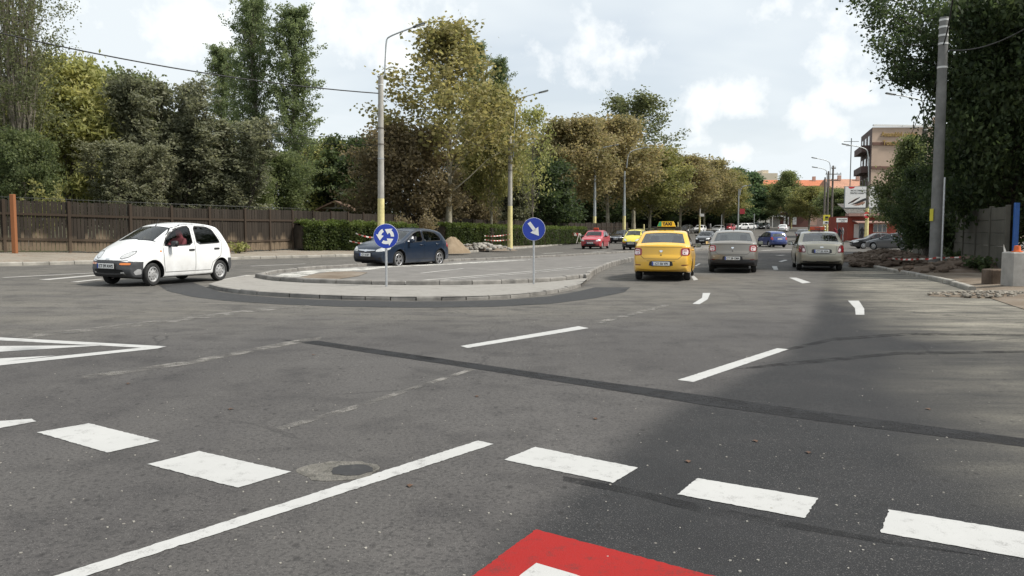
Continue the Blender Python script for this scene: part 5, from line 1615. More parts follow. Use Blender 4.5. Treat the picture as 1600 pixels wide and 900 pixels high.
def tape(label, pts, w=.07, sag=.08, twist=.6):
    m = MB()
    for a, b_ in zip(pts[:-1], pts[1:]):
        a = Vector(a); b_ = Vector(b_); L = (b_ - a).length; n = max(2, int(L / .14))
        prev = None
        for i in range(n + 1):
            u = i / n; p = a.lerp(b_, u) - Vector((0, 0, sag * 4 * u * (1 - u)))
            d = (b_ - a).normalized(); s_ = d.cross(Vector((0, 0, 1))).normalized(); ang = twist * math.sin(u * 9)
            up = Vector((0, 0, math.cos(ang))) + s_ * math.sin(ang)
            q = (p - up * w / 2, p + up * w / 2)
            if prev:
                m.cur = i % 2
                m.add([prev[0], q[0], q[1], prev[1]], [(0, 1, 2, 3)])
            prev = q
    return tag(m.build('barrier_tape', [M['tape_red'], M['tape_white']]), label, 'tape', 'red and white barrier tapes')
def gat(px, py, d): return at(px, py, d)
tape('upper red white tape across the gap in front of the near hedge', [gat(556, 364.5, 43.2), gat(592, 371, 43.2)])
tape('lower red white tape across the gap in front of the near hedge', [gat(546, 376.5, 43), gat(592, 380, 43)])
tape('upper red white tape between hedge and second lamp post', [gat(757, 368.5, 60), gat(797, 365.5, 61.6)])
tape('lower red white tape between hedge and second lamp post', [gat(757, 374.5, 60), gat(797, 374.2, 61.6)])
tape('long red white tape stretched over the dug earth before the power pole', [gat(1362, 400.5, 36), gat(1395, 404, 31.5), gat(1440, 404.5, 30), gat(1463, 402.5, 29.4), gat(1520, 400, 29)], .06, .03)
tape('tangled red white tape hanging beside the blue post', [gat(1568, 383, 24.6), gat(1573, 402, 24.4), gat(1566, 412, 24.3), gat(1577, 409, 24.4), gat(1564, 430, 24.2)], .08, .02, 1.2)
# fallen trestle by the red taxi
bt = thing('barrier_trestle', 'red white striped barrier boards leaning on a trestle by the far hedge', 'barrier', (X(890, 84), 84, sz(X(890, 84), 84)))
for k, (a, b_) in enumerate((((-1.4, 0, 1.25), (1.2, .2, .95)), ((-1.4, .1, 1.0), (1.3, .1, .82)))):
    m = MB(); a = Vector(a); b_ = Vector(b_)
    for i in range(10):
        m.cur = i % 2; m.box(a.lerp(b_, (i + .5) / 10), ((b_ - a).length / 10, .04, .17), rot=(b_ - a).to_track_quat('X', 'Z').to_matrix())
    m.build('striped_board', [M['tape_red'], M['tape_white']], bt)
for sx in (-1.2, 1.0):
    m = MB(); m.tube([(sx - .3, -.25, 0), (sx, .05, 1.05)], .035, 6); m.tube([(sx + .3, .25, 0), (sx, .05, 1.05)], .035, 6); m.build('leg', M['tape_white'], bt)

# ------------------------------------------------------------------ concrete wall on the right
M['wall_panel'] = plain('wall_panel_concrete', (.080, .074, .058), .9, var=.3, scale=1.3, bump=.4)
WA, WB = Vector((X(1574, 26.2), 26.2)), Vector((X(1428, 44.5), 44.5))
wl = thing('concrete_wall', 'grey prefabricated concrete slab wall under the dark trees', 'wall', (WA.x, WA.y, rz_(*WA)))
npan = 9; dv = WB - WA; ang = math.atan2(dv.y, dv.x); Lp = dv.length / npan
for k in range(npan):
    p = dv * k / npan
    z = rz_(*(WA + p)) - rz_(*WA)
    for j in range(5):
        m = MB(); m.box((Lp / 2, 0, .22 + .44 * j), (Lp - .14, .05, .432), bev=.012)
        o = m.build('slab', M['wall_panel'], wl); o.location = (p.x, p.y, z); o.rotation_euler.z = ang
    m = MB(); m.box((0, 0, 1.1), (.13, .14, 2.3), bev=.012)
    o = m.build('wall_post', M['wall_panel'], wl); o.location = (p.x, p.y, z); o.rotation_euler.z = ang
m = MB(); m.box((0, 0, 1.1), (.15, .10, 2.42), bev=.01)
o = m.build('steel_gatepost', plain('blue_steel', (.025, .10, .33), .45, var=.15)); o.location = (WA.x + .12, WA.y - .25, rz_(*WA)); tag(o, 'bright blue steel post at the near end of the concrete wall', 'post')
# gate leaf beyond the blue post, in the shade
m = MB(); m.box((1.6, 0, 1.0), (3.0, .04, 1.9))
for k in range(12): m.box((.2 + .25 * k, -.03, 1.0), (.05, .03, 1.9))
o = m.build('sheet_gate', plain('dark_sheet_gate', (.03, .028, .026), .6, var=.3)); o.location = (WA.x + .35, WA.y - .3, rz_(*WA)); o.rotation_euler.z = R(-12); tag(o, 'dark ribbed sheet metal gate beside the blue post', 'gate')
bx = X(1610, 20.6)
m = MB(); m.box((0, 0, .43), (1.15, .5, .9), bev=.03)
o = m.build('concrete_block', M['concrete']); o.location = (bx, 20.6, rz_(bx, 20.6)); tag(o, 'pale grey concrete block at the right edge of the road', 'block')
m = MB(); m.lathe([(.13, 0), (.13, .02), (.085, .03), (.07, .16), (.001, .17)], 14)
o = m.build('plastic_cap', plain('orange_plastic', (.62, .13, .03), .5), None, 40); o.location = (X(1591, 20.5), 20.5, rz_(bx, 20.6) + .88); tag(o, 'small orange plastic cap standing on the concrete block', 'cap')
m = MB(); m.box((0, 0, .18), (.75, .5, .42), bev=.03)
o = m.build('stone_block', M['earth']); xx = X(1566, 21.6); o.location = (xx, 21.6, rz_(xx, 21.6)); tag(o, 'dark earth stained stone block beside the concrete block', 'block')

# ------------------------------------------------------------------ buildings
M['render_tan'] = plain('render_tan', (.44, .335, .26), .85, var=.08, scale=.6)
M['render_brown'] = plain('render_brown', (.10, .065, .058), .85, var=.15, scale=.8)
M['stone_band'] = plain('brown_band', (.14, .075, .055), .8, var=.12)
M['win_dark'] = plain('window_glass', (.03, .035, .04), .08, .0, var=.3, scale=.5, coat=1)
M['win_frame'] = plain('window_frame', (.55, .54, .52), .6, var=.08)
M['letter_yellow'] = plain('letter_yellow', (.30, .20, .06), .5, var=.1)
d0 = 117.0
xL = X(1358, d0); zb = gz(xL, d0); H = Zp(199, d0) - zb
ab = thing('apartment_block', 'tan apartment block with dark brown balcony side and yellow letters', 'building', (xL, d0, zb))
dx, dy = X(1341, 129) - xL, 129 - d0
Ld = math.hypot(dx, dy); angd = math.atan2(dy, dx)
m = MB(); wdt = 26.0
m.add([(0, 0, 0), (wdt, 2.5, 0), (wdt + dx, 2.5 + dy, 0), (dx, dy, 0), (0, 0, H), (wdt, 2.5, H + .4), (wdt + dx, 2.5 + dy, H + .4), (dx, dy, H)], [(0, 1, 5, 4), (1, 2, 6, 5), (2, 3, 7, 6), (4, 5, 6, 7)])
m.build('wall', M['render_tan'], ab)
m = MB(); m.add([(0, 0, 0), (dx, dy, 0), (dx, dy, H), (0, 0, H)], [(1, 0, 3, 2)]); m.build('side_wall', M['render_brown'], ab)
for k, zz in enumerate((H - 2.35, H - 5.8, H - 9.2, H - 12.6)):
    m = MB(); m.box((wdt / 2, 1.25 - .06, zz), (wdt, .14, .42), rot=Matrix.Rotation(math.atan2(2.5, wdt), 3, 'Z')); m.build('band', M['stone_band'], ab)
m = MB(); m.box((wdt / 2, 1.25 - .1, H + .28), (wdt, .35, .25), rot=Matrix.Rotation(math.atan2(2.5, wdt), 3, 'Z')); m.build('cornice', M['sign_white'], ab)
for k in range(5):
    zz = H - 3.1 - 3.05 * k
    for u in (.22, .50, .78):
        c = Vector((dx * u, dy * u, zz + 1.4)); nn = Vector((-math.sin(angd), math.cos(angd), 0))
        m = MB(); m.box(c + nn * .03, (1.5, .1, 1.5), rot=angd); w = m.build('window', M['win_frame'], ab)
        m = MB(); m.box(c + nn * .085, (1.3, .03, 1.3), rot=angd); m.build('pane', M['win_dark'], w)
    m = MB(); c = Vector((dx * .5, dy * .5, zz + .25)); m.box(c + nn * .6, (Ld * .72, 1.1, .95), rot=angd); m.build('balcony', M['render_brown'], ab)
text_mesh('wall_lettering', 'Ansamblul ovidius', .9, M['letter_yellow'], ab, (4.1, .25, H - 1.0), (math.pi / 2, 0, math.atan2(2.5, wdt)), .02, .06, .85)
text_mesh('wall_lettering', 'Tomida Kitaiu', .95, M['letter_yellow'], ab, (4.1, .20, H - 2.25), (math.pi / 2, 0, math.atan2(2.5, wdt)), .02, .06, .95)
m = MB(); m.box((11.5, 3.5, H + 1.0), (1.3, 1.3, 2.0)); m.build('chimney', M['render_tan'], ab)

M['red_wall'] = plain('red_render', (.27, .055, .035), .8, var=.12, scale=1.2)
M['roof_grey'] = plain('corrugated_grey', (.25, .235, .215), .7, var=.25, scale=3)
M['awning'] = plain('awning_pale', (.32, .20, .17), .7, var=.15)
d1 = 99.5
x0, x1_ = X(1324, d1), X(1424, d1); zb = gz((x0 + x1_) / 2, d1)
rbld = thing('small_red_building', 'low red painted shop with corrugated roof and pale awning', 'building', (x0, d1, zb))
w = x1_ - x0; hh = Zp(338, d1) - zb
m = MB(); m.box((w / 2, 3, hh / 2), (w, 6, hh)); m.build('wall', M['red_wall'], rbld)
m = MB(); m.box((w * .33, -.35, hh + .18), (w * .72, 1.1, .34)); m.build('fascia', M['awning'], rbld)
m = MB()
m.add([(-.3, -.5, hh + .35), (w * .74, -.5, hh + .35), (w * .74, 3, hh + 1.6), (.1, 3, hh + 1.6)], [(0, 1, 2, 3)])
for k in range(40): m.box((-.25 + w * .74 * k / 40 + .15, 1.25, hh + 1.02), (.05, 3.72, .05), rot=Matrix.Rotation(math.atan2(1.25, 3.5), 3, 'X'))
m.build('corrugated_roof', M['roof_grey'], rbld)
m = MB(); m.box((w * .84, 2.5, hh + .1), (w * .34, 6.4, .25)); m.build('flat_roof', M['roof_grey'], rbld)
zaw = Zp(346.5, d1) - zb
m = MB(); m.box((w * .36, -.8, zaw), (w * .58, 1.5, .12), rot=Matrix.Rotation(R(12), 3, 'X')); m.build('awning', M['awning'], rbld)
def opening(bld, px0, px1, py0, py1, d, base, origin_x, frame='win_frame', name='window', n=3, glass='win_dark'):
    a, b_ = X(px0, d) - origin_x, X(px1, d) - origin_x; z1, z0 = Zp(py0, d) - base, Zp(py1, d) - base
    m = MB(); m.box(((a + b_) / 2, -.02, (z0 + z1) / 2), (b_ - a, .10, z1 - z0)); f = m.build(name, M[frame], bld)
    m = MB(); k = (b_ - a) / n
    for i in range(n): m.box((a + k * (i + .5), -.08, (z0 + z1) / 2), (k - .12, .03, z1 - z0 - .14))
    m.build('pane', M[glass], f)
opening(rbld, 1364, 1385, 350, 363, d1, zb, x0)
opening(rbld, 1401, 1411, 350, 364, d1, zb, x0, n=2)
opening(rbld, 1341, 1350, 348, 373, d1, zb, x0, 'win_frame', 'door', 1)
opening(rbld, 1334, 1341, 350, 372, d1, zb, x0, 'win_frame', 'shop_window', 1, 'win_frame')
m = MB(); m.box((1.9, -.9, .2), (2.6, 1.5, .4)); m.build('step', M['red_wall'], rbld)
sg = thing('shop_sign', 'white sign board with black writing left of the red building', 'sign', (X(1315, d1 - 1), d1 - 1, Zp(344, d1 - 1)))
m = MB(); m.box((0, 0, 0), (1.35, .08, .52), bev=.01); m.build('sign_board', M['sign_white'], sg)
text_mesh('sign_lettering', 'VULCANIZARE', .16, M['sign_black'], sg, (.08, -.05, .09), (math.pi / 2, 0, 0), .005)
text_mesh('sign_lettering', 'AUTO', .16, M['sign_black'], sg, (.12, -.05, -.12), (math.pi / 2, 0, 0), .005)
m = MB(); m.tube([(-.5, .06, -2.9), (-.5, .06, .1)], .04, 6); m.build('post', M['lamp_dark'], sg)
# billboard above it
d2 = 100.5
bb = thing('billboard', 'white billboard with shoes above the small red building', 'billboard', (X(1318, d2), d2, Zp(325, d2)))
bw, bh = X(1386, d2) - X(1318, d2), Zp(291, d2) - Zp(325, d2)
m = MB(); m.box((bw / 2, .08, bh / 2), (bw, .14, bh)); m.build('frame', M['lamp_grey'], bb)
m = MB(); m.add([(.08, -.006, .08), (bw * .74, -.006, .08), (bw * .92, -.006, bh - .08), (.08, -.006, bh - .08)], [(0, 1, 2, 3)]); m.build('poster', M['sign_white'], bb)
m = MB(); m.add([(bw * .74, -.007, .08), (bw - .08, -.007, .08), (bw - .08, -.007, bh - .08), (bw * .92, -.007, bh - .08)], [(0, 1, 2, 3)]); m.build('poster_edge', plain('poster_green', (.03, .06, .055), .5), bb)
def pic(poly, mat_, dz):
    m = MB(); m.add([(bw * a, -.006 - dz, bh * b_) for a, b_ in poly], [tuple(range(len(poly)))]); return m.build('poster_picture', mat_, bb)
sk = plain('poster_brown', (.30, .16, .11), .5, var=.3, scale=4); bk = M['sign_black']
pic([(.10, .20), (.16, .32), (.26, .44), (.36, .50), (.30, .40), (.20, .26)], sk, .004); pic([(.08, .17), (.10, .24), (.22, .38), (.36, .52), (.33, .44), (.20, .28)], bk, .006)
pic([(.18, .15), (.30, .28), (.44, .42), (.50, .40), (.42, .26), (.30, .17)], sk, .008); pic([(.14, .16), (.24, .24), (.40, .40), (.48, .46), (.54, .36), (.46, .33), (.30, .20)], bk, .010)
pic([(.20, .10), (.34, .12), (.46, .20), (.48, .30), (.36, .22)], sk, .012)
text_mesh('poster_lettering', 'INCALTAMINTE PIELE', .27, M['sign_black'], bb, (bw * .36, -.02, bh * .80), (math.pi / 2, 0, 0), .004, .002, .95)
text_mesh('poster_lettering', 'PENTRU DAMA  2015', .27, M['sign_black'], bb, (bw * .35, -.02, bh * .68), (math.pi / 2, 0, 0), .004, .002, .95)
pic([(.07, .98), (.24, .98), (.20, .90), (.12, .88)], M['sign_red'], .004)
for k in (.12, .5, .88):
    m = MB(); m.tube([(bw * k, .2, -1.6), (bw * k, .2, bh)], .06, 6); m.build('support', M['lamp_dark'], bb)
# long building with orange tiled roof
def tile_mat(name, c):
    t = NT(name); o = t.obj()
    w_ = t.n('ShaderNodeTexWave', {'Vector': o, 'Scale': 3.0, 'Distortion': .6, 'Detail': 2.0})
    n = t.noise(o, .5, 5)
    t.set(color=t.mix(t.math('MULTIPLY', n, .9), c, [k * .6 for k in c]), rough=.85); t.bump(w_.outputs['Fac'], .5, .05)
    return t.m
M['tiles'] = tile_mat('orange_tiles', (.52, .17, .075)); M['tiles_pale'] = tile_mat('pale_tiles', (.50, .26, .17))
M['wall_pink'] = plain('pink_render', (.45, .30, .24), .85, var=.08, scale=.6)
def long_house(label, pxa, pxb, d, pr, pe, tiles, wallm):
    xa, xb = X(pxa, d), X(pxb, d); base = gz((xa + xb) / 2, d)
    ze, zr = Zp(pe, d) - base, Zp(pr, d) - base
    t = thing('tiled_building', label, 'building', (xa, d, base), 0, 'tiled buildings behind the trees')
    w = xb - xa
    m = MB(); m.box((w / 2, 6, ze / 2), (w, 12, ze)); m.build('wall', M[wallm], t)
    m = MB(); m.add([(-.5, -.6, ze - .1), (w + .5, -.6, ze - .1), (w + .5, 6, zr), (-.5, 6, zr), (-.5, 12.6, ze - .1), (w + .5, 12.6, ze - .1)], [(0, 1, 2, 3), (3, 2, 5, 4), (0, 3, 4), (1, 5, 2)]); rf_ = m.build('roof', M[tiles], t)
    for k in range(2):
        m = MB(); m.box((w * (.3 + .45 * k), 5, zr + .3), (.9, .9, 1.6)); m.build('chimney', M['wall_pink'], rf_)
    for fl_ in range(int(ze // 3)):
        for k in range(int(w // 4)):
            m = MB(); m.box((2 + 4 * k, -.03, 1.7 + 3 * fl_), (1.5, .12, 1.5)); wn_ = m.build('window', M['win_frame'], t)
            m = MB(); m.box((2 + 4 * k, -.1, 1.7 + 3 * fl_), (1.3, .04, 1.3)); m.build('pane', M['win_dark'], wn_)
long_house('long building with bright orange tiled roof behind the trees', 1196, 1306, 262, 279.5, 290, 'tiles', 'wall_pink')
long_house('building with paler orange roof beside the apartment block', 1300, 1365, 240, 278, 294, 'tiles_pale', 'wall_pink')
d3 = 335; xa, xb = X(1180, d3), X(1213, d3); base = gz(xa, d3)
tw = thing('tower_block', 'pale distant tower block rising above the orange roof', 'building', (xa, d3, base)); w = xb - xa
M['wall_cream'] = plain('cream_render', (.62, .54, .42), .85, var=.06, scale=.5)
h1, h2 = Zp(270.5, d3) - base, Zp(265.5, d3) - base
m = MB(); m.box((w / 2, 6, h1 / 2), (w, 12, h1)); m.build('wall', M['wall_cream'], tw)
m = MB(); m.box((w * .45, 6, h2 / 2), (w * .3, 10, h2)); m.build('stair_tower', M['wall_cream'], tw)
for fl_ in range(int(h1 // 3)):
    for k in range(4):
        m = MB(); m.box((w * (.12 + .25 * k), -.05, 1.6 + 3 * fl_), (1.5, .2, 1.5)); m.build('window', M['win_dark'], tw)
# far shop
d4 = 226; xa, xb = X(1219, d4), X(1264, d4); base = gz(xa, d4)
sh = thing('far_shop', 'dark red flat roofed shop with white blinds far down the road', 'building', (xa, d4, base)); w = xb - xa; h1 = Zp(332, d4) - base
M['brick_dark'] = plain('dark_brick', (.10, .04, .03), .85, var=.2)
m = MB(); m.box((w / 2, 4, h1 / 2), (w, 8, h1)); m.build('wall', M['brick_dark'], sh)
m = MB(); m.box((w / 2, 3.7, h1 + .15), (w + .8, 9, .3)); m.build('roof', M['roof_grey'], sh)
for pa, pb in ((1224, 1232), (1238, 1244)):
    opening(sh, pa, pb, 339, 351, d4, base, xa, 'win_frame', 'shop_window', 1, 'win_frame')
m = MB(); m.box((-1.2, -1, Zp(338, d4) - base), (4.2, 3, .3)); m.build('canopy', M['sign_white'], sh)
m = MB(); m.box((-1.8, 3, 2.0), (3.4, 6, 4.0)); m.build('side_annex', M['roof_grey'], sh)
ys = thing('roadside_sign', 'bright yellow sign board on posts behind the parked white cars', 'sign', (X(1185, 212), 212, gz(X(1185, 212), 212))); w = X(1208, 212) - X(1185, 212)
z0, z1 = Zp(334, 212) - ys.location.z, Zp(329, 212) - ys.location.z
m = MB(); m.box((w / 2, 0, (z0 + z1) / 2), (w, .2, z1 - z0)); m.build('sign_board', plain('bright_yellow', (.75, .68, .03), .5), ys)
text_mesh('sign_lettering', 'AUTO PIESE', .62, M['sign_black'], ys, (w * .55, -.14, (z0 + z1) / 2), (math.pi / 2, 0, 0), .01)
for k in (.05, .95):
    m = MB(); m.tube([(w * k, .15, -.1), (w * k, .15, z1)], .09, 6); m.build('post', M['sign_white'], ys)
m = MB(); m.box((w * .45, 2.2, 1.4), (w * .8, 2.0, 2.8)); m.box((w * .45, 2.2, 2.9), (w * .9, 2.4, .2)); m.build('kiosk', M['sign_white'], ys)
# grey industrial slab glimpsed between the trees
d5 = 150; o = thing('ribbed_building', 'pale grey ribbed building glimpsed between the plane trees', 'building', (X(728, d5), d5, 0.3))
m = MB(); w = X(752, d5) - X(728, d5); h1 = Zp(268, d5) - .3
m.box((w / 2, 3, h1 / 2), (w, 6, h1)); m.build('wall', M['concrete'], o)
for k in range(7):
    m = MB(); m.box((w * (k + .5) / 7, -.06, h1 / 2), (.16, .15, h1)); m.build('rib', M['win_frame'], o)
# shelter behind the fence
d6 = 72; gzb = sz(X(525, d6), d6) + .2
g = thing('timber_shelter', 'open timber shelter with a low gable roof behind the fence', 'shelter', (X(525, d6), d6, gzb))
hw = (X(554, d6) - X(496, d6)) / 2; za_, ze_ = Zp(313.5, d6) - gzb, Zp(327, d6) - gzb
for s_ in (-1, 1):
    m = MB(); m.add([(0, -.6, za_), (s_ * hw, -.6, ze_), (s_ * hw, 3.5, ze_), (0, 3.5, za_), (0, -.6, za_ - .14), (s_ * hw, -.6, ze_ - .14), (s_ * hw, 3.5, ze_ - .14), (0, 3.5, za_ - .14)], [(0, 1, 2, 3), (4, 7, 6, 5), (0, 4, 5, 1), (1, 5, 6, 2), (3, 2, 6, 7)]); m.build('roof', M['roof_wood'], g)
    for yy in (0, 3):
        m = MB(); m.box((s_ * hw * .72, yy, ze_ / 2), (.16, .16, ze_)); m.build('post', M['roof_wood'], g)
    m = MB(); m.tube([(s_ * hw * .72, 0, ze_ - .75), (s_ * hw * .42, 0, ze_ + .05)], .07, 4); m.build('brace', M['concrete'], g)
m = MB(); m.box((0, 0, ze_ + .12), (hw * 1.5, .14, .16)); m.build('beam', M['concrete'], g)
m = MB(); m.box((0, 0, (ze_ + za_) / 2), (.14, .12, za_ - ze_ - .15)); m.build('king_post', M['concrete'], g)
# ------------------------------------------------------------------ trees
def leaf_mat(name, cols, trans=.45, patch=.35):
    trans = max(trans, .42)
    """cols: three leaf colours; every leaf draws its own, whole branches lean one way"""
    t = NT(name)
    g = t.n('ShaderNodeNewGeometry'); o = t.n('ShaderNodeTexCoord').outputs['Object']
    oi = t.n('ShaderNodeObjectInfo')
    n = t.noise(o, patch, 3, .6)
    f = t.math('ADD', t.math('MULTIPLY', g.outputs['Random Per Island'], .55), t.math('MULTIPLY', t.ramp(n, [(.3, 0.0), (.7, 1.0)]), .5))
    f = t.math('ADD', f, t.math('MULTIPLY', t.math('SUBTRACT', oi.outputs['Random'], .5), .25))
    c = t.ramp(f, [(.1, cols[0]), (.5, cols[1]), (.95, cols[2])])
    t.set(color=c, rough=.55, spec=.25)
    tr = t.n('ShaderNodeBsdfTranslucent', {'Color': t.mix(1.0, c, (1.75, 1.75, 1.45), 'MULTIPLY')})
    mx = t.n('ShaderNodeMixShader', {0: trans}); t.l(t.b.outputs[0], mx.inputs[1]); t.l(tr.outputs[0], mx.inputs[2])
    t.l(mx.outputs[0], t.out.inputs['Surface'])
    return t.m
def bark(name, a, b_, sc=3.0):
    t = NT(name); o = t.obj()
    mp = t.n('ShaderNodeMapping', {'Vector': o, 'Scale': (1, 1, .35)})
    n = t.noise(mp.outputs[0], sc, 6, .65)
    t.set(color=t.ramp(n, [(.35, a), (.65, b_)]), rough=.9, spec=.2); t.bump(n, .6, .03)
    return t.m
M['bark_grey'] = bark('grey_bark', (.07, .06, .05), (.19, .17, .14))
M['bark_plane'] = bark('plane_bark', (.15, .14, .10), (.38, .35, .27), 5)
M['bark_dark'] = bark('dark_bark', (.03, .026, .02), (.085, .07, .055))
M['bark_pale'] = bark('pale_poplar_bark', (.13, .115, .09), (.30, .27, .22))
M['leaf_poplar'] = leaf_mat('poplar_leaves', [(.080, .112, .052), (.150, .185, .088), (.24, .275, .145)])
M['leaf_green'] = leaf_mat('green_leaves', [(0.058, 0.080, 0.036), (0.110, 0.135, 0.059), (0.200, 0.221, 0.099)])
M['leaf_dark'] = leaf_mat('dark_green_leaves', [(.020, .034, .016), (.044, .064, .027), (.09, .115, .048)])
M['leaf_olive'] = leaf_mat('olive_leaves', [(0.145, 0.160, 0.058), (0.268, 0.276, 0.106), (0.446, 0.418, 0.172)])
M['leaf_grey'] = leaf_mat('dull_needles', [(.088, .098, .062), (.165, .172, .112), (.26, .255, .17)], .1)
M['leaf_bare'] = leaf_mat('dusty_poplar_leaves', [(0.069, 0.083, 0.039), (0.117, 0.131, 0.062), (0.179, 0.186, 0.097)])
M['leaf_plane'] = leaf_mat('autumn_plane_leaves', [(0.117, 0.124, 0.047), (0.200, 0.190, 0.080), (0.310, 0.265, 0.117)], .35)
M['leaf_brown'] = leaf_mat('browned_plane_leaves', [(0.117, 0.116, 0.055), (0.207, 0.182, 0.091), (0.324, 0.255, 0.138)], .3)
M['leaf_rust'] = leaf_mat('rusty_leaves', [(.095, .085, .050), (.16, .130, .078), (.23, .185, .11)], .2)
M['leaf_yellow'] = leaf_mat('yellowing_leaves', [(0.117, 0.131, 0.047), (0.207, 0.204, 0.077), (0.331, 0.283, 0.117)], .35)
M['leaf_pine'] = leaf_mat('evergreen_needles', [(0.041, 0.069, 0.041), (0.076, 0.119, 0.062), (0.130, 0.186, 0.088)], .1)
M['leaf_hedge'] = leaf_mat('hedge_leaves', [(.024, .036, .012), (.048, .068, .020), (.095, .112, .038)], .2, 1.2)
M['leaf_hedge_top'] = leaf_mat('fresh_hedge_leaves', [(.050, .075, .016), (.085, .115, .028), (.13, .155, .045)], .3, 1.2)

def leaves_mesh(name, pts, size, rng, elong=1.7, up=.35, out=None):
    """one small folded leaf quad for every point"""
    n = len(pts)
    nr = rng.normal(size=(n, 3)); nr[:, 2] += up
    nr /= np.linalg.norm(nr, axis=1)[:, None]
    a = np.cross(nr, rng.normal(size=(n, 3))); a /= np.linalg.norm(a, axis=1)[:, None] + 1e-9
    b = np.cross(nr, a)
    s = size * rng.uniform(.6, 1.35, n)[:, None]
    v = np.empty((n, 4, 3))
    v[:, 0] = pts - a * s * elong * .5
    v[:, 1] = pts - b * s * .5 + nr * s * .10
    v[:, 2] = pts + a * s * elong * .5
    v[:, 3] = pts + b * s * .5 + nr * s * .10
    me = bpy.data.meshes.new(name)
    me.vertices.add(n * 4); me.vertices.foreach_set('co', v.ravel())
    me.loops.add(n * 4); me.loops.foreach_set('vertex_index', np.arange(n * 4))
    me.polygons.add(n); me.polygons.foreach_set('loop_start', np.arange(0, n * 4, 4)); me.polygons.foreach_set('loop_total', np.full(n, 4))
    me.update(calc_edges=True)
    return me

def make_tree(name, H, seed, env, barkm, leafm, n_leaf, leaf, trunk_r=.16, trunk_h=2.0, limbs=26, up=.5, subs=4, spread=.35, stems=1, stem_spread=0.0, droop=0.0, clump=.6, bare=0.0, elong=1.7, top_thin=0.0, lean=0.0, limb_r=.28, inner=.25):
    """trunk(s), limbs and twigs, with leaves gathered about the twigs; env(t) = crown radius at relative height t"""
    rng = np.random.default_rng(seed); rg = random.Random(seed)
    tb = MB(); twig_pts = []; wts = []
    for s_ in range(stems):
        a0 = rg.uniform(0, 6.28); off = np.array([math.cos(a0), math.sin(a0), 0]) * stem_spread * (s_ > 0) * rg.uniform(.5, 1)
        Hs = H * (1 if s_ == 0 else rg.uniform(.72, .98))
        n = 11; path = []
        ph = rg.uniform(0, 6.28)
        for i in range(n):
            t = i / (n - 1)
            w = .018 * H * math.sin(2.6 * t + ph) * t
            path.append(Vector((off[0] * (.25 + .9 * t) + w + lean * H * t * t, off[1] * (.25 + .9 * t) + w * .6 * math.cos(ph), Hs * .96 * t)))
        rad = [trunk_r * (1.35 if i == 0 else 1) * (1 - .93 * (i / (n - 1)) ** .8) + .008 for i in range(n)]
        path[0].z = -.35
        tb.tube(path, rad, 9, False)
        def on_path(t):
            f = min(max(t, 0), .999) * (n - 1); i = int(f); return path[i].lerp(path[i + 1], f - i), rad[i] + (rad[i + 1] - rad[i]) * (f - i)
        nl = max(3, limbs // stems)
        for k in range(nl):
            t = trunk_h / H + (0.97 - trunk_h / H) * ((k + rg.random()) / nl) ** .9
            p0, r0 = on_path(t)
            ang = k * 2.399 + rg.uniform(-.5, .5) + s_
            # the limb aims at the crown's outline a little higher up
            tt = min(.99, t + up * .22 + rg.uniform(-.03, .05))
            Rr = env(tt) * rg.uniform(.62, 1.06)
            tip = Vector((p0.x + math.cos(ang) * Rr, p0.y + math.sin(ang) * Rr, tt * H - droop * Rr * rg.uniform(.3, 1)))
            mid = p0.lerp(tip, .5) + Vector((0, 0, .12 * Rr * up)) + Vector((rg.uniform(-.08, .08), rg.uniform(-.08, .08), rg.uniform(-.05, .05))) * Rr
            q1 = p0.lerp(mid, .5) + Vector((0, 0, -.02 * Rr))
            q3 = mid.lerp(tip, .5) + Vector((rg.uniform(-.05, .05), rg.uniform(-.05, .05), rg.uniform(-.02, .06))) * Rr
            lp = [p0, q1, mid, q3, tip]; rl = max(.012, min(r0 * .6, trunk_r * limb_r * (1 - .6 * t)))
            tb.tube(lp, [rl, rl * .75, rl * .5, rl * .3, .006], 5, False)
            L = (tip - p0).length
            for j in range(subs):
                u = .35 + .65 * (j + rg.random()) / subs
                f = u * 4; i = min(3, int(f)); b0 = lp[i].lerp(lp[i + 1], f - i)
                d = Vector((math.cos(ang + rg.uniform(-1.3, 1.3)), math.sin(ang + rg.uniform(-1.3, 1.3)), rg.uniform(-.3, .9) + up * .4 - droop)).normalized()
                sl = L * rg.uniform(.22, .45) * (1.15 - .5 * u) + .15
                b1 = b0 + d * sl * .5 + Vector((0, 0, .04 * sl)); b2 = b0 + d * sl
                tb.tube([b0, b1, b2], [max(.006, rl * .3), max(.005, rl * .18), .004], 3, False)
                w = (1 - top_thin * t) * (0 if rg.random() < bare else 1)
                for v in np.linspace(.25, 1.05, 4):
                    twig_pts.append(tuple(b0.lerp(b2, v))); wts.append(w * rg.uniform(.4, 1.6))
            for v in (.55, .7, .85, 1.0):
                twig_pts.append(tuple(p0.lerp(tip, v))); wts.append((1 - top_thin * t) * rg.uniform(.2, 1.0) * (0 if rg.random() < bare else 1))
            if rg.random() < inner:
                for v in (.2, .35): twig_pts.append(tuple(p0.lerp(tip, v))); wts.append(.7)
    tp = np.array(twig_pts); wt_ = np.array(wts); wt_ = wt_ / wt_.sum()
    idx = rng.choice(len(tp), n_leaf, p=wt_)
    pts = tp[idx] + rng.normal(size=(n_leaf, 3)) * np.array([clump, clump, clump * .8]) * spread
    pts[:, 2] = np.maximum(pts[:, 2], .15)
    me = leaves_mesh(name + '_crown', pts, leaf, rng, elong)
    root = empty(name)
    tr = tb.build('trunk', barkm, root, 60)
    link_mesh('crown', me, leafm, root)
    root['H'] = H
    root['Rm'] = float(np.percentile(np.hypot(pts[:, 0], pts[:, 1]), 95))
    root['Ht'] = float(np.percentile(pts[:, 2], 99.7))
    return root

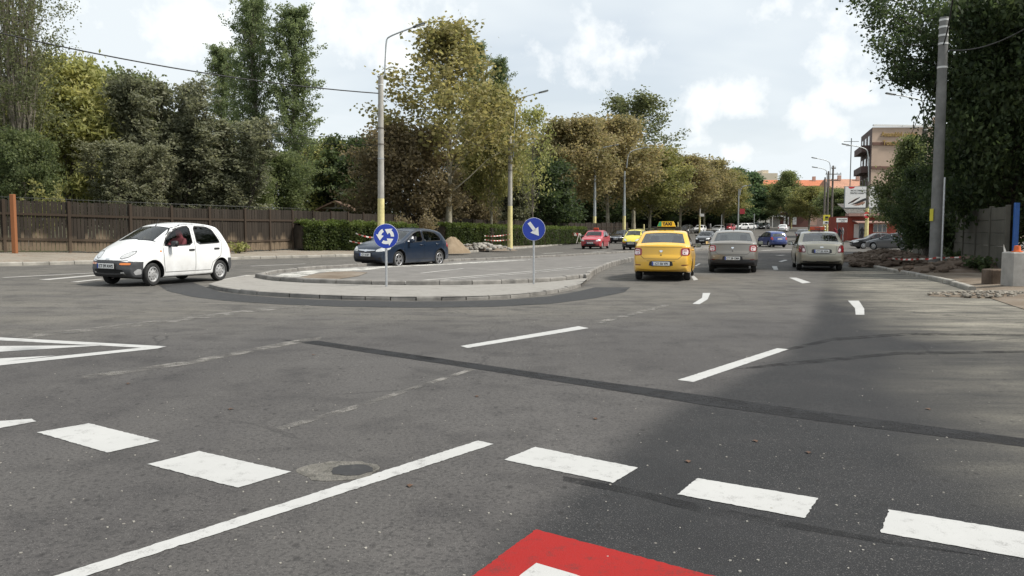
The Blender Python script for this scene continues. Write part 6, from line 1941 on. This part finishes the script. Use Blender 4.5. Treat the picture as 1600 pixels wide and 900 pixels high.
ell = lambda a, R_, lo=.1, hi=1.0: (lambda t: R_ * math.sqrt(max(.02, 1 - ((t - (lo + hi) / 2) / ((hi - lo) / 2)) ** 2)) ** a)
PR = {}
PR['poplar'] = make_tree('poplar_tree', 20, 21, ell(.8, 1.45, .02, 1.0), M['bark_pale'], M['leaf_poplar'], 38000, .125, .26, 1.6, 84, 1.0, 3, .30, clump=.55, inner=.9, elong=1.3)
PR['poplar2'] = make_tree('poplar_tree', 20, 23, ell(.8, 1.6, .0, 1.0), M['bark_pale'], M['leaf_poplar'], 38000, .125, .28, 1.6, 84, 1.0, 3, .30, clump=.6, stems=2, stem_spread=.7, inner=.9, elong=1.3)
PR['bare_poplar'] = make_tree('bare_poplar_tree', 22, 25, ell(.8, 2.1, .05, 1.05), M['bark_pale'], M['leaf_bare'], 22000, .11, .26, 2.5, 120, 1.5, 4, .4, stems=9, stem_spread=1.3, clump=.7, top_thin=.88, bare=.2)
PR['broad'] = make_tree('broadleaf_tree', 10, 31, ell(.7, 3.6, .05, 1.03), M['bark_grey'], M['leaf_green'], 30000, .14, .18, 1.2, 44, .6, 5, .34, clump=1.1, inner=.8)
PR['olive'] = make_tree('willow_tree', 11, 33, ell(.7, 3.2, .02, 1.05), M['bark_grey'], M['leaf_olive'], 20000, .15, .18, 1.2, 40, .9, 5, .42, clump=.95, stems=3, stem_spread=.8, elong=2.6, inner=.7)
PR['juniper'] = make_tree('juniper_tree', 8, 35, lambda t: 1.35 * (1 - t) ** .85 + .06, M['bark_dark'], M['leaf_grey'], 34000, .09, .13, .2, 150, .9, 4, .26, clump=.5, stems=9, stem_spread=2.1, inner=.9, elong=2.0)
PR['plane'] = make_tree('plane_tree', 13, 41, lambda t: 4.0 * (max(0, 1 - ((t - .36) / .68) ** 2)) ** 1.35 + .18, M['bark_plane'], M['leaf_plane'], 10500, .165, .19, 3.0, 44, 1.0, 5, .40, clump=.8, top_thin=.72, inner=.4, elong=1.25)
PR['plane_row'] = make_tree('plane_tree', 11, 43, ell(.75, 3.6, .16, 1.02), M['bark_plane'], M['leaf_brown'], 26000, .175, .16, 2.6, 60, .8, 5, .36, clump=1.0, top_thin=.25, inner=.7, elong=1.25)
PR['plane_yellow'] = make_tree('plane_tree', 11, 47, ell(.75, 3.5, .12, 1.02), M['bark_plane'], M['leaf_yellow'], 26000, .175, .16, 2.2, 56, .8, 5, .36, clump=1.0, top_thin=.2, inner=.7, elong=1.25)
PR['airy'] = make_tree('tall_airy_tree', 17, 51, ell(.8, 4.2, .25, 1.02), M['bark_plane'], M['leaf_bare'], 9500, .19, .2, 4.5, 52, 1.1, 5, .40, clump=.8, inner=.1, elong=1.3)
PR['thin'] = make_tree('thin_bare_tree', 11, 53, ell(.8, 2.2, .15, 1.03), M['bark_grey'], M['leaf_olive'], 2600, .16, .11, 2.2, 40, 1.2, 5, .4, clump=.7, bare=.4, top_thin=.5)
PR['rust'] = make_tree('rusty_tree', 8, 55, ell(.6, 3.6, -.1, 1.05), M['bark_grey'], M['leaf_rust'], 26000, .14, .16, .7, 42, .6, 5, .36, clump=1.0, stems=2, stem_spread=.8, inner=.8)
PR['bareshrub'] = make_tree('bare_shrub_tree', 7, 57, ell(.7, 2.8, -.2, 1.05), M['bark_grey'], M['leaf_olive'], 7500, .12, .09, .5, 60, 1.0, 6, .4, stems=5, stem_spread=1.2, clump=.8, bare=.2, inner=.4)
PR['dark'] = make_tree('dark_tree', 9, 59, ell(.6, 3.6, -.05, 1.04), M['bark_dark'], M['leaf_dark'], 22000, .18, .18, .8, 42, .6, 5, .34, clump=1.1, inner=.9)
PR['pine'] = make_tree('evergreen_tree', 12, 61, lambda t: 3.0 * (1 - t) ** .6 * (.5 + .5 * min(1, t * 4)) + .25, M['bark_dark'], M['leaf_pine'], 16000, .22, .18, 1.2, 50, .3, 4, .34, clump=1.0, inner=.8, elong=2.2)
PR['cone'] = make_tree('broadleaf_tree', 10, 77, lambda t: 3.6 * min(1, (1 - t) * 1.5) * min(1, .35 + t * 3) + .08, M['bark_grey'], M['leaf_green'], 26000, .13, .18, 1.2, 54, .7, 5, .36, clump=.85, inner=.7, top_thin=.75)
PR['over'] = make_tree('overhanging_tree', 13, 71, lambda t: (3.3 + 3.6 * max(0, min(1, (t - .38) / .25))) * (1 if t < .9 else .75), M['bark_dark'], M['leaf_dark'], 70000, .115, .28, 1.4, 70, .35, 6, .36, clump=1.15, droop=.12, inner=.9)
PR['under'] = make_tree('shade_tree', 9, 73, ell(.5, 3.4, -.1, 1.1), M['bark_dark'], M['leaf_dark'], 44000, .12, .2, .5, 60, .5, 6, .34, clump=1.1, inner=.9)
used = set()
def plant(kind, label, px, d, top_py, wpx, group, zf=None, name=None, rot=None, dy=0.0):
    """stand a tree at a place in plan with the height and spread it has there"""
    p = PR[kind]
    if kind in used: r = copy_tree(p)
    else: r = p; used.add(kind)
    x = X(px, d); z = (zf or sz)(x, d)
    if name: r.name = name
    h = Zp(top_py, d) - z
    rad = wpx * d / FPX / 2
    r.location = (x, d, z)
    s_ = rad / p['Rm']
    r.scale = (s_, s_, h / p['Ht'])
    r.rotation_euler.z = rot if rot is not None else (px * .731 + d * .37) % 6.28
    tag(r, label, 'tree', group)
    return r
G1 = 'trees behind the board fence'; G2 = 'plane trees along the left pavement'; G3 = 'trees far down the road'; G4 = 'trees on the right'; G5 = 'tall poplars behind the fence'
plant('bare_poplar', 'many stemmed half bare poplar towering at the left edge of the photo', 34, 42, -130, 150, G1)
plant('bare_poplar', 'thinner half bare poplar just behind the many stemmed one', -30, 47, -90, 130, G1)
plant('broad', 'low green tree in front of the half bare poplar stems', 42, 41, 205, 110, G1)
plant('olive', 'yellowish olive willow beside the half bare poplars', 118, 48, 92, 165, G1)
plant('broad', 'mid green broadleaf tree between the willow and the grey junipers', 190, 52, 112, 175, G1)
plant('juniper', 'grey brown juniper with spiky tops above the white car', 258, 48, 124, 135, G1)
plant('juniper', 'broad grey juniper right of the spiky one', 352, 49, 184, 140, G1)
plant('juniper', 'low dull juniper filling the gap behind the white car roof', 205, 44, 222, 110, G1)
plant('poplar', 'leftmost and lowest of the three near green poplars', 354, 76, 72, 62, G5)
plant('poplar2', 'tallest green poplar reaching the top edge of the photo', 407, 68, -12, 78, G5)
plant('poplar', 'green poplar with a feathery right side beside the tallest one', 466, 66, 12, 78, G5)
plant('poplar', 'taller of the two poplars behind the big plane tree', 744, 97, 66, 50, G5)
plant('poplar', 'shorter of the two poplars behind the big plane tree', 782, 100, 92, 44, G5)
plant('broad', 'green bush under the tallest poplar', 432, 58, 236, 110, G1)
plant('broad', 'small light green bush behind the fence under the left poplar', 384, 52, 258, 90, G1)
plant('bareshrub', 'thin twiggy olive shrub behind the timber shelter', 512, 80, 216, 130, G1)
plant('dark', 'dark green tree behind the nearest lamp post', 566, 80, 214, 140, G1)
plant('dark', 'dark green tree behind the twiggy shrub', 500, 84, 232, 130, G1)
plant('rust', 'rust brown tree behind the lamp post and dark hatchback', 640, 60, 196, 165, G1)
plant('plane', 'big sparse plane tree with pale forked trunk beside the dark hatchback', 700, 60, 34, 235, G2)
plant('plane_yellow', 'golden brown plane tree left of the second lamp post', 768, 68, 134, 100, G2)
plant('rust', 'low rusty bush under the golden plane tree', 735, 74, 262, 95, G1)
plant('thin', 'thin nearly bare tree right of the second lamp post', 832, 76, 165, 72, G2)
plant('dark', 'dark bush behind the hedge under the nearly bare tree', 842, 88, 250, 130, G1)
plant('juniper', 'grey green bush behind the sign with the single arrow', 800, 84, 262, 90, G1)
plant('plane_row', 'brown plane tree first of the long row, above the far hedge', 893, 106, 186, 140, G2)
plant('plane_row', 'broad olive brown plane tree above the red taxi', 950, 116, 184, 150, G2)
plant('airy', 'tall airy tree showing sky through its crown behind the plane row', 990, 136, 146, 140, G2)
plant('plane_yellow', 'greenish plane tree behind the yellow oncoming car', 1015, 126, 232, 120, G2)
plant('plane_row', 'brown plane tree in the row behind the taxi roof sign', 1062, 142, 244, 110, G2)
plant('plane_row', 'rounded brown plane tree in the row behind the black oncoming car', 1100, 156, 250, 100, G2)
plant('plane_yellow', 'last yellow plane tree of the row before the evergreens', 1130, 168, 266, 76, G2)
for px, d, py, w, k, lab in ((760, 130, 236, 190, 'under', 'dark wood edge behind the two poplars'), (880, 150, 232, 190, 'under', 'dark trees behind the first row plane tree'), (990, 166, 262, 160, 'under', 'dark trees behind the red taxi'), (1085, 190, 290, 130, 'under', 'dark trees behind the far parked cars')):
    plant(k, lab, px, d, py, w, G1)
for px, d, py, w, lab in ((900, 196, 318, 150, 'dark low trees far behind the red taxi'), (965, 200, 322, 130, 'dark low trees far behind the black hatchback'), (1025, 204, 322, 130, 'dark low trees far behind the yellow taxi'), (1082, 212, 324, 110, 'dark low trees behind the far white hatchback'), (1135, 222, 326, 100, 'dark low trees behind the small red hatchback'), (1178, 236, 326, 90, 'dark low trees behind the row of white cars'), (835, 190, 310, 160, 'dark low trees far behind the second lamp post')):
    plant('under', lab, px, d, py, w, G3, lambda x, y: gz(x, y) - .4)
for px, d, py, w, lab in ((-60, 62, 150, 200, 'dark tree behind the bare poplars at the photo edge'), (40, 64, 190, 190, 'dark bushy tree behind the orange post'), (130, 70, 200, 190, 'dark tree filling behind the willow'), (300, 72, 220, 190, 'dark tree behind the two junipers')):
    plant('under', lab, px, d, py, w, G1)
plant('pine', 'dark evergreen left of the grey lamp post with red banner', 1150, 196, 264, 60, G3, gz)
plant('pine', 'dark evergreen right of the grey lamp post with red banner', 1174, 200, 270, 52, G3, gz)
plant('plane_yellow', 'yellowish tree above the yellow sign board', 1196, 206, 288, 60, G3, gz)
plant('cone', 'green tree in the middle of the far road end', 1229, 196, 268, 76, G3, gz)
plant('plane_yellow', 'yellow green tree left of the lamp post cluster', 1264, 178, 292, 66, G3, gz)
plant('broad', 'green tree behind the lamp post cluster', 1318, 160, 294, 80, G3, gz)
plant('dark', 'dark tree far behind the parked white cars', 1128, 230, 296, 100, G3, gz)
plant('dark', 'dark bush beside the white shop sign', 1318, 118, 322, 42, G3, gz)
plant('cone', 'green tree in front of the tan apartment block', 1418, 56, 214, 112, G4, rz_)
plant('dark', 'low dark tree between the apartment tree and the power pole', 1448, 50, 262, 90, G4, rz_)
# the overhanging trees on the right
def stand(kind, label, x, y, sxy, szz, rot, group):
    p = PR[kind]
    r = copy_tree(p) if kind in used else p
    used.add(kind)
    r.location = (x, y, rz_(x, y)); r.scale = (sxy, sxy, szz); r.rotation_euler.z = rot
    return tag(r, label, 'tree', group)
stand('over', 'huge dark tree overhanging the power pole from the right', 26.8, 35.5, 1.05, 1.25, 1.2, G4)
stand('over', 'dark tree behind the concrete wall and power pole', 30, 46, 1.0, 1.3, 3.9, G4)
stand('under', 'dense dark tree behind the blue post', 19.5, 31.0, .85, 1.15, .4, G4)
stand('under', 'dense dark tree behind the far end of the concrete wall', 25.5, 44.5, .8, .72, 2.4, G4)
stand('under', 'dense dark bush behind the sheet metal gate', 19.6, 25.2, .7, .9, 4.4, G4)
stand('under', 'dense dark tree behind the middle of the concrete wall', 23, 36.5, .85, .72, 5.2, G4)

# light, thin outer boughs that reach over the road from the big tree
rng = np.random.default_rng(5); rg = random.Random(5)
bo = thing('leafy_bough', 'leafy boughs of the dark tree reaching out over the road', 'branch', (24, 34, 0), 0)
b = MB(); lp = []
for k in range(9):
    a = at(1500 + rg.uniform(-20, 40), 60 + 18 * k, 33 + rg.uniform(-1, 2))
    e = at((1345, 1350, 1362, 1372, 1385, 1350, 1400, 1380, 1420)[k], (-18, 4, 30, 62, 86, 70, 104, 126, 120)[k], 33 + rg.uniform(-1.5, 2.5))
    if k in (7,): a = at(1490, 150, 33)
    a = Vector(a) - Vector((24, 34, 0)); e = Vector(e) - Vector((24, 34, 0))
    m1 = a.lerp(e, .5) + Vector((0, rg.uniform(-.5, .5), .35))
    path = [a, a.lerp(m1, .5), m1, m1.lerp(e, .5), e]
    b.tube(path, [.05, .04, .028, .018, .008], 5, False)
    for j in range(16):
        u = .15 + .85 * (j + rg.random()) / 16; f = u * 4; i = min(3, int(f)); p = path[i].lerp(path[i + 1], f - i)
        d = Vector((rg.uniform(-1, .3), rg.uniform(-1, 1), rg.uniform(-.6, .7))).normalized() * rg.uniform(.35, 1.0)
        b.tube([p, p + d * .5 + Vector((0, 0, .05)), p + d], [.012, .008, .004], 3, False)
        if not (k in (7, 5) and u > .4) or rg.random() < .25:
            for v in (.4, .7, 1.0): lp.append(tuple(p + d * v))
b.build('branch', M['bark_dark'], bo, 60)
lp = np.array(lp); idx = rng.integers(0, len(lp), 9000)
link_mesh('foliage', leaves_mesh('bough_leaves', lp[idx] + rng.normal(size=(9000, 3)) * .2, .10, rng, 1.3), M['leaf_dark'], bo)

# ------------------------------------------------------------------ hedges and ground plants
def hedge(label, line, w, h, seed, n=26000):
    rng = np.random.default_rng(seed)
    q = np.array(resample(line, .5, False)); L = len(q)
    t = thing('clipped_hedge', label, 'hedge', (q[0][0], q[0][1], sz(*q[0])), 0, 'clipped hedges along the left pavement')
    o0 = np.array([q[0][0], q[0][1], sz(*q[0])])
    def pt(u, v, z):
        f = u * (L - 1); i = np.minimum(f.astype(int), L - 2); fr = (f - i)[:, None]
        p = q[i] * (1 - fr) + q[i + 1] * fr
        d = q[i + 1] - q[i]; d = d / np.linalg.norm(d, axis=1)[:, None]; nn = np.stack([-d[:, 1], d[:, 0]], 1)
        p = p + nn * v[:, None]
        g = side_z(p[:, 0], p[:, 1])
        return np.column_stack([p, g + z]) - o0
    u = rng.random(n); face = rng.random(n)
    v = np.where(face < .5, -w / 2, np.where(face < .72, w / 2, rng.uniform(-w / 2, w / 2, n)))
    z = np.where(face < .72, rng.uniform(.03, h, n), h)
    wav = .07 * np.sin(u * L * 1.3) + .05 * np.sin(u * L * 3.1 + 1)
    pts = pt(u, v + rng.normal(size=n) * .07 + wav * np.sign(v), z + rng.normal(size=n) * .055 + wav * (z > h * .9))
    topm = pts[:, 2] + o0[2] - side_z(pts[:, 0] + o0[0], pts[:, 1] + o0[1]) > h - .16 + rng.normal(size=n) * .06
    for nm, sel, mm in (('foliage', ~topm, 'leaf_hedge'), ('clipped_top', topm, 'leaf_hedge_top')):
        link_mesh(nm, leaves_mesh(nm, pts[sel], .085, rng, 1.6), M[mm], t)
    b = MB()
    for i in range(0, L - 1):
        a, c = q[i], q[i + 1]; d = c - a; ang = math.atan2(d[1], d[0]); m_ = (a + c) / 2
        b.box((m_[0] - o0[0], m_[1] - o0[1], sz(*m_) - o0[2] + h / 2 - .05), (np.linalg.norm(d) + .02, w - .34, h - .22), rot=ang)
    b.build('stems', M['bark_dark'], t)
    for k in range(0, L - 1, 2): pass
    return t
hedge('near clipped hedge in front of the fence left of the lamp post', [(X(462, 44.5), 44.5), (X(560, 47.5), 47.5), (X(640, 51), 51)], 1.5, 1.52, 3, 24000)
hedge('clipped hedge between the sand heap and the second lamp post', [(X(684, 58.5), 58.5), (X(752, 62.5), 62.5)], 1.5, 1.62, 4, 12000)
hedge('far clipped hedge running right from the second lamp post', [(X(757, 64.5), 64.5), (X(830, 73.5), 73.5), (X(908, 90), 90)], 1.5, 1.62, 5, 20000)
def shrub(label, x, y, zf, r, h, n, mm, seed, group='low plants by the verge', leaf=.09):
    rng = np.random.default_rng(seed); rg = random.Random(seed)
    t = thing('small_shrub', label, 'shrub', (x, y, zf(x, y)), 0, group)
    b = MB(); tips = []
    for k in range(14):
        a = rg.uniform(0, 6.28); rr = r * rg.uniform(.3, 1); e = Vector((rr * math.cos(a), rr * math.sin(a), h * rg.uniform(.5, 1)))
        b.tube([(0, 0, -.05), e * .5 + Vector((0, 0, .1 * h)), e], [.015, .01, .004], 4, False)
        tips += [tuple(e * u) for u in (.45, .65, .85, 1)]
    b.build('stem', M['bark_grey'], t)
    tp = np.array(tips); i = rng.integers(0, len(tp), n)
    link_mesh('foliage', leaves_mesh('shrub_leaves', np.maximum(tp[i] + rng.normal(size=(n, 3)) * .12 * r, [-9, -9, .02]), leaf, rng, 1.6), M[mm], t)
    return t
shrub('light green sapling growing against the fence beside the orange post', X(66, 36.5), 36.5, sz, .9, 3.1, 1600, 'leaf_yellow', 1)
shrub('rust coloured bush behind the hedge beside the nearest lamp post', X(642, 54), 54, sz, 1.6, 2.25, 3200, 'leaf_rust', 2)
shrub('green weeds at the foot of the fence behind the white car', X(372, 39.4), 39.4, sz, .5, .5, 300, 'leaf_olive', 3)
shrub('weeds at the foot of the concrete wall beside the power pole', X(1490, 33), 33, rz_, .7, .6, 500, 'leaf_dark', 4)
shrub('weeds growing on the dark soil bank by the wall', X(1535, 27), 27, rz_, .6, .5, 400, 'leaf_dark', 6)
shrub('tall bush leaning over the far half of the concrete wall', X(1448, 39.5), 39.5, rz_, 1.7, 3.4, 7000, 'leaf_dark', 8)
shrub('dark bush growing against the wall right of the power pole', X(1488, 34.5), 34.5, rz_, 1.1, 2.7, 4500, 'leaf_dark', 9)
shrub('bush behind the earth heap beside the parked estate car', X(1434, 47), 47, rz_, 1.3, 1.7, 2600, 'leaf_dark', 7)
# ------------------------------------------------------------------ vehicles in the street
PW = paint('white_paint', (.74, .75, .75), rough=.3)
PY = paint('taxi_yellow_paint', (.74, .42, .030), rough=.3)
PN = paint('dark_blue_paint', (.006, .015, .033), .0, .3, .35, .15)
PG = paint('grey_beige_paint', (.21, .195, .17), .35, .32)
PS = paint('silver_gold_paint', (.29, .275, .22), .35, .32)
PR_ = paint('red_paint', (.42, .022, .04), rough=.28)
PB = paint('black_paint', (.012, .012, .014), rough=.25, dirty=.3)
PYG = paint('lemon_paint', (.62, .54, .03), rough=.3)
PBL = paint('blue_paint', (.022, .045, .19), .1, .28)
PDG = paint('dark_grey_paint', (.055, .055, .06), .3, .3)
PSV = paint('silver_paint', (.40, .41, .42), .4, .3)
def car(spf, label, px, d, az, pm, cat='car', name='parked_car', group=None, shift=0.0, scale=1.0, xy=None, **over):
    """az: compass heading of the car from +Y towards +X, in degrees"""
    x = X(px, d) if xy is None else xy[0]
    if xy is not None: d = xy[1]
    h = R(az)
    f = Vector((math.sin(h), math.cos(h)))
    x += f.x * shift; d += f.y * shift
    z = gz(x, d)
    t = thing(name, label, cat, (x, d, z + .004), math.pi / 2 - h, group)
    # sit on the sloping road
    zf, zr = gz(x + f.x * 1.3, d + f.y * 1.3), gz(x - f.x * 1.3, d - f.y * 1.3)
    t.rotation_euler.y = -math.atan2(zf - zr, 2.6)
    n_ = Vector((-f.y, f.x))
    zl, zrr = gz(x + n_.x * .7, d + n_.y * .7), gz(x - n_.x * .7, d - n_.y * .7)
    t.rotation_euler.x = math.atan2(zl - zrr, 1.4)
    t.scale = (scale,) * 3
    sp = fin(spf(), **over)
    make_car(sp, t, pm)
    return t
def repaint(o, old, new):
    for ch in [o] + list(o.children_recursive):
        for sl in ch.material_slots:
            if sl.material == old:
                sl.link = 'OBJECT'; sl.material = new
def recar(src, old, label, px, d, az, pm, name='parked_car', cat='car', group=None, shift=0.0):
    c = copy_tree(src)
    c.name = name
    x = X(px, d); h = R(az); x += math.sin(h) * shift; d += math.cos(h) * shift
    f = Vector((math.sin(h), math.cos(h)))
    c.location = (x, d, gz(x, d) + .004)
    zf, zr = gz(x + f.x * 1.3, d + f.y * 1.3), gz(x - f.x * 1.3, d - f.y * 1.3)
    c.rotation_euler = (0, -math.atan2(zf - zr, 2.6), math.pi / 2 - h)
    tag(c, label, cat, group)
    if not group and 'group' in c: del c['group']
    repaint(c, old, pm)
    return c
def roof_rack_sign(car_, label, kind):
    rz = car_['roof_z']
    Mw = Matrix.LocRotScale(car_.location, car_.rotation_euler, car_.scale)
    t = thing('taxi_sign', label, 'taxi sign', Mw @ Vector((-.12, 0, rz)), car_.rotation_euler.z)
    t.rotation_euler = car_.rotation_euler
    if kind == 'yellow':
        m = MB()
        for s_ in (.42, -.42):
            m.box((0, s_ * .8, .055), (.10, .10, .11), bev=.01)
        m.box((.0, 0, .10), (.07, .92, .035), bev=.01)
        m.build('roof_bar', M['black'], t)
        m = MB(); poly = [(-.29, .12), (.29, .12), (.22, .285), (-.22, .285)]
        m.prism([(y, z) for y, z in poly], -.09, .09, M=AX_X)
        b_ = m.build('sign_box', plain('sign_amber', (.80, .55, .03), .35, var=.05), t)
        m = MB(); m.prism([(.15, .125), (.286, .125), (.217, .281), (.15, .281)], -.094, .094, M=AX_X)
        m.build('green_end', plain('sign_green', (.02, .30, .16), .35), b_)
        text_mesh('sign_lettering', 'TAXI', .13, M['plate_ink'], b_, (-.095, -.03, .20), (math.pi / 2, 0, -math.pi / 2), .008)
    else:
        m = MB(); m.box((0, 0, .02), (.26, .55, .03), bev=.008); m.build('base', M['black'], t)
        m = MB(); m.box((0, 0, .115), (.16, .54 if kind == 'wide' else .40, .15), taper=.92, bev=.02)
        b_ = m.build('sign_box', plain('sign_red_orange', (.55, .075, .02), .35, var=.08), t)
        m = MB()
        w_ = .25 if kind == 'wide' else .17
        for s_ in (-1, 1): m.box((-.006, s_ * (w_ + .04), .035), (.10, .07, .05))
        m.build('end_lamp', M['sign_yellow'] if kind == 'wide' else M['sign_red'], b_)
        text_mesh('sign_lettering', 'TAXI', .10, M['dark_red'], b_, (-.088, 0, .115), (math.pi / 2, 0, -math.pi / 2), .004)
    return t
def seat_driver(car_, label, shirt, seat_x, zl):
    me = driver_mesh(shirt)
    o = bpy.data.objects.new('person', me); COL.objects.link(o)
    Mw = Matrix.LocRotScale(car_.location, car_.rotation_euler, car_.scale)
    o.matrix_world = Mw @ Matrix.Translation((seat_x + .14, .36, zl + .17))
    return tag(o, label, 'person')

# white hatchback, its mirror side towards us
hv = Vector((-.36, -.933))
azw = math.degrees(math.atan2(hv.x, hv.y)) % 360
white = car(small_hatch, 'small white hatchback with dark grey bumpers turning round the island', 0, 0, azw, PW, name='hatchback', xy=(-9.30, 21.35), scale=1.03,
            plate_text='CT 09 AWS', bump_mat=M['bumper_grey'], handle_mat=M['black'], win_mat={1: M['darkglass']}, steer=R(6))
white.scale.z *= 1.04
seat_driver(white, 'driver in a pink top seen through the white hatchback window', 'pink_shirt', -.18, .36)
hv = Vector((-.52, -.855)); azo = math.degrees(math.atan2(hv.x, hv.y)) % 360
navy = car(hatch, 'dark blue hatchback passing behind the round arrow sign', 0, 0, azo, PN, name='hatchback', xy=(-4.42, 32.1), plate_text='CT 10 BIT', open=('left', 0), mirror_mat=PN)
navy.scale.z *= 1.06
seat_driver(navy, 'driver in a white shirt at the open window of the dark blue hatchback', 'white_shirt', -.02, .42)
taxi = car(sedan_a, 'yellow taxi sedan seen from behind with green and yellow roof sign', 1037, 24.7, 15.0, PY, 'taxi', 'taxi_sedan', shift=1.29, plate_text='CT 50 YPI')
roof_rack_sign(taxi, 'green and yellow taxi sign on black bar on the yellow sedan', 'yellow')
beige = car(sedan_a, 'beige grey sedan seen from behind, right of the yellow taxi', 1146, 29.2, 16.5, PG, name='sedan', shift=1.29, plate_text='CT 28 CMA',
            cuts=[[(-1.5, .48), (-2.3, .48)]], region=lambda x, y, z: 'lower_trim' if x < -1.63 and z < .48 else None)
silver = car(sedan_b, 'champagne silver taxi sedan seen from behind with red roof sign', 1281, 30.5, 16.0, PS, 'taxi', 'taxi_sedan', shift=1.22, plate_text='CT 20 XFA')
roof_rack_sign(silver, 'wide red orange taxi sign on the champagne silver sedan', 'wide')
blue = car(people_carrier, 'bright blue people carrier crossing ahead of the beige sedan', 1206, 83, -3, PBL, name='people_carrier', plate_text=None)
est = car(estate, 'grey estate car parked behind the earth heap', 1397, 69, 330, PDG, name='estate_car', shift=0)
est_s = paint('mid_grey_paint', (.16, .165, .175), .4, .3)
repaint(est, PDG, est_s)
# oncoming and far cars
red = recar(taxi, PY, 'red taxi sedan coming towards us on the left carriageway', 931, 66, 198, PR_, 'taxi_sedan', 'taxi')
roof_rack_sign(red, 'small red taxi sign on the roof of the red sedan', 'small')
recar(navy, PN, 'black hatchback following the red taxi', 968, 92, 199, PB, 'hatchback')
recar(white, PW, 'lemon yellow small hatchback half hidden behind the yellow taxi', 993, 63, 200, PYG, 'hatchback')
recar(silver, PS, 'black sedan coming towards us beyond the beige sedan', 1103, 90, 205, PB, 'sedan')
recar(silver, PS, 'dark sedan driving away between the blue people carrier and silver taxi', 1255, 104, 22, PDG, 'sedan')
black2 = recar(silver, PS, 'black sedan waiting sideways in the side street', 1368, 76, 277, PB, 'sedan')
GP = 'cars parked far down the road'
for (src, old, lab, px, d, az, pm, nm) in (
        (blue, PBL, 'dark grey people carrier parked above the yellow taxi mirror', 1073, 146, 205, PDG, 'people_carrier'),
        (navy, PN, 'white hatchback parked beside the dark grey people carrier', 1094, 150, 205, PW, 'hatchback'),
        (navy, PN, 'silver hatchback parked behind the black oncoming sedan', 1122, 148, 208, PSV, 'hatchback'),
        (white, PW, 'small red hatchback parked under the last plane trees', 1140, 168, 215, PR_, 'hatchback'),
        (navy, PN, 'first white car of the row before the yellow sign', 1158, 184, 240, PW, 'hatchback'),
        (taxi, PY, 'second white car of the row before the yellow sign', 1168, 188, 240, PW, 'sedan'),
        (blue, PBL, 'third white car of the row, nearest the yellow sign', 1178, 196, 240, PW, 'people_carrier'),
        (blue, PBL, 'black tall car parked under the yellow sign board', 1194, 192, 215, PB, 'people_carrier'),
        (navy, PN, 'white hatchback driving away in the middle of the far road', 1224, 160, 24, PW, 'hatchback'),
        (est, est_s, 'white estate car parked behind the lamp post cluster', 1294, 140, 60, PW, 'estate_car'),
        (navy, PN, 'blue hatchback driving away left of the lamp post cluster', 1276, 116, 26, PBL, 'hatchback')):
    recar(src, old, lab, px, d, az, pm, nm, group=GP)

# ------------------------------------------------------------------ people on foot by the corner
def walker(label, px, d, yaw, shirt, trousers, seed, **k):
    me = walker_mesh(shirt, trousers, **k)
    o = bpy.data.objects.new('person', me); COL.objects.link(o)
    x = X(px, d); o.location = (x, d, gz(x, d) + (.135 if d < 100 else .13)); o.rotation_euler.z = yaw
    return tag(o, label, 'person', 'people at the far corner')
walker('person in dark red jacket beside the lamp post cluster', 1306, 94.5, R(200), 'red_jacket', 'trousers', 1, lean=.12)
walker('person in black coat next to the one in dark red', 1312, 96, R(30), 'dark_coat', 'trousers', 2)
walker('person in grey coat close to the red building corner', 1317, 97, R(170), 'grey_coat', 'jeans', 3, stride=.1)
walker('person in dark coat standing at the red building door', 1347, 98.3, R(250), 'dark_coat', 'trousers', 4, stride=.05)
for k, (px, sh) in enumerate(((1106, 'dark_coat'), (1110, 'grey_coat'), (1134, 'dark_coat'))):
    walker(['dark coated person among the parked cars, first of the pair', 'grey coated person among the parked cars, beside the dark one', 'dark coated person standing before the parked red car'][k], px, 158, R(40 + 90 * k), sh, 'trousers', 5 + k)
